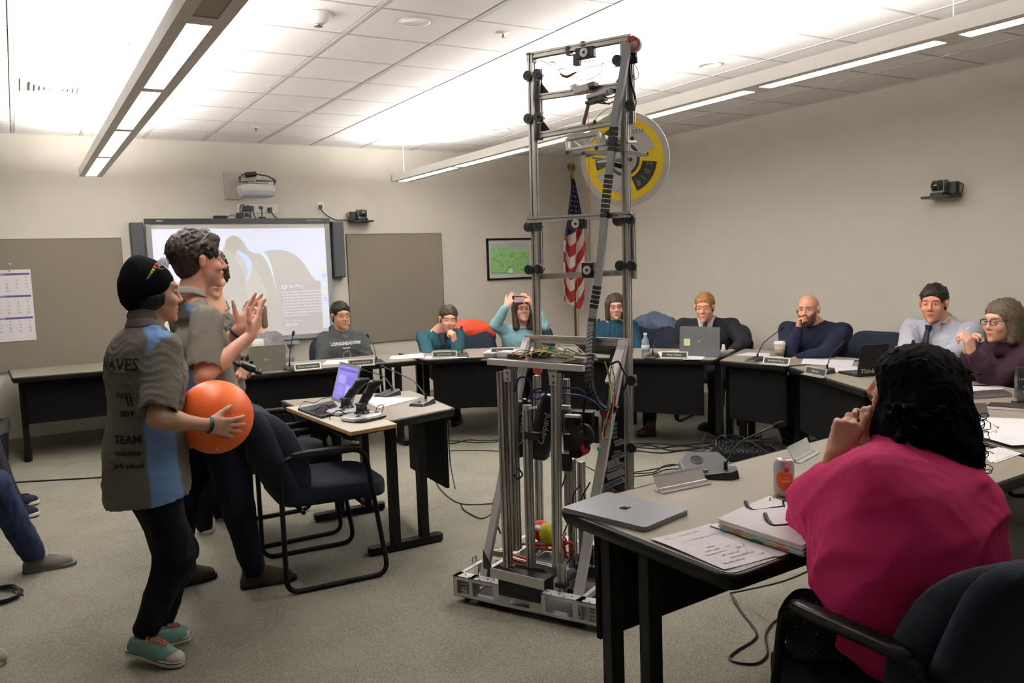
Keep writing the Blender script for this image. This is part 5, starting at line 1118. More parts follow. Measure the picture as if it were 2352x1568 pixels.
    if pants is not None and legs:
        Pn = SDF()
        torso_b = pel; Pn.cone(pel-side*.07+V(0, 0, .04), pel+side*.07+V(0, 0, .04), .115*g, .115*g, .04, n=fwd, q=.85)
        for k_, q in (('R', 1), ('L', -1)):
            if k_ in legs:
                kn, an = V(legs[k_][0]), V(legs[k_][1]); h_ = pel+side*(q*.085*g); sc_ = legs[k_][2] if len(legs[k_]) > 2 else 1
                Pn.cone(h_, kn, .098*g, .076, .03); Pn.cone(kn, an, .075, .054*sc_, .015)
                if sub == 'knee' and k_ == 'R': pass
        za = min(V(legs[k_][1]).z for k_ in legs); Pn.cut(V(0, 0, za-.03), V(0, 0, -1), .006)
        Pn.disp = wr([20, 33, 50], .016, 4)
        Pn.build('trousers', pants, t, cvox)
    if hair: hairdo(t, hc, ax, s, hair[0], hair[1], max(.005, vox), hair[2] if len(hair) > 2 else None, hairx)
    return t, ax, shs
def collar(k, T, w=.070, col=None, lift=.03, m=None, c='6a665f'):
    n = k['nk']; f, s_ = k['fwd'], k['side']; b = MB()
    def fn(u_, v_):
        a = -PI*.92+u_*PI*1.84; a -= PI/2
        r_ = w*(1.0+.22*v_); return n+s_*(math.cos(a)*r_*1.0)+f*(-math.sin(a)*-r_*.95-.012)+V(0, 0, lift+.022-.034*v_+.01*math.cos(a+PI/2)*0-.028*max(0, -math.cos(a+PI/2)))
    b.sheet(fn, 26, 3, .003); return b.build('collar', m or mat('collar_'+c, c, .85, bump=.3, bscale=600), k['t'], True)
M_grayp = '55524e'
# ------------------------------------------------------------------ the student in the black beanie holding the ball
def gy(x, y, Y): return atY(x, y, Y)
f_g = V(.97, .22, 0); YG = 3.58
def polo(base, panel, side_, nkp, fwd, sx=0, sy=0, zy=0):
    b_, p_ = lc(base), lc(panel)
    def fn(v):
        out = np.tile(b_, (len(v), 1)); d = v-np.array(nkp); s_ = d@np.array(side_); f_ = d@np.array(fwd); z = d[:, 2]
        sm = lambda x: np.clip(.5+x/.007, 0, 1)
        m1 = sm(-.345-z)*sm(.05+(-.27-z)*.035-np.abs(f_+sx-.018-(z+.27)*-.03))*sm(s_-.04)
        zz = z-zy; m2 = sm(zz+.105)*sm(-.012-zz)*sm(.032+zz*-.10-np.abs(f_+sy-.012-zz*.25))*sm(s_-.06)*sm(.185-s_)
        m = np.clip(m1+m2, 0, 1)[:, None]; return out*(1-m)+p_*m
    return fn
nkg = gy(342, 752, YG); pelg = gy(338, 1105, 3.60); sdg = f_g.normalized().cross(V(0, 0, 1))
def girl_top(T, k):
    collar(k, T, .064, c='6b675e', lift=.018)
    T.cone(k['pel']+V(0, 0, .12), k['pel']-V(0, 0, .08), .150, .162, .06, n=k['side'], q=.95); T.ell(k['ch']-k['fwd']*.035+V(0, 0, .045), (k['side'], k['fwd'], V(0, 0, 1)), (.17, .125, .16), .06); T.cone(k['ch']-k['fwd']*.02, k['pel'], .135, .145, .06)
    T.cone(k['nk']+V(0, 0, .012)-k['fwd']*.01, k['nk']+V(0, 0, .05)-k['fwd']*.016, .064, .060, .006)
ball_c = gy(495, 957, 3.56)
t, axg, shg = person('young person in black beanie, grey polo shirt and black jeans holding an orange ball', gy(352, 670, YG), V(1, .06, -.06), f_g, nkg, pelg,
    dict(R=(gy(362, 962, 3.34), gy(478, 976, 3.365)), L=(gy(400, 950, 3.80), gy(492, 975, 3.74))),
    dict(R=dict(d=atY(560, 985, 3.42)-atY(480, 976, 3.37), n=V(-.05, 1, .12), curl=(.18, .16, .16, .2), thumb=(.75, .05), spread=.15, s=.98), L=dict(d=V(.8, -.5, .1), n=V(0, -1, 0), curl=(.2, .2, .2, .2))),
    dict(R=(gy(402, 1278, 3.50), gy(338, 1440, 3.50), .95), L=(gy(412, 1262, 3.66), gy(368, 1432, 3.66), .95)), s=.98, skin='bb927a', hair=None, top=polo('6b675e', '6d8fc0', sdg, nkg, f_g, .060, .020, .028), infl=.020, sleeve=.88,
    pants=mat('black_jeans', '0d0e13', .85, bump=.4, bscale=500, spec=.2), vox=.0042, cvox=.0055, hem=(gy(330, 1152, 3.55), V(.12, 0, -1)), topx=girl_top, fold=.014, hk=dict(ears=False), g=.92, fk=dict(lip='8c4c42', brow='241b16'), sw=.135, neckw=.047, ch=nkg.lerp(pelg, .31)+f_g*.01, armr=(.044, .036, .036, .022))
hcg = gy(352, 670, YG); r, f, u = axg; Lg = lambda x, y, z: hcg+r*x+f*y+u*z
H = SDF(); H.ell(Lg(0, -.022, .038), (r, f, u), (.085, .100, .082), .02); H.cone(Lg(0, -.045, .085), Lg(0, -.055, .095), .052, .045, .05); H.ell(Lg(0, -.060, .0), (r, f, u), (.078, .07, .085), .03)
H.ell(Lg(0, .155, -.02), (r, f, u), (.11, .085, .10), .008, op='s'); H.cut(Lg(0, -.03, -.062), -u*.86+f*.52, .006); H.disp = wr([60, 90], .006, 3)
bn = H.build('beanie', mat('beanie_knit', '0b0d10', .95, bump=.6, bscale=300, spec=.1), t, .0042)
H = SDF(); H.ell(Lg(0, -.02, -.015), (r, f, u), (.080, .085, .078), .02); H.ell(Lg(0, .125, -.02), (r, f, u), (.12, .10, .14), .008, op='s'); H.cut(Lg(0, 0, -.076), -u, .01); H.cut(Lg(0, -.03, -.02), u*.9-f*.3); H.disp = wr([90, 140], .006, 3)
H.build('hair', M_hair, t, .0045, lambda v: np.tile(lc('191411'), (len(v), 1)))
# rainbow temple tip and clear safety glasses pushed up on the beanie
hexs = ['2a5ac8', '2f9a4a', '7fc242', 'e6c52c', 'e8742c', 'd8352c']
a, b_ = gy(337, 642, 3.475), gy(361, 606, 3.475)
for i, c_ in enumerate(hexs):
    MB().tube([a.lerp(b_, i/6), a.lerp(b_, (i+1)/6)], .0055, 8, rs=(.003+.0006*i, .0036+.0006*i)).build('rainbow_temple_tip', mat('rainbow%d' % i, c_, .4), t, True)
M_clear = mat('clear_plastic', 'd8dde0', .08, trans=.6, alpha=.6)
gg = MB(); p0 = gy(361, 606, 3.475)
gg.tube([p0, gy(372, 600, 3.50), gy(385, 612, 3.55)], .004, 8); gg.sheet(lambda u_, v_: gy(360+26*u_, 599+18*v_-8*math.sin(u_*3), 3.48+.12*u_), 8, 5, .003)
gg.tube([gy(360, 605, 3.48), gy(366, 598, 3.48), gy(376, 600, 3.52), gy(384, 612, 3.56), gy(376, 618, 3.54), gy(366, 616, 3.5), gy(360, 605, 3.48)], .0028, 6, sub=4)
gg.build('safety_glasses', M_clear, t, True)
MB().torus(gy(482, 976, 3.366), (gy(492, 978, 3.37)-gy(472, 975, 3.36)), .029, .0045, 20, 8).build('wristband', mat('band_purple', '2c2a66', .5), t, True)
MB().torus(gy(479, 974, 3.366), (gy(492, 978, 3.37)-gy(472, 975, 3.36)), .029, .0028, 20, 6).build('wristband', mat('band_green', '1f7a4a', .5), t, True, label='green wristband')
# polo lettering drawn onto the back
def drape(t, on, vs, fs, dirn, m, name='lettering', off=.0025):
    bv = BVHTree.FromPolygons([o_v.co+ORG[on.name] for o_v in on.data.vertices], [tuple(p.vertices) for p in on.data.polygons]); out = []
    for v in vs:
        h_ = bv.ray_cast(v-dirn*.3, dirn); out.append(h_[0]-dirn*off if h_[0] is not None else None)
    ok = [f_ for f_ in fs if all(out[i] is not None for i in f_)]
    used = sorted({i for f_ in ok for i in f_}); mp = {i: k for k, i in enumerate(used)}
    b = MB(); b.add([out[i] for i in used], [[mp[i] for i in f_] for f_ in ok])
    if ok: b.build(name, m, t)
shirt = [c for c in ALLCH[t.name] if c.name.startswith('shirt')][0]
M_print = mat('dark_shirt_print', '23201d', .9)
back = -f_g.normalized(); bx = sdg*1.0; dirb = (f_g.normalized()*.75+sdg*-.66).normalized(); bxx = V(0, 0, 1).cross(dirb)*-1
for i, (tx, sz, dz, dx) in enumerate((('WAVES', .066, -.13, -.03), ('FIRST', .03, -.25, .0), ('■ ■', .06, -.27, .02), ('2019', .03, -.32, 0), ('TEAM', .045, -.42, 0), ('robotics', .03, -.47, 0), ('high school', .026, -.52, 0))):
    tx = tx.replace('■ ■', 'II')
    vs, fs = text_mesh(tx, sz, bxx, V(0, 0, 1), nkg-dirb*.1+V(0, 0, dz)+sdg*.0+bxx*(-.03+dx), 0, bold=.001); drape(t, shirt, vs, fs, dirb, M_print)
# shoes
M_teal = mat('teal_canvas', '688f86', .85, bump=.4, bscale=700); M_rub = mat('shoe_rubber', 'c3bdae', .6)
M_lace = mat('pink_orange_laces', 'b0604e', .8)
shoe('teal canvas sneaker with colourful laces, heel lifted, nearest the viewer', 'sneaker', atZ(296, 1496, .035), atZ(421, 1529, .004), M_teal, M_rub, h=.065, w=.047, lace=M_lace, toecap=M_rub)
shoe('second teal canvas sneaker, behind and right of the nearest one', 'sneaker', atZ(352, 1490, .004), atZ(438, 1462, .004), M_teal, M_rub, h=.065, w=.045, lace=M_lace, toecap=M_rub)
# ball
t = thing('exercise_ball', 'bright orange rubber ball held against the hip', 'ball', ball_c-V(0, 0, .152)); MB().ball(ball_c, .152, 64, 40).build('ball', mat('orange_rubber', 'ff7434', .38, bump=.06, bscale=500, sss=.05), t, True)
MB().ball(ball_c+V(-.02, -.1, -.115), .006, 10, 6).build('valve', mat('valve_white', 'd8d0c8', .5), t, True)
# ------------------------------------------------------------------ the talking student with both palms raised
YM = 4.15; f_m = V(.96, .12, 0)
nkm = atY(436, 682, YM); pelm = atY(490, 985, YM); sdm = f_m.normalized().cross(V(0, 0, 1)); hcm = atY(459, 598, YM)
def man_top(T, k):
    collar(k, T, .073, c='8a867c')
    T.cone(k['pel']+V(0, 0, .1), k['pel']-V(0, 0, .02), .145, .155, .06, n=k['side'], q=.95); T.cone(k['ch']-k['fwd']*.01, k['pel'], .12, .13, .06)
t, axm, shm = person('young man with curly brown hair in grey polo shirt, talking with both palms raised', hcm, V(1, .02, .02), f_m, nkm, pelm,
    dict(R=(atY(468, 862, 3.88), atY(574, 772, 3.95)), L=(atY(455, 850, 4.36), atY(552, 752, 4.20))),
    dict(R=dict(d=atY(600, 724, 4.0)-atY(574, 772, 3.95), n=V(-.25, .55, .55), curl=(.10, .2, .3, .35), thumb=(.9, .1), spread=.16, s=1.05), L=dict(d=atY(583, 712, 4.20)-atY(552, 752, 4.20), n=V(.05, -.95, .45), curl=(.12, .12, .14, .18), thumb=(1.0, .1), spread=.07, s=1.05)),
    dict(R=(atY(548, 1170, 4.0), atY(582, 1308, 4.02), .95), L=(atY(418, 1160, 4.2), atY(412, 1308, 4.24), .95)), s=1.03, skin='d29c86', hair=('thick', '261b15', '46352a'), top=polo('77736a', '5a86c4', sdm, nkm, f_m, .06, .055, .045), infl=.016, sleeve=.86,
    pants=mat('dark_jeans', '10131f', .85, var=.2, vscale=50, bump=.4, bscale=500, spec=.2), vox=.0045, cvox=.006, hem=(atY(470, 1020, 4.1), V(.08, 0, -1)), topx=man_top, fold=.014, g=1.0, fk=dict(lip='a85a50', brow='34241c', shave=.25), hk=dict(nose=1.08, jaw=1.05), armr=(.05, .042, .040, .026), neckw=.055)
MB().torus(atY(541, 763, 4.21), atY(552, 752, 4.2)-atY(520, 785, 4.24), .034, .0065, 20, 8).build('wristband', mat('band_navy', '15172c', .6), t, True)
r, f, u = axm; Lm = lambda x, y, z: hcm+r*x+f*y+u*z
gg = MB(); 
for q in (-1, 1):
    gg.tube([Lm(q*.033+.025*math.cos(a), .045-.012*math.sin(a), .128+.012*math.sin(a)+.006) for a in [2*PI*i/14 for i in range(15)]], .0022, 6)
    gg.tube([Lm(q*.058, .042, .13), Lm(q*.09, -.0, .09), Lm(q*.09, -.03, .07)], .002, 6)
gg.sheet(lambda a, b_: Lm(-.055+.11*a, .048-.02*b_, .128+.018*b_+.006), 8, 3, .002)
gg.build('safety_glasses_on_head', M_clear, t, True)
M_boot = mat('brown_suede', '453a30', .9, bump=.4, bscale=300); M_bsole = mat('boot_sole', '1c1815', .7)
for a, b_, lb in ((atZ(552, 1352, 0), atZ(682, 1328, 0), 'dark brown ankle boot in front, its toe behind the armchair leg'), (atZ(396, 1352, 0), atZ(497, 1322, 0), 'dark brown ankle boot of the same man, behind the leg in black jeans')):
    bt = shoe(lb, 'ankle_boot', a, b_, M_boot, M_bsole, h=.12, w=.05)
    d = (b_-a).normalized(); S = SDF(); S.cone(a+d*.075+V(0, 0, .06), a+d*.07+V(0, 0, .16), .050, .048, .02); S.cut(a+V(0, 0, .155), V(0, 0, 1)); S.build('shaft', M_boot, bt, .006)
    MB().ball(a+d*.085+V(0, -.047, .11), (.018, .012, .035), 12, 8).build('elastic_panel', mat('boot_elastic', '121110', .9), bt, True)

# ------------------------------------------------------------------ the third student behind, holding a black controller
Y3 = 5.1; h3 = atY(484, 634, Y3); nk3 = atY(497, 712, Y3); p3 = atY(500, 975, Y3); f3 = V(.25, -1, 0)
def third_top(T, k): collar(k, T, .066, c='7d7a70'); T.cone(k['pel'], k['pel']-V(0, 0, .04), .14, .15, .05)
t, ax3, sh3 = person('student with dark curly hair in grey polo shirt, mostly hidden behind the talking young man', h3, V(.22, -1, -.1), f3, nk3, p3,
    dict(R=(atY(455, 850, 5.0), atY(520, 850, 4.85)), L=(atY(545, 845, 5.0), atY(545, 838, 4.85))),
    dict(L=dict(d=V(.1, -.7, -.25), n=V(-.4, -.2, -.6), curl=(.8, .8, .9, .9)), R=dict(d=V(.8, -.4, .1), n=V(.2, .3, -.8), curl=(.8, .8, .8, .8))),
    dict(R=(atY(462, 1100, 5.05), atY(470, 1205, 5.08), .9), L=(atY(515, 1100, 5.15), atY(508, 1180, 5.3), .9)), s=.97, skin='d8a78c', hair=('curly', '2a1c15', '47352a'), top='716d64', sleeve=.8, infl=.014, pants=_M['dark_jeans'], vox=.006, cvox=.008, hem=(atY(500, 1000, Y3), V(0, 0, -1)), topx=third_top, g=.92, sw=.13)
shoe('grey sneaker with white sole, seen toe first between the legs', 'sneaker', atZ(462, 1190, 0), atZ(478, 1228, 0), mat('grey_knit', '4f5654', .9, bump=.4, bscale=500), mat('pale_sole', 'c4c0b8', .6), lace=mat('tan_laces', 'a89a84', .8))
shoe('dark blue sneaker of the half hidden student, behind the grey one', 'sneaker', atZ(500, 1165, 0), atZ(516, 1198, 0), mat('navy_knit', '27364a', .9), _M['pale_sole'])
t = thing('game_controller', 'black handheld controller held by the half hidden student above the table', 'controller', atY(562, 838, 4.82))
c0 = atY(562, 838, 4.82); X, Y_, Z_ = V(.9, .2, -.45).normalized(), V(-.1, 1, .2).normalized(), None; Z_ = X.cross(Y_).normalized(); Y_ = Z_.cross(X)
m = MB(); m.add(*sball(c0, (X, Y_, Z_), (.085, .05, .022), .6, .6)); 
for q in (-1, 1): m.ball(c0+X*(q*.065)-Y_*.04, (.025, .05, .02), 12, 8, (X, Y_, Z_))
m.build('shell', M_plas, t, True); m = MB()
for q in (-1, 1): m.cyl(c0+X*(q*.03)+Z_*.02, c0+X*(q*.03)+Z_*.036, .010, 12)
m.build('thumb_sticks', M_plas, t)
# ------------------------------------------------------------------ seated people round the horseshoe
def J(x, y, X=None, Y=None): return atX(x, y, X) if X is not None else atY(x, y, Y)
def toward(p, d, k): return V(p)+V(d)*k
FIST = dict(curl=(1.25, 1.3, 1.3, 1.3), thumb=(.5, .9), spread=.0)
def seat(hx, d=(0, 0)): return V(hx[0]+d[0], hx[1]+d[1], .56)
def trous(c): return mat('trousers_'+c, c, .85, bump=.3, bscale=500, spec=.2)

# woman behind the grey laptop, hidden by the raised hands
h = J(585, 722, Y=7.55); nk = h+V(.0, .02, -.152)
def lap_top(T, k):
    n = k['nk']; m = MB(); m.sheet(lambda a, b_: n+k['side']*((a-.5)*(.10+.05*b_))+k['fwd']*(.115+.05*b_)+V(0, 0, -.06-.28*b_), 6, 6, .004); m.build('white_top', mat('white_knit', 'c9c5bd', .9), k['t'], True)
person('woman in grey cardigan over a white top, behind the grey laptop on the left', h, V(-.3, -1, -.25), V(-.1, -1, 0), nk, seat(h), dict(R=(h+V(-.26, -.02, -.42), h+V(-.12, -.32, -.42)), L=(h+V(.26, -.02, -.42), h+V(.12, -.32, -.42))), dict(R=dict(d=V(.4, -1, 0), n=V(0, 0, -1)), L=dict(d=V(-.4, -1, 0), n=V(0, 0, -1))),
    dict(R=(h+V(-.1, -.45, -.72), h+V(-.1, -.4, -1.15)), L=(h+V(.1, -.45, -.72), h+V(.1, -.4, -1.15))), hair=('bob', '6b5a48', '8a7458'), top='77767a', pants=trous('22242a'), sleeve='long', topx=lap_top, g=.95)

# student in the hooded sweatshirt
h = J(783, 725, Y=7.42); nk = h+V(.01, .04, -.138); hb = h
def hoodie(T, k):
    n, s_, f_ = k['nk'], k['side'], k['fwd']
    for q in (-1, 1): T.chain([n-f_*.07+V(0, 0, .02), n+s_*(q*.075)-f_*.02+V(0, 0, .02), n+s_*(q*.06)+f_*.06-V(0, 0, .03), n+f_*.10-V(0, 0, .085)], [.038, .034, .026, .018], .015)
t, ax, sh = person('student with black hair and glasses in a grey hooded sweatshirt with white lettering', h, V(.02, -1, -.02), V(.05, -1, 0), nk, seat(h, (0, .05)), dict(R=(h+V(-.235, -.06, -.46), h+V(-.06, -.22, -.50)), L=(h+V(.235, -.06, -.46), h+V(.08, -.22, -.50))), dict(R=dict(d=V(.9, -.2, 0), n=V(0, .4, -1), curl=(.6, .6, .6, .6)), L=dict(d=V(-.9, -.2, 0), n=V(0, .4, -1), curl=(.6, .6, .6, .6))),
    dict(R=(h+V(-.12, -.40, -.72), J(700, 1010, Y=6.9)+V(.1, 0, 0)), L=(h+V(.12, -.40, -.72), J(800, 1000, Y=6.95))), skin='b08766', hair=('short', '15120f'), top='4a4d4f', tname='hooded_sweatshirt', pants=trous('1d2026'), topx=hoodie, sw=.15, fk=dict(brow='15100c', lip='8a5348', shave=.15), infl=.018)
glasses(t, h, ax, 1, mat('thin_metal', '5a5a5e', .3, .8), rx=.021, rz=.012, th=.0012)
on = [c for c in ALLCH[t.name] if c.name.startswith('hooded')][0]; M_wp = mat('white_print', 'cfcfcf', .8)
for tx, sz, dz, b_ in (('LONGMEADOW', .040, -.115, .0022), ('lacrosse', .022, -.155, .001)):
    vs, fs = text_mesh(tx, sz, V(1, 0, 0), V(0, 0, 1), nk+V(.0, -.25, dz), 0, bold=b_); drape(t, on, vs, fs, V(0, 1, 0), M_wp)
vs = [nk+V(math.cos(a)*r_*.9, -.25, -.225+math.sin(a)*r_) for a, r_ in [(2*PI*i/22, .055 if i % 2 else .036) for i in range(22)]]
drape(t, on, vs, [[i, (i+1) % 22, (i+2) % 22] for i in range(0, 22, 2)], V(0, 1, 0), mat('grey_print', '9a9c9e', .8), 'crest')
shoe('dark running shoe with white sole under the student in the sweatshirt', 'sneaker', J(790, 1018, Y=7.0)*V(1, 1, 1).x*1 if False else atZ(797, 1010, 0), atZ(828, 1018, 0), mat('black_knit', '202226', .9), _M['pale_sole'])

# man in teal sweater, chin on fist
h = J(1030, 733, Y=7.05); nk = h+V(-.03, .11, -.105); fd = V(-.30, -1, 0).normalized()
def teal_top(T, k):
    n = k['nk']; m = MB(); m.sheet(lambda a, b_: n+k['side']*((a-.5)*(.07-.05*b_))+k['fwd']*(.075+.045*b_)+V(0, 0, -.02-.13*b_), 4, 5, .004); m.build('inner_shirt', mat('dark_inner', '37363c', .9), k['t'], True)
ta = J(1043, 775, Y=6.86)
t, ax, sh = person('man in a teal sweater resting his chin on his fist', h, V(-.30, -1, -.10), fd, nk, V(h.x+.0, h.y+.22, .56), dict(R=(J(985, 822, Y=6.88), J(1015, 828, Y=6.72)), L=(J(1052, 822, Y=6.78), J(1044, 786, Y=6.84))), dict(L=dict(d=V(-.15, -.05, 1), n=V(-.5, .8, 0), curl=(1.1, 1.15, 1.2, 1.2), thumb=(.5, .7), spread=.0), R=dict(d=V(1, -.1, 0), n=V(0, 0, -1), curl=(.3, .3, .3, .3))),
    dict(R=(h+V(-.18, -.30, -.55), J(1046, 955, Y=6.75)), L=(h+V(.12, -.30, -.55), J(995, 985, Y=6.6))), skin='d49c82', hair=('short', '3b2f25', '4f3f30'), top='28505a', tname='sweater', pants=trous('23211f'), topx=teal_top, roll=.10, s=1.0, fk=dict(brow='33261c', shave=.1))
shoe('dark shoe under the table of the man in teal, nearer the small table', 'shoe', atZ(992, 1000, 0), atZ(990, 1012, 0)+V(-.05, -.2, 0), M_boot, M_bsole)
shoe('dark shoe under the table of the man in teal, to the right', 'shoe', atZ(1055, 965, 0), atZ(1040, 978, 0)+V(-.02, -.03, 0), M_boot, M_bsole)

# woman in light blue photographing with a phone
h = J(1200, 712, X=4.28); nk = h+V(.01, .05, -.152); fd = V(-.35, -1, 0).normalized()
def blue_top(T, k):
    c0 = k['nk']; m = MB(); m.lathe(c0-V(0, 0, .03)+k['fwd']*.005, (0, 0, 1), [(.075, 0), (.066, .02), (.063, .055), (.060, .062), (.056, .06)], 24); m.build('white_collar', mat('white_turtleneck', 'd5cfca', .9), k['t'], True)
ph = J(1194, 688, X=4.18)
t, ax, sh = person('woman in a light blue sweater holding up a phone with both hands', h, V(-.35, -1, .22), fd, nk, V(h.x+.03, h.y+.12, .56), dict(R=(J(1138, 746, X=4.02), J(1164, 702, X=4.06)), L=(J(1250, 748, X=4.36), J(1226, 702, X=4.26))), dict(R=dict(d=V(.55, -.1, .75), n=V(.6, .6, -.2), curl=(.35, .4, .8, .9), thumb=(.7, .3), spread=.1), L=dict(d=V(-.62, .0, .75), n=V(-.5, .7, -.2), curl=(.35, .4, .8, .9), thumb=(.7, .3), spread=.1)),
    dict(R=(h+V(-.2, -.35, -.62), h+V(-.2, -.4, -1.1)), L=(h+V(.1, -.40, -.62), h+V(.1, -.45, -1.1))), skin='dba58f', hair=('shoulder', '3b2a22', '594034'), top='8fb9c0', tname='sweater', pants=trous('2a2c33'), topx=blue_top, g=.95, sw=.14, fk=dict(teeth=True))
glasses(t, h, ax, 1, mat('thin_metal2', '8a8078', .3, .8), rx=.02, rz=.012, th=.001)
t = thing('phone', 'phone in a dark red case held up sideways by the woman in light blue', 'phone', ph); X, Y_, Z_ = frame(V(0, 0, 1), V(1, -.35, 0)); fX = X; fN = X.cross(V(0, 0, 1))
MB().box(ph, (.15, .009, .075), (fX, V(fX.y, -fX.x, 0)*-1, V(0, 0, 1)), .006).build('case', mat('phone_case', '3a1c24', .4), t, bev=.003)
o_ = ph+V(-.35, -1, 0).normalized()*.0052; m = MB(); m.box(o_, (.11, .001, .05), (fX, V(.35, 1, 0).normalized(), V(0, 0, 1))); m.build('sparkle_pattern', mat('phone_pattern', 'b9aeb4', .3, var=.5, vscale=160), t)
MB().cyl(o_+fX*.055+V(0, 0, .015), o_+fX*.055+V(0, 0, .015)+V(-.35, -1, 0)*.003, .011, 16).build('camera_lens', M_plas, t)

# woman in dark teal turtleneck with glasses
h = J(1414, 704, X=5.02); nk = h+V(.02, .04, -.138); fd = V(-.75, -.85, 0).normalized()
def turtle(T, k): T.cone(k['nk']-V(0, 0, .04), k['nk']+V(0, 0, .045)+k['fwd']*.006, .068, .060, .02)
t, ax, sh = person('woman with a brown bob and glasses in a dark teal turtleneck', h, V(-.62, -1, -.05), V(-.65, -1, 0), nk, V(h.x+.05, h.y+.05, .56), dict(R=(J(1378, 815, X=4.85), J(1405, 835, X=4.72)), L=(J(1470, 810, X=5.1), J(1440, 830, X=4.9))), dict(R=dict(d=V(.3, -1, 0), n=V(0, 0, -1), curl=(.4,)*4), L=dict(d=V(-.4, -1, 0), n=V(0, 0, -1), curl=(.4,)*4)),
    dict(R=(h+V(-.33, -.28, -.62), h+V(-.36, -.3, -1.1)), L=(h+V(-.2, -.4, -.62), h+V(-.2, -.45, -1.1))), skin='dba890', hair=('bob', '3b2e25', '5a4636'), top='1f4052', tname='turtleneck', pants=trous('22242a'), topx=turtle, g=.97, sw=.145, fk=dict(lip='b0463f'))
glasses(t, h, ax, 1, mat('frame_red', '4a2022', .3), rx=.023, rz=.014, th=.0016)

# man in the dark suit
h = J(1618, 706, X=5.22); nk = h+V(.09, .06, -.115); fd = V(-.85, -.6, 0).normalized()
def suit_top(T, k):
    n, s_, f_, tt = k['nk'], k['side'], k['fwd'], k['t']; m = MB()
    m.sheet(lambda a, b_: n+s_*((a-.5)*(.15-.10*b_))+f_*(.066+.075*b_)+V(0, 0, .012-.24*b_+.02*abs(a-.5)), 6, 6, .004); m.build('dress_shirt', mat('white_cotton', 'cfcbd0', .85), tt, True)
    m = MB(); m.lathe(n-V(0, 0, .028), V(0, 0, 1)-f_*.15, [(.070, 0), (.067, .03), (.062, .042), (.058, .04)], 24); m.build('shirt_collar', mat('white_cotton', 'cfcbd0', .85), tt, True)
    m = MB(); m.prism([(-.018, 0), (.018, 0), (.012, -.035), (-.012, -.035)], n+f_*.078+V(0, 0, -.012), f_*.016, s_, V(0, 0, 1)); m.prism([(-.011, -.035), (.011, -.035), (.026, -.26), (-.026, -.26)], n+f_*.088+V(0, 0, -.0), f_*.05-V(0, 0, .0), s_, (V(0, 0, 1)-f_*.25).normalized()); m.build('necktie', mat('tie_purple', '3a3144', .6, var=.3, vscale=90), tt)
    for q in (-1, 1): T.chain([n+s_*(q*.068)+V(0, 0, -.0), n+s_*(q*.058)+f_*.075-V(0, 0, .09), n+s_*(q*.02)+f_*.125-V(0, 0, .24)], [.020, .026, .020], .012, n=f_, q=.6)
t, ax, sh = person('man with sandy hair in a dark suit behind the laptop with the yellow note', h, V(-.85, -.62, -.06), fd, nk, V(h.x+.14, h.y+.12, .56), dict(R=(J(1555, 805, X=5.15), J(1585, 822, X=4.95)), L=(J(1712, 790, X=5.35), J(1680, 806, X=5.15))), dict(R=dict(d=V(-.6, -.6, 0), n=V(0, 0, -1), curl=(.4,)*4), L=dict(d=V(-.6, -.6, 0), n=V(0, 0, -1), curl=(.4,)*4)),
    dict(R=(J(1490, 890, X=4.72), J(1492, 985, X=4.62)), L=(h+V(-.25, -.4, -.62), J(1640, 985, X=4.98))), skin='dca088', hair=('short', '8a6238', 'a87c4a'), top='24242a', tname='suit_jacket', pants=trous('1c1c22'), topx=suit_top, sw=.18, infl=.022, g=1.08, shk=.36, fk=dict(brow='a07c58', teeth=True, lip='b86a5c'), hk=dict(jaw=1.05))
shoe('brown leather boot under the table with the yellow note laptop', 'boot', atZ(1505, 1000, 0), atZ(1460, 1002, 0)+V(0, -.02, 0), mat('brown_leather', '5a3f30', .6), M_bsole, h=.12)
shoe('dark shoe of the man in the suit beside the table leg', 'shoe', atZ(1640, 992, 0), atZ(1605, 985, 0), mat('dark_leather', '241c18', .5), M_bsole)

# bald man with beard
h = J(1856, 712, X=5.33); nk = h+V(.10, .02, -.115); fd = V(-.95, -.30, 0).normalized()
def bald_top(T, k): T.cone(k['ch'], k['pel'], .155, .165, .06, n=k['fwd'], q=.9)
t, ax, sh = person('bald bearded man in a navy shirt with his fist at his mouth', h, V(-.93, -.42, .05), fd, nk, V(h.x+.12, h.y+.02, .56), dict(R=(J(1812, 810, X=5.02), J(1833, 757, X=5.17)), L=(J(1895, 815, X=5.18), J(1830, 824, X=5.0))), dict(R=dict(d=V(.22, .0, 1), n=V(.4, -.8, .1), curl=(1.2, 1.25, 1.25, 1.2), thumb=(.5, .7), spread=0), L=dict(d=V(-.9, .1, -.1), n=V(0, 0, -1), curl=(.7, .7, .8, .8))),
    dict(R=(J(1800, 935, X=4.95), J(1812, 1010, X=5.12)), L=(h+V(-.5, -.05, -.60), J(1850, 985, X=5.25))), skin='cf977c', hair=None, top='1d2236', tname='shirt', topx=bald_top, sw=.185, g=1.10, shk=.36, infl=.022, fk=dict(beard=('4a3c36', -.045), brow='2c211b', shave=0), hk=dict(jaw=1.1, fat=.005), pants=trous('2a2a2c'), fat=1.08)
for a, b_, lb in ((atZ(1843, 1018, 0), atZ(1803, 1030, 0), 'dark casual shoe crossed under the bald man, nearer'), (atZ(1850, 1000, 0), atZ(1800, 1005, 0), 'dark casual shoe crossed under the bald man, farther')): shoe(lb, 'shoe', a, b_, mat('brown_shoe', '3a2c28', .6), mat('brown_sole', '5a5048', .7))

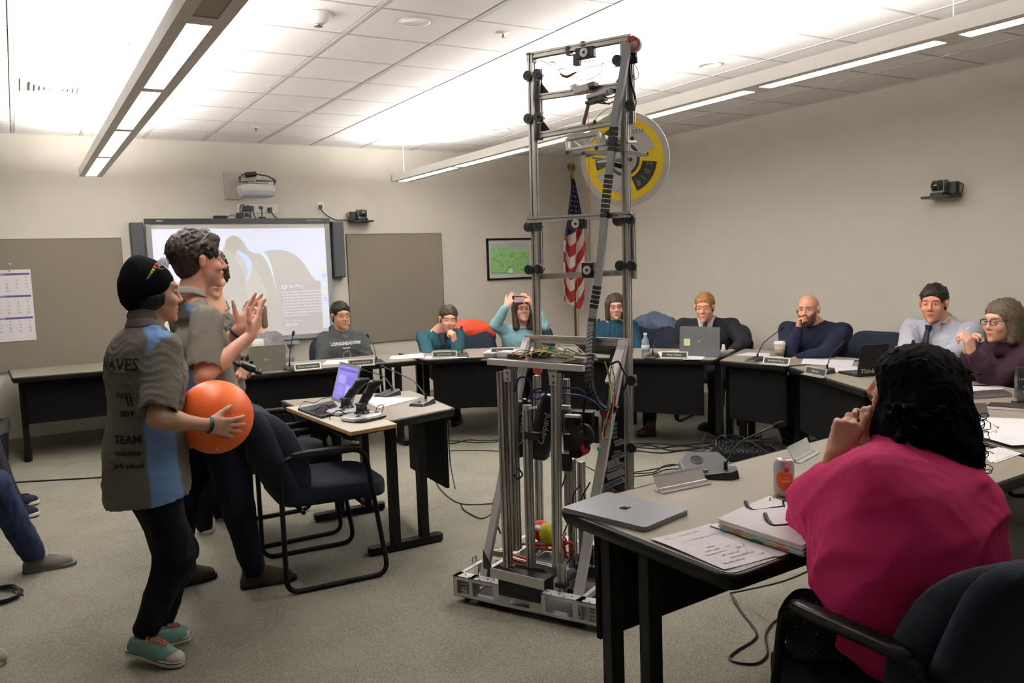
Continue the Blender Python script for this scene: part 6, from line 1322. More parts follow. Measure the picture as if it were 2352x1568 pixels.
# man in light shirt and navy tie
h = J(2144, 697, X=5.30); nk = h+V(.10, .0, -.118); fd = V(-.95, .10, 0).normalized()
def tie_top(T, k):
    n, s_, f_, tt = k['nk'], k['side'], k['fwd'], k['t']; mc = _M['collar_c0bfc8'] if 'collar_c0bfc8' in _M else mat('collar_c0bfc8', 'c0bfc8', .85)
    m = MB(); m.lathe(n-V(0, 0, .03)-f_*.0, V(0, 0, 1)-f_*.22, [(.092, 0), (.088, .035), (.080, .056), (.072, .05)], 24); m.build('shirt_collar', mc, tt, True)
    for q in (-1, 1): m = MB(); m.prism([(0, 0), (q*.06, .035), (q*.055, -.035), (q*.02, -.055)], n+f_*.088+V(0, 0, -.03), f_*.008, s_, V(0, 0, 1)); m.build('collar_point', mc, tt)
    m = MB(); m.prism([(-.020, 0), (.020, 0), (.013, -.045), (-.013, -.045)], n+f_*.125+V(0, 0, -.025), f_*.018, s_, V(0, 0, 1)); m.prism([(-.013, -.04), (.013, -.04), (.034, -.30), (0, -.36), (-.034, -.30)], n+f_*.118+V(0, 0, -.020), f_*.02, s_, (V(0, 0, 1)-f_*.30).normalized()); m.build('necktie', mat('tie_navy', '1c2238', .6, bump=.3, bscale=900), tt)
t, ax, sh = person('man with dark hair in a light blue-grey dress shirt and navy tie', h, V(-.93, -.35, -.0), fd, nk, V(h.x+.12, h.y+.05, .56), dict(R=(J(2085, 805, X=5.08), J(2040, 826, X=4.95)), L=(J(2200, 808, X=5.16), J(2140, 835, X=4.98))), dict(R=dict(d=V(-.4, -.7, 0), n=V(0, 0, -1), curl=(.4,)*4), L=dict(d=V(-.6, .5, 0), n=V(0, 0, -1), curl=(.4,)*4)),
    dict(R=(h+V(-.45, .12, -.65), h+V(-.45, .1, -1.15)), L=(h+V(-.45, -.15, -.65), h+V(-.45, -.15, -1.15))), skin='d39478', hair=('short', '241d19', '372c26'), top='b6b8c4', tname='dress_shirt', topx=tie_top, sw=.19, g=1.1, shk=.36, infl=.022, fk=dict(brow='2a1d17', shave=.1), hk=dict(jaw=1.06, fat=.004), pants=trous('1c1e26'))

# woman in maroon with clasped hands
h = J(2300, 737, X=4.92); nk = h+V(.08, -.02, -.125); fd = V(-.92, .38, 0).normalized()
def cowl(T, k): T.chain([k['nk']+k['side']*.07-V(0, 0, .01), k['nk']+k['fwd']*.07-V(0, 0, .045), k['nk']-k['side']*.07-V(0, 0, .01), k['nk']-k['fwd']*.07+V(0, 0, .01), k['nk']+k['side']*.07-V(0, 0, .01)], [.04, .045, .04, .035, .04], .02)
ck = J(2222, 790, X=4.72)
t, ax, sh = person('woman with chin length light brown hair and glasses in a maroon top, hands clasped', h, V(-.93, .22, -.02), fd, nk, V(h.x+.14, h.y-.05, .56), dict(R=(J(2228, 872, X=4.82), J(2222, 812, X=4.76)), L=(J(2278, 880, X=4.78), J(2232, 812, X=4.68))), dict(R=dict(d=V(-.12, -.1, 1), n=V(.0, -1, 0), curl=(.75, .8, .85, .9), thumb=(.6, .5), spread=.02), L=dict(d=V(-.12, .12, 1), n=V(0, 1, 0), curl=(.75, .8, .85, .9), thumb=(.6, .5), spread=.02)),
    dict(R=(h+V(-.45, .2, -.65), h+V(-.45, .2, -1.15)), L=(h+V(-.45, -.05, -.65), h+V(-.45, -.05, -1.15))), skin='e0ab92', hair=('bob', '4b4032', '75674e'), top='3c2630', tname='cowl_top', topx=cowl, g=.98, sw=.15, fk=dict(lip='b8584e', brow='6b5640'), pants=trous('1c1e26'), infl=.018, fold=.014)
glasses(t, h, ax, 1, M_frame, rx=.024, rz=.0175, th=.0024)
# ------------------------------------------------------------------ the woman in the pink sweater in the foreground
hP = atD(2086, 884, 2.33); nkP = atD(2078, 1022, 2.20); pP = V(1.93, 1.24, .56); fP = V(-.22, .97, 0).normalized(); sP = fP.cross(V(0, 0, 1))
vd = V(.83, .56, 0)
def pink_top(T, k):
    n = k['nk']
    T.cone(n-V(0, 0, .03), n+V(0, 0, .012), .082, .068, .02)
    T.ell(atD(2080, 1225, 2.10), (sP, fP, V(0, 0, 1)), (.205, .19, .18), .12); T.ell(atD(2080, 1330, 2.02), (sP, fP, V(0, 0, 1)), (.215, .185, .17), .12); T.ell(atD(2075, 1420, 2.02), (sP, fP, V(0, 0, 1)), (.15, .14, .16), .08)
    # draped sleeves
    T.cone(atD(2010, 1150, 2.12), atD(1893, 1194, 2.26), .085, .066, .08); T.cone(atD(1905, 1155, 2.2), atD(2000, 1290, 2.05), .06, .11, .10)
    T.ell(atD(2190, 1200, 2.12), (sP, fP, V(0, 0, 1)), (.11, .11, .14), .09)
    q_ = (tuple(V(.15, .1, 1)), tuple(V(-.35, .1, 1)), tuple(V(.1, -.2, 1))); w1, w2 = wr([13, 19, 26], .034, 2, dirs=q_), wr([45, 70], .006, 3)
    T.disp = lambda P: w1(P)+w2(P)
t, axp, shp = person('woman with long curly black hair in a loose pink sweater in the foreground', hP, V(-.42, .90, .10), fP, nkP, pP,
    dict(L=(atD(1884, 1192, 2.28), atD(1922, 1040, 2.20)), R=(atD(1900, 1160, 2.46), atD(1962, 1035, 2.30))),
    dict(L=dict(d=(atD(1956, 962, 2.22)-atD(1922, 1040, 2.20)), n=V(.75, .5, .1), curl=(.22, .95, 1.1, 1.15), thumb=(.9, .3), spread=.03, s=1.0), R=dict(d=(atD(1978, 955, 2.30)-atD(1962, 1035, 2.30)), n=V(-.75, -.4, .05), curl=(.25, .8, .9, 1.0), thumb=(.8, .3), spread=.04, s=.98)),
    dict(L=(atD(1862, 1425, 2.12), atD(1900, 1640, 2.25)), R=(V(2.12, 1.52, .52), V(2.1, 1.62, .10))), s=.93, skin='c9957c', hair=None, top='be2a62', sleeve='long', infl=.024, tname='sweater', cuff=.62,
    pants=mat('black_dotted_leggings', '0c0c0e', .85, bump=.3, bscale=300), vox=.0045, cvox=.007, ch=nkP.lerp(pP, .36), topx=pink_top, fold=0, g=1.04, sw=.16, fat=1.0, tq=.8, fk=dict(lip='a5564c', brow='1d1512'), armr=(.058, .050, .044, .027), neckw=.062, hk=dict(fat=.004))
r, f, u = axp; Lp = lambda x, y, z: hP+r*x+f*y+u*z
H = SDF(); H.ell(Lp(0, -.028, .028), (r, f, u), (.096, .112, .090), .03)
H.ell(atD(2108, 958, 2.27), (sP, fP, V(0, 0, 1)), (.105, .11, .13), .12); H.ell(atD(2160, 1022, 2.19), (sP, fP, V(0, 0, 1)), (.10, .09, .09), .10); H.ell(atD(2205, 1050, 2.12), (sP, fP, V(0, 0, 1)), (.055, .05, .05), .05); H.ell(atD(2090, 1000, 2.20), (sP, fP, V(0, 0, 1)), (.09, .08, .07), .08)
H.ell(atD(2160, 950, 2.2), (sP, fP, V(0, 0, 1)), (.055, .06, .09), .05)
rl = random.Random(3)
for _ in range(260):
    z = rl.uniform(-.2, 1) if _ < 110 else 0; a = rl.uniform(0, 2*PI)
    if _ < 110: q = math.sqrt(1-z*z); pc_ = Lp(.090*q*math.cos(a), -.028+.106*q*math.sin(a), .028+.080*z)
    else: y_ = rl.uniform(930, 1090); pc_ = atD(rl.uniform(2035+max(0, y_-1000)*.6, 2185+(y_-930)*.38), y_, 2.09+rl.uniform(0, .2))
    dv = V(rl.uniform(-1, 1), rl.uniform(-1, 1), rl.uniform(-1.6, .3)).normalized(); H.cone(pc_, pc_+dv*rl.uniform(.02, .045), .012, .005, .006)
H.ell(Lp(0, .138, -.045), (r, f, u), (.125, .092, .125), .012, op='s'); H.ell(Lp(-.06, .15, -.05), (r, f, u), (.10, .095, .12), .012, op='s')
H.disp = wr([30, 52, 84, 140, 210], .020, 5)
ca, cb = lc('0b0a0a'), lc('181513')
H.build('hair', mat('black_curly_hair', '070606', .8, bump=.4, bscale=160, spec=.06), t, .0045)
# stray curls round the silhouette
rr = random.Random(12); m = MB(); hp = [(2240+rr.uniform(-30, 25), 1010+rr.uniform(-60, 70), 2.1) for _ in range(60)]+[(2180+rr.uniform(-15, 25), rr.uniform(890, 1000), 2.2) for _ in range(30)]+[(rr.uniform(2030, 2150), 806+rr.uniform(-2, 16), 2.28) for _ in range(30)]+[(rr.uniform(2130, 2230), rr.uniform(1080, 1120), 2.06) for _ in range(30)]
for x, y, D in hp:
    a0 = rr.random()*6; R0 = rr.uniform(6, 14); p = []
    for k in range(9): p.append(atD(x+R0*math.cos(a0+k*.7)+k*rr.uniform(.3, 1.6), y+R0*.7*math.sin(a0+k*.7)+k*.8, D+.004*k))
    m.tube(p, .0011, 4, sub=2)
m.build('stray_curls', _M['black_curly_hair'], t, True)['kind'] = 'stuff'
# small white dots on the leggings come from the material: fine grid of dots
nt = _M['black_dotted_leggings'].node_tree; b = nt.nodes['Principled BSDF']; tc = nt.nodes.new('ShaderNodeTexCoord'); vo = nt.nodes.new('ShaderNodeTexVoronoi'); vo.inputs['Scale'].default_value = 75; vo.inputs['Randomness'].default_value = .15
rp = nt.nodes.new('ShaderNodeValToRGB'); rp.color_ramp.elements[0].position = .10; rp.color_ramp.elements[0].color = lin('8a857c'); rp.color_ramp.elements[1].position = .2; rp.color_ramp.elements[1].color = lin('0a0a0c')
nt.links.new(tc.outputs['Object'], vo.inputs[0]); nt.links.new(vo.outputs['Distance'], rp.inputs[0]); nt.links.new(rp.outputs[0], b.inputs['Base Color'])

# ------------------------------------------------------------------ seated audience at the left edge: legs reach into the picture
def aud(lab, hip, knR, anR, knL, anL, jm, hd=None, face=V(1, .1, 0)):
    hip = V(hip); h = hip+V(.0, 0, .68); bf = V(1, .05, 0)
    return person(lab, h, face, bf, h+V(-.02, 0, -.155), hip, dict(R=(h+V(.02, -.24, -.40), h+V(.26, -.14, -.46)), L=(h+V(.02, .24, -.40), h+V(.26, .14, -.46))), dict(R=dict(d=V(1, .1, -.2), n=V(0, 0, -1)), L=dict(d=V(1, -.1, -.2), n=V(0, 0, -1))),
        dict(R=(knR, anR, 1.1), L=(knL, anL, 1.1)), pants=jm, top='3c4652', hair=('short', '3a2c22'), vox=.008, cvox=.009)
M_jean = mat('blue_jeans', '2a3450', .85, var=.25, vscale=30, bump=.4, bscale=500, spec=.2)
aud('seated visitor at the left edge in blue jeans, one leg stretched into view', (-.66, 4.86, .50), V(-.17, 4.80, .52), V(-.03, 4.93, .10), V(-.22, 5.05, .50), V(-.32, 5.1, .10), M_jean)
aud('seated visitor at the left edge in dark trousers beyond the one in jeans', (-.80, 6.15, .50), V(-.24, 6.05, .47), V(-.12, 6.14, .09), V(-.24, 6.35, .47), V(-.14, 6.42, .09), mat('dark_trousers', '14161f', .85, var=.2, vscale=30))
M_taupe = mat('taupe_knit', '75716a', .9, bump=.4, bscale=500)
shoe('grey running shoe with pale laces at the left edge, toe to the right', 'sneaker', atZ(52, 1316, 0), atZ(177, 1294, 0), M_taupe, mat('teal_grey_sole', '5c6664', .6), h=.07, w=.046, lace=mat('pale_laces', 'b5b0a6', .8))
M_nv = mat('navy_mesh', '15172a', .9)
shoe('navy sneaker with white sole at the left edge, farther of the pair', 'sneaker', atZ(20, 1170, 0), atZ(91, 1152, .012), M_nv, mat('pale_sole', 'c4c0b8', .6), lace=M_nv, h=.065)
shoe('navy sneaker with white sole at the left edge, nearer of the pair', 'sneaker', atZ(20, 1196, 0), atZ(91, 1180, .012), M_nv, mat('pale_sole', 'c4c0b8', .6), lace=M_nv, h=.065)
shoe('tip of a pale shoe at the bottom left corner', 'sneaker', atZ(-60, 1535, 0), atZ(12, 1522, 0), mat('pale_canvas', '9a927c', .8), mat('pale_sole', 'c4c0b8', .6))
t = thing('coiled_cord', 'coil of black cord lying on the carpet at the left edge', 'cord', atZ(10, 1370, 0))
m = MB(); rr = random.Random(2)
for k in range(5):
    c = atZ(8, 1368, .006+.006*k); R_ = .085+.008*rr.random(); m.tube([c+V((R_+.01*math.sin(3*a+k))*math.cos(a)*1.0-.02, (R_*1.15)*math.sin(a)+.012*k, .002*math.sin(2*a)) for a in [2*PI*i/24 for i in range(25)]], .0045, 6)
m.tube([atZ(30, 1358, .03), atZ(36, 1348, .045), atZ(46, 1362, .03), atZ(53, 1368, .01)], .004, 6, sub=4); m.build('coil', M_plas, t, True)
# ------------------------------------------------------------------ flag on its pole
fl = atY(1318, 600, 8.42); fx, fy = fl.x, 8.42
t = thing('flag_on_pole', 'striped flag furled on a pole with a gilt eagle, in the far corner', 'flag', (fx, fy, 0))
zt = atY(1317, 412, 8.42).z
MB().cyl((fx, fy, .02), (fx, fy, zt+.03), .014, 12).build('pole', mat('flag_pole_wood', '5a4424', .4), t, True); MB().lathe((fx, fy, 0), (0, 0, 1), [(.14, 0), (.14, .02), (.05, .05), (.03, .09), (.018, .10)], 24).build('base', mat('gilt', '8a6d30', .35, .8), t, True)
M_gilt = _M['gilt']; q = MB(); q.lathe((fx, fy, zt+.02), (0, 0, 1), [(.014, 0), (.020, .02), (.010, .05), (.024, .075), (.01, .09)], 14); q.ball((fx, fy, zt+.135), (.022, .02, .035), 12, 8); q.ball((fx-.01, fy-.01, zt+.178), (.013, .014, .014), 10, 8)
for s_ in (-1, 1):
    q.add([V(fx+s_*.01, fy, zt+.15), V(fx+s_*.03, fy, zt+.19), V(fx+s_*.052, fy, zt+.185), V(fx+s_*.058, fy, zt+.15), V(fx+s_*.045, fy, zt+.10), V(fx+s_*.028, fy, zt+.12), V(fx+s_*.01, fy-.008, zt+.11)], [[0, 1, 2, 3, 4, 5, 6]])
q.build('eagle', M_gilt, t, True)
# hanging cloth: folded surface; stripes and starred field are separate cloth panels of the same drape
zb_ = atY(1300, 712, 8.42).z
def drape_pt(u, v):      # u across the folds, v down
    z = zt-(zt-zb_)*v*(1.0-.10*abs(u-.75)); wd = .03+.34*min(1, v/.55)**.9*(1-.18*max(0, v-.55)); x = fx-wd*.58+wd*u+.02*math.sin(v*4); y = fy-.035-.035*math.sin(u*PI*5+v*1.5)*min(1, v*3)-.01
    return V(x, y, z)
M_fr, M_fw, M_fb = [mat('flag_'+k, c, .85, bump=.3, bscale=600) for k, c in (('red', '8e1f26'), ('white', 'c9bdb2'), ('blue', '1c1f38'))]
vb = lambda u: min(.46, .44-.18*(u-.3)); gu = lambda u: .42*(u if u > .32 else .64-u)+.02*math.sin(u*9)
MB().sheet(lambda u, w_: drape_pt(u, w_*vb(u)), 60, 24).build('blue_field', M_fb, t, True)
for k in range(15):
    s0 = .40+k/11
    if s0 > 1.45: break
    fn = lambda u, w_: drape_pt(u, min(1, max(vb(u), s0+w_/11-gu(u))))
    MB().sheet(fn, 60, 6).build('red_stripe' if k % 2 else 'white_stripe', M_fr if k % 2 else M_fw, t, True)
q = MB()
for r_ in range(10):
    for c_ in range(6):
        u, v = .1+.15*c_+(.075 if r_ % 2 else 0), .06+.038*r_
        if u > .95 or v > .40-.18*(u-.3): continue
        p = drape_pt(u, v)+V(0, -.012, 0); R_ = .0125*min(1, .35+v*2.2); q.add([p+V(math.sin(a)*rr_*R_*.8, 0, math.cos(a)*rr_*R_) for a, rr_ in [(PI*i/5, 1 if i % 2 == 0 else .42) for i in range(10)]], [list(range(10))])
q.build('stars', mat('flag_star', 'bdb8bd', .8), t)['kind'] = 'stuff'

# ------------------------------------------------------------------ desk items
TZ = .742
M_gsteel = mat('brushed_steel', 'a9a9a8', .3, .9)
def mic(lab, p, d, ln=.36, lean=.55, tip=None, s=1.0, z=TZ):
    """wedge base with push button and curved gooseneck"""
    p = V(p[0], p[1], z); d = V(d).normalized(); sd = d.cross(V(0, 0, 1)); t = thing('conference_microphone', lab, 'microphone', p, 'gooseneck microphones on the tables')
    W = [(-.075, -.048), (.045, -.055), (.075, -.03), (.075, .03), (.045, .055), (-.075, .048)]; q = MB(); n = len(W)
    q.add([p+d*a*s+sd*b_*s for a, b_ in W]+[p+d*a*s*.92+sd*b_*s*.85+V(0, 0, (.014+.018*(a+.075)/.15)*s) for a, b_ in W], [list(range(n))[::-1], list(range(n, 2*n))]+[[i, (i+1) % n, n+(i+1) % n, n+i] for i in range(n)])
    q.build('base', M_grey if False else mat('mic_base', '2b2c2e', .35), t, bev=.003)
    MB().cyl(p-d*.04*s+V(0, 0, .018), p-d*.04*s+V(0, 0, .026), .009, 12).build('button', M_gsteel, t)
    b0 = p+d*.03*s+V(0, 0, .025); tp = V(tip) if tip is not None else b0+d*(-ln*math.sin(lean))+V(0, 0, ln*math.cos(lean))
    MB().cyl(b0, b0+V(0, 0, .03), .008, 12, .006).build('socket', M_plas, t)
    mid = b0.lerp(tp, .45)+V(0, 0, ln*.12); q = MB(); q.tube([b0+V(0, 0, .02), b0.lerp(mid, .5)+V(0, 0, .03), mid, tp], .0035, 8, sub=6); q.build('gooseneck', M_plas, t, True)
    e = (tp-mid).normalized(); MB().lathe(tp-e*.01, e, [(.005, 0), (.010, .008), (.0115, .025), (.010, .038), (.004, .044)], 14).build('foam_tip', mat('foam_black', '141414', .9), t, True)
    return t
def dirto(a): return V(math.cos(math.radians(a)), math.sin(math.radians(a)), 0)
for pb, tp, a, lab in (((668, 849), atY(673, 769, 6.62), 90, 'gooseneck microphone right of the grey laptop on the left table'),
    ((868, 834), atY(846, 773, 6.6), 90, 'gooseneck microphone near the right end of the left table'),
    ((1063, 818), atY(1060, 756, 6.45), 70, 'gooseneck microphone between the man in teal and the orange jacket'),
    ((1358, 826), atX(1374, 738, 4.1), 60, 'gooseneck microphone beside the robot cable chain, before the woman in the turtleneck'),
    ((1497, 821), atX(1520, 756, 4.50), 35, 'gooseneck microphone right of the water bottle'),
    ((1735, 829), atX(1792, 757, 4.80), 10, 'gooseneck microphone in front of the paper coffee cup'),
    ((1893, 857), atX(1935, 788, 4.75), 0, 'gooseneck microphone before the black laptop')):
    g_ = atZ(*pb, TZ); mic(lab, (g_.x, g_.y), dirto(a), tip=tp)
mic('gooseneck microphone of the man in the tie, only its tip above the black hair', (4.55, 3.05), dirto(-20), tip=atX(2097, 792, 4.62))
mic('gooseneck microphone in front of the woman in maroon', (4.2, 2.62), dirto(-30), tip=atX(2246, 858, 4.5))
mic('gooseneck microphone on the far side of the small table', (atZ(893, 908, TZ).x, atZ(893, 908, TZ).y), dirto(25), tip=atY(835, 850, 5.25), s=1.05)
mic('gooseneck microphone at the corner of the small table', (atZ(972, 928, TZ).x, atZ(972, 928, TZ).y), dirto(35), tip=atY(880, 842, 4.95), s=1.05)
mic('large gooseneck microphone on the foreground table beside the steel name holder', (2.09, 2.13), dirto(-40), tip=atD(1782, 978, 2.95), s=1.0)
def nameplate(lab, p, q_, txt=None, h=.052, metal=False):
    """steel desk holder; the black insert faces the people in the middle of the room"""
    a, b = atZ(*p, TZ), atZ(*q_, TZ); 
    c = (a+b)/2; X = V(b.x-a.x, b.y-a.y, 0).normalized(); N = X.cross(V(0, 0, 1)); N = N if N.dot(CO-c) > 0 else -N; L = max(.16, min(.24, (b-a).length)); L = .215
    t = thing('name_plate', lab, 'name plate', (c.x, c.y, TZ), 'steel name plate holders'); U = (V(0, 0, 1)-N*.35).normalized(); F = X.cross(U); F = F if F.dot(N) > 0 else -F
    m = MB(); m.box(c+U*(h/2+.004), (L, h, .002), (X, U, F)); m.box(c+N*.012+V(0, 0, .0015), (L, .035, .003), (X, N, V(0, 0, 1))); m.box(c+U*(h+.003)+F*.002, (L, .006, .004), (X, U, F)); m.box(c+U*.006+F*.003, (L, .006, .006), (X, U, F)); m.build('holder', M_gsteel if metal else mat('holder_pale', 'b9b6ae', .35, .6), t)
    if txt:
        MB().box(c+U*(h/2+.004)+F*.002, (L*.9, h*.72, .0016), (X, U, F)).build('insert', mat('plate_black', '2a2a28', .5), t)
        Xr = X if (X.cross(U)).dot(F) > 0 else -X
        flat_text(txt, .022, c+U*(h/2+.004)+F*.003, mat('plate_text', 'b9b9b4', .6), t, X=Xr, Y=U, name='name_lettering')
    return t
nameplate('black and silver name plate right of the laptop, leftmost on the left table', (682, 852), (734, 847), 'Maria Kensington')
nameplate('silver framed name plate left of the second microphone on the left table', (805, 842), (856, 838), 'Armand Durette')
nameplate('black and silver name plate in front of the man in teal', (996, 822), (1046, 820), 'Jamie Hensch')
nameplate('black and silver name plate in front of the woman in light blue', (1130, 813), (1178, 812), 'Susan Altman')
nameplate('black and silver name plate in front of the grey laptop with the note', (1520, 823), (1577, 824), 'Mary OBrien')
nameplate('black and silver name plate in front of the coffee cup', (1757, 836), (1806, 840), 'Armand Wray')
nameplate('small black name plate at the foot of the microphone before the black laptop', (1855, 860), (1886, 866), 'Barrett')
# steel holders seen from behind on the foreground table
for (x0, y0), (x1, y1), lab, L, hh in (((1515, 1131), (1622, 1109), 'shiny steel name plate holder seen from behind, left of the large microphone', .21, .058), ((1828, 1062), (1868, 1040), 'steel name plate holder at the far edge of the foreground table', .20, .06)):
    a, b = atZ(x0, y0, TZ), atZ(x1, y1, TZ); c = (a+b)/2; X = V(b.x-a.x, b.y-a.y, 0).normalized()
    if hh == .06: X = V(.90, .30, 0).normalized() if False else V(b.x-a.x, b.y-a.y, 0).normalized()
    N = V(0, 0, 1).cross(X); t = thing('name_plate', lab, 'name plate', (c.x, c.y, TZ)); U = (V(0, 0, 1)+N*.55).normalized() if N.dot(V(0, 1, 0)) > 0 else (V(0, 0, 1)-N*.55).normalized()
    F = X.cross(U); m = MB(); m.box(c+U*(hh/2+.004), (L, hh, .0025), (X, U, F)); m.box(c+U*(hh+.002), (L, .005, .008), (X, U, F)); m.box(c+V(0, 0, .0025)-U.cross(X)*.0, (L, .045, .004), (X, N, V(0, 0, 1))); m.box(c+V(0, 0, .008)+N*.0, (L, .008, .012), (X, N, V(0, 0, 1))); m.build('holder', mat('polished_steel', 'dddddb', .25, .35), t)
# paper sheets
def paper(lab, quad, n=1, z=TZ, ink=True, cat='paper', name='paper', curl=0, seed=1, c=None, th=.0006, grp=None):
    P = [atZ(x, y, z) for x, y in quad]; cc = sum(P, V(0, 0, 0))/4; t = thing(name, lab, cat, cc, grp); rr = random.Random(seed)
    def S(u, v, dz=0): p = P[0].lerp(P[1], u).lerp(P[3].lerp(P[2], u), v); p.z = z+.001+dz+curl*(abs(u-.5)*2)**3*.5*(1+.5*math.sin(v*5)); return p
    for k in range(n):
        o_ = V(rr.uniform(-.012, .012), rr.uniform(-.012, .012), 0)*(k > 0)
        MB().sheet(lambda u, v: S(u, v, .0012*k)+o_, 8, 8, th).build('sheet', c or M_paper, t)
    if ink:
        b = MB(); kk = 0
        for r_ in range(11):
            if rr.random() < .25: continue
            u0 = .08+rr.random()*.2; 
            while u0 < .85:
                u1 = u0+rr.uniform(.03, .14)
                if rr.random() < .62: v0 = .08+r_*.08; b.add([S(min(u0, .92), v0, .0012*n+.0008), S(min(u1, .92), v0, .0012*n+.0008), S(min(u1, .92), v0+.016, .0012*n+.0008), S(min(u0, .92), v0+.016, .0012*n+.0008)], [[0, 1, 2, 3]])
                u0 = u1+.03
        b.build('print', mat('faint_ink', 'bfbac2', .8), t)['kind'] = 'stuff'
    return t
paper('large white printed sheet hanging over the front edge of the foreground table', [(1494, 1240), (1630, 1205), (1782, 1278), (1664, 1310)], curl=.006)
paper('white sheets lying under the tabbed binder', [(1630, 1206), (1700, 1190), (1862, 1255), (1780, 1280)], 2, z=TZ+.001, ink=False)
t = thing('pen', 'thin dark pen on the white sheets beside the binder', 'pen', atZ(1690, 1225, TZ)); MB().tube([atZ(1632, 1208, TZ+.006), atZ(1752, 1249, TZ+.006)], .0022, 6).build('pen', mat('pen_grey', '4a4a5c', .4), t)
# binder with coloured tabs
bq = [(1650, 1192), (1768, 1145), (1960, 1215), (1845, 1254)]
zt_ = TZ+.012; P = [atZ(x, y, zt_+.022) for x, y in bq]; t = thing('ring_binder', 'thick stack of white pages with coloured index tabs in an open ring binder', 'binder', sum(P, V(0, 0, 0))/4)
def bs(u, v, z): p = P[0].lerp(P[1], u).lerp(P[3].lerp(P[2], u), v); p.z = z; return p
q = MB(); Q = [bs(0, -.01, TZ+.002), bs(1, -.01, TZ+.002), bs(1, 1.01, TZ+.002), bs(0, 1.01, TZ+.002)]; q.add([V(p.x, p.y, TZ+.001) for p in Q]+[V(p.x, p.y, TZ+.004) for p in Q], [[3, 2, 1, 0], [4, 5, 6, 7]]+[[i, (i+1) % 4, 4+(i+1) % 4, 4+i] for i in range(4)]); q.build('cover', M_plas, t)
for k in range(9):
    z = TZ+.005+.0034*k; q = MB(); o_ = .012*math.sin(k*2.1); q.sheet(lambda u, v: bs(u+o_*.3, v+o_, z+.004*math.sin(u*3)*(k/8)+(.006*u*u if k == 8 else 0)), 6, 4, .003); q.build('page_block', M_paper, t)
tabc = ['c9c84a', 'c8505a', '7fb6cc', 'c3c558', 'c8505a', '8fb8c8', '5d8f93', 'a8572e', 'b5b043', '3f8089', '9a9a48', 'a93038', '5b93c0']
for k, c in enumerate(tabc):
    row = 0 if k < 6 else 1; kk = k if row == 0 else k-6; v0 = (.02+kk*.165) if row == 0 else (.03+kk*.14); zz = TZ+.020-.008*row
    a, b_ = bs(-.012-.035*row, v0, zz), bs(-.012-.035*row, v0+.13, zz); a2, b2 = bs(.03, v0, zz), bs(.03, v0+.13, zz); q = MB(); q.add([a, b_, b2, a2]+[p+V(0, 0, .0008) for p in (a, b_, b2, a2)], [[3, 2, 1, 0], [4, 5, 6, 7], [0, 1, 5, 4], [1, 2, 6, 5], [2, 3, 7, 6], [3, 0, 4, 7]]); q.build('index_tab', mat('tab_'+c, c, .5), t)
for u, v in ((.93, .07),):
    c = bs(u, v, zt_+.022); MB().torus(c, V(.3, -.9, 0), .017, .0022, 20, 8, -.1, PI+.1, V(.9, .3, 0)).build('binder_ring', mat('chrome', 'c9c9c9', .15, 1), t, True)
# reading glasses on the binder
M_gl = mat('black_acetate', '0b0b0d', .4, spec=.25); t = thing('reading_glasses', 'folded black reading glasses lying on the binder pages', 'glasses', atZ(1790, 1180, TZ+.04)); z0 = TZ+.038
def gp(x, y, dz=0): return atZ(x, y, z0+dz)
for pts in ([(1712, 1152, .012), (1718, 1164, .004), (1730, 1172, 0), (1752, 1170, 0), (1798, 1163, .004)], [(1757, 1180, .012), (1763, 1194, .004), (1774, 1206, 0), (1788, 1207, 0), (1815, 1204, .002), (1860, 1198, .004)]): MB().tube([gp(*p) for p in pts], .0034, 6, sub=5, rs=(.0062, .0038)).build('temple', M_gl, t, True)
q = MB(); q.tube([gp(1802, 1168, .0), gp(1799, 1150, .012), gp(1810, 1148, .026), gp(1830, 1154, .028), gp(1832, 1172, .008), gp(1815, 1174, 0), gp(1802, 1168, 0)], .0034, 6, sub=5); q.tube([gp(1832, 1160, .02), gp(1845, 1166, .02), gp(1850, 1160, .028), gp(1870, 1166, .028), gp(1874, 1182, .008), gp(1856, 1184, 0), gp(1845, 1172, .008)], .0034, 6, sub=5); q.build('front', M_gl, t, True)
# closed grey laptop
LQ = [atZ(x, y, TZ+.016) for x, y in ((1300, 1164), (1412, 1122), (1567, 1176), (1470, 1212))]; c = sum(LQ, V(0, 0, 0))/4
t = thing('closed_laptop', 'closed space grey laptop at the left corner of the foreground table', 'laptop', V(c.x, c.y, TZ))
Y_ = (LQ[1]-LQ[0]+LQ[2]-LQ[3]).normalized(); X = V(0, 0, 1).cross(Y_)*-1; LX_, LY_ = (LQ[3]-LQ[0]).length*.5+(LQ[2]-LQ[1]).length*.5, (LQ[1]-LQ[0]).length*.5+(LQ[2]-LQ[3]).length*.5
LY_ = min(LY_, .225); 
M_sg = mat('space_grey', '8b8d92', .35, .75)
MB().box(V(c.x, c.y, TZ+.0055), (LX_, LY_, .008), (X, Y_, V(0, 0, 1)), .012).build('base', M_sg, t); MB().box(V(c.x, c.y, TZ+.0130), (LX_, LY_, .0055), (X, Y_, V(0, 0, 1)), .012).build('lid', M_sg, t)
q = MB(); q.box(V(c.x, c.y, TZ+.0018)-X*(LX_/2-.03), (.02, LY_*.8, .002), (X, Y_, V(0, 0, 1))); q.build('rubber_feet', M_plas, t)
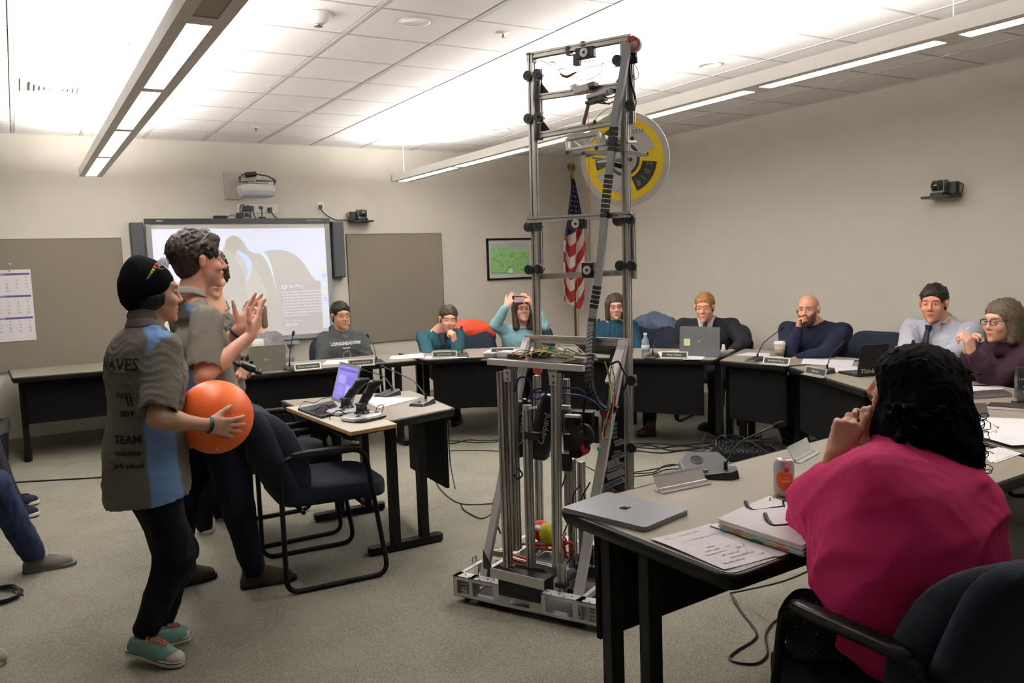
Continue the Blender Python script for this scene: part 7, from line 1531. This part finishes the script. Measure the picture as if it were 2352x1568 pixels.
# bitten fruit emblem on the lid
e0 = V(c.x, c.y, TZ+.0160); q = MB(); ap = smooth2([(0, .013), (.010, .016), (.015, .009), (.012, .003), (.015, -.006), (.008, -.016), (0, -.013), (-.008, -.016), (-.015, -.006), (-.016, .006), (-.010, .016), (0, .013)], 4)
q.add([e0+X*(a*1.0)+Y_*b_ for a, b_ in ap[:-1]], [list(range(len(ap)-1))]); lf = smooth2([(.001, .016), (.008, .019), (.008, .026), (.001, .023), (.001, .016)], 3); q.add([e0+X*a+Y_*b_ for a, b_ in lf[:-1]], [list(range(len(lf)-1))]); q.build('emblem', mat('emblem_dark', '1c1c20', .15, .6), t)
# can of sparkling drink
cc = atZ(1801, 1137, TZ); t = thing('drink_can', 'silver and orange aluminium drink can on the foreground table', 'can', cc)
M_can = mat('can_silver', 'c4c3c3', .3, .55); MB().lathe(cc, (0, 0, 1), [(.020, 0), (.026, .003), (.0325, .012), (.0328, .100), (.030, .108), (.0262, .116), (.0268, .119), (.0255, .1195), (.0245, .1165)], 40).build('body', M_can, t, True)
vdir = V(CO.x-cc.x, CO.y-cc.y, 0).normalized(); vr = V(0, 0, 1).cross(vdir)
def on_can(pts, name, mm, k=1):
    n = len(pts); ca_, cz_ = sum(q_[0] for q_ in pts)/n, sum(q_[1] for q_ in pts)/n; vs = []; K = 7
    for j in range(1, K+1):
        for a, z in pts: th = (ca_+(a-ca_)*j/K)/.0333; vs.append(cc+(vdir*math.cos(th)+vr*math.sin(th))*(.0331+.0002*k)+V(0, 0, cz_+(z-cz_)*j/K))
    th = ca_/.0333; vs.append(cc+(vdir*math.cos(th)+vr*math.sin(th))*(.0331+.0002*k)+V(0, 0, cz_)); q = MB()
    q.add(vs, [[i, (i+1) % n, len(vs)-1] for i in range(n)]+[[j*n+i, j*n+(i+1) % n, (j+1)*n+(i+1) % n, (j+1)*n+i] for j in range(K-1) for i in range(n)]); return q.build(name, mm, t, True)
M_cor = mat('can_orange', 'e0682c', .35, .3); M_cred = mat('can_red', 'b83a34', .35, .3)
on_can(smooth2([(-.026, .062), (-.022, .078), (-.008, .084), (.004, .080), (.016, .080), (.028, .072), (.030, .045), (.026, .030), (.014, .034), (.004, .026), (-.012, .030), (-.024, .042), (-.026, .062)], 4)[:-1], 'orange_fruit_print', M_cor, 1)
on_can([(.008+.009*math.cos(a), .092+.008*math.sin(a)) for a in [2*PI*i/14 for i in range(14)]], 'round_red_logo', M_cred, 2)
on_can(smooth2([(-.014, .028), (-.008, .020), (.004, .024), (.010, .016), (.024, .024), (.028, .010), (.010, .006), (-.014, .010), (-.014, .028)], 4)[:-1], 'white_splash_print', mat('can_white', 'd6d3d0', .4), 2)
on_can(smooth2([(-.030, .006), (-.022, .014), (-.014, .010), (-.010, .004), (-.030, .006)], 3)[:-1], 'orange_slice_print', M_cor, 2)
for tx, sz, zz, ox_ in (('seltzer', .011, .055, .008), ('orange', .007, .066, .006)):
    vs, fs = text_mesh(tx, sz, V(1, 0, 0), V(0, 1, 0), V(ox_, zz, 0), 0, bold=.0003); vs = [cc+(vdir*math.cos(v.x/.0333)+vr*math.sin(v.x/.0333))*.03355+V(0, 0, v.y) for v in vs]; MB().add(vs, fs).build('can_lettering', mat('can_text', 'e8c9a8', .4), t)
q = MB(); q.torus(cc+V(0, 0, .1205), (0, 0, 1), .007, .0012, 16, 6); q.torus(cc+V(0, 0, .1205)+vdir*.010, (0, 0, 1), .005, .0012, 16, 6); q.build('pull_tab', M_gsteel, t, True)

# ------------------------------------------------------------------ laptops on the horseshoe
def open_laptop(lab, hinge_a, hinge_b, h, z=TZ, lean=.25, m=None, back=True, base=.21, logo=None, note=None, name='open_laptop', txt=None, flip=1):
    a, b = atZ(*hinge_a, z+.012), atZ(*hinge_b, z+.012); X = V(b.x-a.x, b.y-a.y, 0).normalized(); L = (V(b.x-a.x, b.y-a.y, 0)).length; c = (a+b)/2
    N = X.cross(V(0, 0, 1)); N = N if N.dot(V(CO.x-c.x, CO.y-c.y, 0)) > 0 else -N; N = N*flip     # N: from lid back toward the viewer
    t = thing(name, lab, 'laptop', V(c.x, c.y, z)); m = m or M_sg; U = (V(0, 0, 1)+N*lean*flip).normalized(); F = X.cross(U); F = F if F.dot(N) > 0 else -F
    MB().box(V(c.x, c.y, z+.008)-N*(base/2), (L, base, .014), (X, N, V(0, 0, 1)), .01).build('base', m, t); MB().box(V(c.x, c.y, z+.012)+U*(h/2), (L, h, .006), (X, U, F), .01).build('lid', m, t)
    MB().box(V(c.x, c.y, z+.016)-N*(base*.42), (L*.88, base*.45, .001), (X, N, V(0, 0, 1))).build('keyboard', M_plas, t)
    Xr = X if X.cross(U).dot(F) > 0 else -X; mid = V(c.x, c.y, z+.012)+U*(h/2)+F*.0034
    if note: MB().box(mid-Xr*(L*.31)-U*(h*.06), (.055, .055, .0006), (X, U, F)).build('yellow_note', mat('sticky_note', 'c9cf9a', .7), t)
    if logo: flat_text(logo[0], logo[1], mid+U*logo[2]+Xr*(logo[3] if len(logo) > 3 else 0), mat('laptop_logo', 'c9c6be' if logo[0] != 'o' else '55575a', .4, .5), t, X=Xr, Y=U, name='logo', bold=.0008)
    return t, X, U, F, Xr, mid, L
open_laptop('grey laptop with its lid toward the viewer, in front of the woman in the cardigan', (571, 853), (657, 846), .205, m=mat('laptop_taupe', '8a877f', .45, .4), logo=('hp..', .03, -.01))
open_laptop('large grey laptop with a yellow sticky note on its lid', (1561, 813), (1653, 818), .225, note=True, logo=('o', .03, .0), m=mat('laptop_grey2', '6f7174', .4, .6), lean=-.05)
open_laptop('black laptop lid tilted left of the woman in pink', (1968, 862), (2030, 858), .20, m=mat('laptop_black', '151617', .4), logo=('Thinkers', .042, -.075), lean=.25)
open_laptop('thin black laptop partly behind the robot cable chain', (1330, 806), (1420, 812), .13, m=M_plas, lean=.6)
# cups, bottle, mug, award
c = atZ(1791, 822, TZ); t = thing('paper_coffee_cup', 'white paper coffee cup with a brown sleeve and white lid', 'cup', c)
MB().lathe(c, (0, 0, 1), [(.028, 0), (.029, .003), (.042, .105), (.042, .106)], 28).build('cup', mat('cup_white', 'cfcbc4', .6), t, True); MB().lathe(c+V(0, 0, .02), (0, 0, 1), [(.0325, 0), (.039, .048)], 28).build('sleeve', mat('cup_sleeve', '7d7454', .85), t, True)
MB().lathe(c+V(0, 0, .104), (0, 0, 1), [(.045, 0), (.045, .006), (.041, .010), (.040, .022), (.036, .023), (.034, .019)], 28).build('lid', M_white, t, True)
c = atZ(1483, 822, TZ); t = thing('water_bottle', 'clear plastic water bottle beside the microphone', 'bottle', c); M_pet = mat('clear_pet', 'c3cbd0', .08, trans=.75, alpha=.75)
MB().lathe(c, (0, 0, 1), [(.028, 0), (.031, .008), (.031, .04), (.029, .045), (.031, .05), (.031, .12), (.026, .145), (.013, .17), (.012, .185)], 24).build('bottle', M_pet, t, True); MB().cyl(c+V(0, 0, .183), c+V(0, 0, .20), .015, 18).build('cap', M_white, t, 'a'); MB().lathe(c+V(0, 0, .055), (0, 0, 1), [(.0315, 0), (.0315, .05)], 24).build('label', mat('bottle_label', 'a9b3bd', .5), t, True)
c = atX(1662, 822, 4.83); c.z = TZ; t = thing('white_tube', 'small white tube standing right of the large grey laptop', 'bottle', c); MB().lathe(c, (0, 0, 1), [(.016, 0), (.016, .05), (.012, .055), (.012, .075), (.004, .08)], 16).build('tube', M_white, t, True)
c = V(4.62, 2.93, TZ); t = thing('travel_mug', 'dark red travel mug with a steel rim beside the woman in maroon', 'mug', c); MB().lathe(c, (0, 0, 1), [(.036, 0), (.042, .02), (.046, .12)], 28).build('cup', mat('mug_red', '5c1715', .3), t, True); MB().lathe(c+V(0, 0, .118), (0, 0, 1), [(.047, 0), (.048, .012), (.044, .016), (.03, .016)], 28).build('rim_lid', mat('chrome', 'c9c9c9', .15, 1), t, True)
c = atZ(2346, 926, TZ); t = thing('glass_award', 'clear etched glass block at the right edge of the picture', 'glass block', c); X = CR.copy(); X.z = 0; X.normalize(); N = V(-CF.x, -CF.y, 0).normalized()
MB().box(c+V(0, 0, .095)+X*.02, (.10, .03, .18), (X, N, V(0, 0, 1))).build('block', mat('dark_glass', '4c5255', .1, trans=.5, alpha=.7), t, bev=.003); MB().box(c+V(0, 0, .005)+X*.02, (.11, .05, .01), (X, N, V(0, 0, 1))).build('foot', M_plas, t)
for tx, sz, zz in (('Longmeadow', .019, .125), ('Robotics', .016, .06)): flat_text(tx, sz, c+V(0, 0, zz)+X*.025+N*.0165, M_wp if 'M_wp' in globals() else M_paper, t, X=X, Y=V(0, 0, 1), name='etched_lettering', shear=.2)
q = MB(); q.prism([(-.03, -.01), (-.01, .012), (.0, .004), (.014, .016), (.032, -.008)], c+V(0, 0, .093)+X*.025+N*.0155, N*.001, X, V(0, 0, 1)); q.build('etched_picture', mat('etch', 'a9adb0', .6), t)
# papers on the far tables
GP = 'papers on the horseshoe tables'
for quad, lab, n in (([(898, 826), (902, 818), (972, 812), (975, 822)], 'pile of pink and white papers at the right end of the left table', 3), ([(976, 824), (980, 818), (1070, 816), (1072, 822)], 'white papers behind the name plate of the man in teal', 2), ([(1108, 812), (1120, 804), (1235, 803), (1225, 811)], 'white papers in front of the woman in light blue', 3),
    ([(738, 838), (750, 828), (840, 824), (830, 834)], 'white papers in front of the student in the sweatshirt', 2), ([(1505, 818), (1515, 807), (1560, 805), (1560, 816)], 'white papers left of the large grey laptop', 2), ([(1572, 826), (1575, 818), (1622, 818), (1612, 826)], 'white papers at the foot of the large grey laptop', 2),
    ([(1688, 816), (1720, 810), (1770, 812), (1765, 820)], 'white papers left of the coffee cup', 2), ([(1840, 836), (1845, 824), (1958, 828), (1952, 842)], 'white papers beside the hand of the bald man', 3), ([(1888, 852), (1905, 838), (1968, 842), (1975, 858)], 'papers with a coloured chart left of the black laptop', 2)):
    paper(lab, quad, n, ink='chart' in lab, seed=len(lab), grp=GP)
paper('white papers under the arms of the woman in maroon', [(2192, 898), (2200, 885), (2300, 892), (2290, 903)], 3, grp=GP, seed=3); 
t = thing('closed_laptop', 'closed silver laptop under papers in front of the woman in maroon', 'laptop', atZ(2260, 908, TZ)); q = MB(); Q = [atZ(x, y, TZ+.002) for x, y in ((2200, 907), (2232, 916), (2325, 910), (2300, 900))]; q.add(Q+[p+V(0, 0, .016) for p in Q], [[3, 2, 1, 0], [4, 5, 6, 7]]+[[i, (i+1) % 4, 4+(i+1) % 4, 4+i] for i in range(4)]); q.build('body', M_gsteel, t)
for quad, lab, n, sd in (([(2232, 964), (2262, 960), (2296, 988), (2278, 996)], 'loose papers fanned out left on the corner table', 3, 5), ([(2252, 958), (2352, 962), (2372, 985), (2290, 980)], 'wide white sheet at the back of the corner table', 1, 6), ([(2300, 972), (2395, 976), (2400, 1020), (2284, 1004)], 'large blank white sheet on top at the right edge', 1, 7), ([(2240, 998), (2290, 994), (2400, 1020), (2330, 1024)], 'white papers with a stapled corner on the corner table', 2, 8)):
    paper(lab, quad, n, z=TZ+.004*(sd-5), seed=sd, ink=sd != 7)
paper('two white sheets at the table joint beside the curly hair', [(2258, 1040), (2302, 1028), (2348, 1042), (2285, 1064)], 2, seed=9)
t = thing('dark_folder', 'dark folder with white sheets beneath, at the right edge below the glass block', 'folder', atZ(2320, 940, TZ)); q = MB(); Q = [atZ(x, y, TZ+.002) for x, y in ((2266, 938), (2275, 930), (2400, 934), (2400, 948))]; q.add(Q+[p+V(0, 0, .012) for p in Q], [[3, 2, 1, 0], [4, 5, 6, 7]]+[[i, (i+1) % 4, 4+(i+1) % 4, 4+i] for i in range(4)]); q.build('sheets', M_paper, t); q = MB(); q.add([p+V(0, 0, .0125) for p in Q]+[p+V(0, 0, .015) for p in Q], [[3, 2, 1, 0], [4, 5, 6, 7]]+[[i, (i+1) % 4, 4+(i+1) % 4, 4+i] for i in range(4)]); q.build('cover', mat('folder_dark', '2c2422', .5), t)
t = thing('tablet', 'grey tablet standing tilted at the left of the corner table', 'tablet', atZ(2248, 960, TZ)); Q = [atZ(2226, 960, TZ+.001), atZ(2272, 960, TZ+.001)]; X = (Q[1]-Q[0]).normalized(); U = (V(0, 0, 1)+V(CF.x, CF.y, 0)*.4).normalized(); q = MB(); q.box((Q[0]+Q[1])/2+U*.035, ((Q[1]-Q[0]).length, .07, .006), (X, U, X.cross(U))); q.build('back', mat('tablet_grey', '5c5652', .5), t); q = MB(); q.box(Q[0]+X*.008+U*.035, (.014, .06, .0075), (X, U, X.cross(U))); q.build('screen_edge', mat('screen_blue', '6f8fc0', .4, emit=.3), t)
t = thing('green_folder', 'green folder corner sticking out beside the grey laptop on the left table', 'folder', atZ(553, 853, TZ)); q = MB(); Q = [atZ(x, y, TZ+.001) for x, y in ((535, 858), (540, 850), (566, 848), (562, 856))]; q.add(Q+[p+V(0, 0, .006) for p in Q], [[3, 2, 1, 0], [4, 5, 6, 7]]+[[i, (i+1) % 4, 4+(i+1) % 4, 4+i] for i in range(4)]); q.build('cover', mat('folder_green', '3f9a5c', .5), t)

# ------------------------------------------------------------------ small table: control board, laptop, two joysticks
z0 = TZ+.003; BP = [atZ(x, y, z0+.018) for x, y in ((657, 935), (805, 992), (912, 973), (772, 921))]
t = thing('control_board', 'plywood board with white top carrying the joysticks and laptop, overhanging the small table', 'board', V(sum(p.x for p in BP)/4, sum(p.y for p in BP)/4, z0))
q = MB(); q.add([V(p.x, p.y, z0) for p in BP]+[V(p.x, p.y, z0+.016) for p in BP], [[3, 2, 1, 0], [4, 5, 6, 7]]+[[i, (i+1) % 4, 4+(i+1) % 4, 4+i] for i in range(4)]); q.build('plywood', mat('plywood_edge', 'a8814e', .7, var=.25, vscale=90, stretch=(1, 1, 12)), t)
q = MB(); q.add([V(p.x, p.y, z0+.016) for p in BP]+[V(p.x, p.y, z0+.018) for p in BP], [[3, 2, 1, 0], [4, 5, 6, 7]]+[[i, (i+1) % 4, 4+(i+1) % 4, 4+i] for i in range(4)]); q.build('white_top', mat('melamine', 'c9c2b2', .5), t)
zb = z0+.018
ka = [atZ(x, y, zb+.012) for x, y in ((684, 938), (738, 957), (786, 944), (764, 920))]
t = thing('driver_laptop', 'black laptop with a purple screen, open on the control board', 'laptop', V(ka[0].x, ka[0].y, zb)); q = MB(); q.add([V(p.x, p.y, zb+.001) for p in ka]+[V(p.x, p.y, zb+.014) for p in ka], [[3, 2, 1, 0], [4, 5, 6, 7]]+[[i, (i+1) % 4, 4+(i+1) % 4, 4+i] for i in range(4)]); q.build('base', M_plas, t)
h0, h1 = atZ(762, 918, zb+.016), atZ(826, 940, zb+.016); hx = (h1-h0).normalized(); 
tpL = atP(814, 852, h0, hx.cross(V(0, 0, 1))); U = (tpL-h0); 
un = (V(0, 0, 1)+hx.cross(V(0, 0, 1))*(-.30 if hx.cross(V(0, 0, 1)).dot(V(1, 0, 0)) < 0 else .30)).normalized(); H_ = .225; W_ = .315
hx = V(hx.x, hx.y, 0).normalized(); F = hx.cross(un); F = F if F.dot(CO-h0) > 0 else -F
c = h0+hx*(W_/2)+un*(H_/2); MB().box(c, (W_, H_, .007), (hx, un, F), .008).build('screen_lid', mat('lid_silver_edge', '9a9a9e', .4, .5), t)
MB().box(c+F*.004, (W_*.93, H_*.86, .0012), (hx, un, F)).build('display', mat('purple_screen', '7d74c8', .3, emit=.45), t)
Xr = hx if hx.cross(un).dot(F) > 0 else -hx
for dx, dy, w_, h_, cc_ in ((0, .075, .26, .012, '5a50a8'), (-.06, .02, .10, .045, '9a94dc'), (.06, .02, .10, .045, '6f66bc'), (-.06, -.045, .10, .05, '8880d0'), (.07, -.04, .09, .06, 'a9a4e2')): MB().box(c+F*.0050+Xr*dx+un*dy, (w_, h_, .0006), (hx, un, F)).build('window_pane', mat('scr_'+cc_, cc_, .3, emit=.45), t)
q = MB()
for i in range(5): 
    for j in range(12): p = ka[0].lerp(ka[3], .12+.76*j/11).lerp(ka[1].lerp(ka[2], .12+.76*j/11), .38+.5*i/4*.9); q.box(V(p.x, p.y, zb+.015), (.016, .014, .003), ((ka[3]-ka[0]).normalized(), V(0, 0, 1).cross((ka[3]-ka[0]).normalized()), V(0, 0, 1)))
q.build('keys', mat('key_black', '232326', .5), t)['kind'] = 'stuff'
for bx, by, tx, ty, lab in ((797, 948, 830, 874, 'left joystick on the control board with a silver base'), (832, 962, 860, 878, 'right joystick on the control board with a silver base, nearest the board edge')):
    b0 = atZ(bx, by, zb); t = thing('joystick', lab, 'joystick', b0, 'flight joysticks')
    d = V(.35, -.93, 0).normalized(); s_ = d.cross(V(0, 0, 1))
    MB().add(*sball(b0+V(0, 0, .014), (d, s_, V(0, 0, 1)), (.085, .105, .016), .6, .7)).build('base', mat('joystick_silver', 'c2c2c4', .35, .2), t, True)
    MB().add(*sball(b0+d*.062+V(0, 0, .009), (d, s_, V(0, 0, 1)), (.035, .095, .010), .6, .6)).build('front_pad', M_plas, t, True)
    for k in (-1, 1): MB().ball(b0+d*.04+s_*(k*.06)+V(0, 0, .026), (.016, .016, .008), 12, 8).build('button', M_plas, t, True)
    q = MB(); q.lathe(b0+V(0, 0, .025), (0, 0, 1), [(.042, 0), (.040, .008), (.030, .016), (.028, .045), (.034, .05), (.036, .056), (.018, .06)], 20); q.build('collar', M_plas, t, True)
    tp = atP(tx, ty, b0, CF); g0 = b0+V(0, 0, .07); ax_ = (tp-g0); S = SDF(); S.cone(g0, g0+ax_*.45, .021, .023, .01); S.cone(g0+ax_*.45, g0+ax_*.92, .023, .024, .01); S.cone(g0+ax_*.86, g0+ax_*.95+(CR*.035+CU*.008), .022, .014, .01); S.ell(g0+ax_*.97, (CR, CF, CU), (.022, .02, .016), .01); S.cone(g0+ax_*.6, g0+ax_*.62+CR*.028, .010, .007, .005)
    S.build('grip', M_plas, t, .0042)
    MB().tube([b0-d*.05+s_*.05+V(0, 0, .02), b0-d*.08+s_*.08+V(0, 0, .05), b0-d*.1+s_*.12+V(0, 0, .03), b0-d*.13+s_*.10+V(0, 0, .004)], .003, 6, sub=6).build('lead', M_plas, t, True)
tg = tag(MB().tube([atZ(688, 934, zb+.004), atZ(700, 922, zb+.02), atZ(722, 925, zb+.03), atZ(740, 915, zb+.01), atZ(765, 912, zb+.02)], .0028, 6, sub=6).build('usb_cord', M_plas), 'thin black lead looping at the back of the control board', 'cord')
tag(MB().tube([atZ(862, 958, zb+.004), atZ(866, 935, zb+.05), atZ(880, 930, zb+.055), atZ(876, 950, zb+.02), atZ(868, 962, zb+.004)], .0022, 6, sub=6).build('usb_cord', M_plas), 'thin wire loop standing at the right end of the control board', 'cord')
paper('long white sheet on the small table behind the joysticks', [(838, 921), (852, 912), (962, 914), (868, 938)], 2, ink=False)

# ------------------------------------------------------------------ jackets on chairs
def jacket(lab, ci, col, w=.27, sag=.30, seed=1, c2=None, sh=0, slv=1):
    loc, rz = CHAIRS[ci][0], CHAIRS[ci][1]; f = V(math.cos(rz), math.sin(rz), 0); s_ = V(-f.y, f.x, 0); o = V(loc)
    S = SDF(); t = thing('jacket', lab, 'jacket', o+V(0, 0, .5)); top = o-f*.33+V(0, 0, .87)
    for q_ in (-1, 1): S.cone(top, top+s_*(q_*w*.78)-V(0, 0, .05), .07, .06, .05, n=f, q=.9)
    S.cone(top-V(0, 0, .05), top-V(0, 0, sag)-f*.02, .16, .17, .08, n=f, q=.55)
    for q_ in (-1, 1): S.cone(top+s_*(q_*w*.5)-V(0, 0, .05), top+s_*(q_*w*.62)-V(0, 0, sag), .10, .12, .08, n=f, q=.6)
    S.cone(top+s_*(slv*w*.8)-V(0, 0, .06)-f*.03, top+s_*(slv*w*1.0)-V(0, 0, sag*1.05)-f*.05, .055, .045, .03); S.cone(top-s_*w*.1+V(0, 0, .01), top+s_*w*.12+V(0, 0, .02), .05, .04, .03)
    S.disp = wr([20, 34, 55], .028, seed); a, b_ = lc(col), lc(c2 or col)
    S.build('shell', mat('jacket_cloth', '808080', .6, vcol=True, bump=.2, bscale=200), t, .009, lambda v: np.where(((v-np.array(top))@np.array(s_) > .14)[:, None], b_, a))
    return t
jacket('bright orange jacket draped over a chair back beside the man in teal', 3, 'c9421e', seed=3)
jacket('slate blue jacket hung over the chair of the woman in the turtleneck', 5, '46536c', seed=4)

# ------------------------------------------------------------------ floor electronics and cables
def floor_cable(lab, pts, r=.004, z=.005, cat='cable'): 
    return tag(MB().tube([atZ(x, y, z) for x, y in pts], r, 6, sub=6).build('cable', M_plas, None, True), lab, cat)
g_ = atZ(985, 1040, .01)
floor_cable('thin cable curving on the carpet from the small table toward the robot', [(984, 1040), (992, 1080), (1008, 1118), (1040, 1148), (1075, 1158), (1140, 1155)])
tag(MB().tube([atY(1028, 955, 4.25), atY(1031, 1000, 4.28), atY(1034, 1060, 4.3)-V(0, 0, .0), atZ(1045, 1120, .006), atZ(1062, 1165, .006), atZ(1085, 1182, .006), atZ(1108, 1190, .006), atZ(1132, 1178, .006)], .004, 6, sub=6).build('cable', M_plas, None, True), 'thin cable dropping from the small table corner to the carpet', 'cable')
floor_cable('loosely twisted black cable left of the robot mast', [(960, 1010), (985, 1022), (1010, 1016), (1040, 1018), (1075, 1010), (1110, 1012), (1150, 1010), (1190, 1012)], .006)
floor_cable('second strand of the twisted black cable left of the mast', [(1000, 1002), (1018, 1012), (1050, 1012), (1090, 1016), (1140, 1014), (1190, 1008)], .005)
floor_cable('straight thin cable behind the robot mast', [(985, 1040), (1025, 1036), (1060, 1034), (1150, 1036), (1300, 1052), (1400, 1088), (1560, 1066)], .0035)
for k, pts in enumerate(([(1455, 1020), (1500, 1018), (1560, 1022), (1620, 1018), (1660, 1010)], [(1455, 1026), (1510, 1030), (1560, 1024), (1630, 1030)], [(1455, 1030), (1490, 1022), (1540, 1034), (1600, 1030), (1650, 1020)], [(1458, 1034), (1520, 1040), (1580, 1034), (1640, 1042)])): floor_cable(['upper', 'second', 'third', 'lowest'][k]+' of the black cables bundled between robot and mixer', pts, .007)
floor_cable('thin cable running from the robot to the speaker pod', [(1440, 1096), (1500, 1088), (1530, 1078), (1570, 1076)], .004)
floor_cable('looped thin cable near the speaker pod', [(1440, 1088), (1500, 1084), (1520, 1072), (1545, 1066), (1580, 1072)], .004)
tag(MB().tube([atZ(1678, 1362, .02), atZ(1700, 1400, .006), atZ(1735, 1448, .006), atZ(1730, 1470, .006), atZ(1690, 1495, .006), atZ(1676, 1512, .006), atZ(1700, 1522, .006), atZ(1740, 1522, .006), atZ(1762, 1500, .006), atZ(1758, 1460, .006), atZ(1775, 1430, .006), atZ(1800, 1415, .006)], .005, 6, sub=6).build('cable', M_plas, None, True), 'black cable looping on the carpet under the foreground table', 'cable')
tag(MB().tube([(2.6, 2.09, .32), (2.62, 2.3, .18), tuple(atZ(1678, 1362, .02))], .004, 6, sub=6).build('cable', M_plas, None, True), 'cable hanging from under the foreground table to the carpet loop', 'cable')
# speaker pod (grey wedge with round recess)
pc = V(4.05, 4.30, 0); t = thing('speaker_pod', 'dark grey wedge shaped floor speaker with a round recess, behind the large microphone', 'speaker', pc); pc = atZ(1628, 1085, .05); ORG[t.name] = V(pc.x, pc.y, 0); t.location = (pc.x, pc.y, 0)
X = V(CR.x, CR.y, 0).normalized(); N = V(CF.x, CF.y, 0).normalized(); b0 = V(pc.x, pc.y, 0); U = (N*.8+V(0, 0, 1)*.62).normalized()
W = [(-.17, 0), (-.20, .13), (-.11, .245), (.12, .23), (.19, .09), (.17, 0)]; q = MB(); n = len(W); bb = [b0+X*a+N*(b_*.9-.05) for a, b_ in W]; tt = [b0+X*(a*.93)+N*(b_*.85-.02)+V(0, 0, .06+b_*.42) for a, b_ in W]
q.add(bb+tt, [list(range(n))[::-1], list(range(n, 2*n))]+[[i, (i+1) % n, n+(i+1) % n, n+i] for i in range(n)]); q.build('housing', mat('pod_grey', '55575a', .4), t, bev=.012)
pcn = V(0, -.42, 1).normalized(); rc = b0-X*.06+N*.10+V(0, 0, .117); tn = (V(0, 0, 1)-N*.44).normalized(); MB().cyl(rc-tn*.002, rc+tn*.004, .045, 28).build('recess', mat('pod_dark', '26272a', .5), t, 'a'); MB().torus(rc+tn*.004, tn, .045, .004, 28, 6).build('recess_ring', mat('pod_grey', '55575a', .4), t, True)
# mixer with knobs and tangle of leads
mc = V(4.80, 4.52, 0); mcp = atZ(1715, 1040, .03); t = thing('audio_mixer', 'black audio mixer on the floor bristling with plugs and leads', 'mixer', V(mcp.x, mcp.y, 0)); m0 = V(mcp.x, mcp.y, 0)
MB().box(m0+V(0, 0, .035), (.46, .30, .05), (X, N, V(0, 0, 1)), .01).build('case', M_plas, t); MB().box(m0+N*.22+X*.1+V(0, 0, .03), (.22, .14, .06), (X, N, V(0, 0, 1)), .01).build('amplifier_box', M_plas, t)
rr = random.Random(9); q = MB(); q2 = MB()
for i in range(12):
    for j in range(4): p = m0+X*(-.19+.034*i)+N*(-.10+.055*j)+V(0, 0, .06); q.cyl(p, p+V(0, 0, .014), .007, 8); 
for i in range(16): p = m0+X*(-.20+.026*i)+N*.12+V(0, 0, .06); q2.cyl(p, p+V(0, 0, .05), .007, 8)
q.build('knobs', mat('knob_grey', '5a5c60', .4), t)['kind'] = 'stuff'; q2.build('plugs', M_gsteel, t)['kind'] = 'stuff'
q = MB()
for i in range(26):
    p = m0+X*rr.uniform(-.2, .22)+N*rr.uniform(-.02, .14)+V(0, 0, .1); e = m0+X*rr.uniform(-.45, .62)+N*rr.uniform(-.42, .1)+V(0, 0, .006); md = p.lerp(e, .4)+V(rr.uniform(-.06, .06), rr.uniform(-.06, .06), rr.uniform(.04, .12)); q.tube([p, md, e+V(rr.uniform(-.05, .05), 0, .03), e], .0035, 5, sub=5)
for i in range(7):
    c = m0+X*(.36+rr.uniform(-.05, .08))-N*rr.uniform(-.02, .1)+V(0, 0, .10); q.torus(c, (X+V(rr.uniform(-.5, .5), rr.uniform(-.5, .5), 0)).normalized(), rr.uniform(.06, .10), .0035, 16, 5)
q.build('lead_tangle', M_plas, t, True)['kind'] = 'stuff'
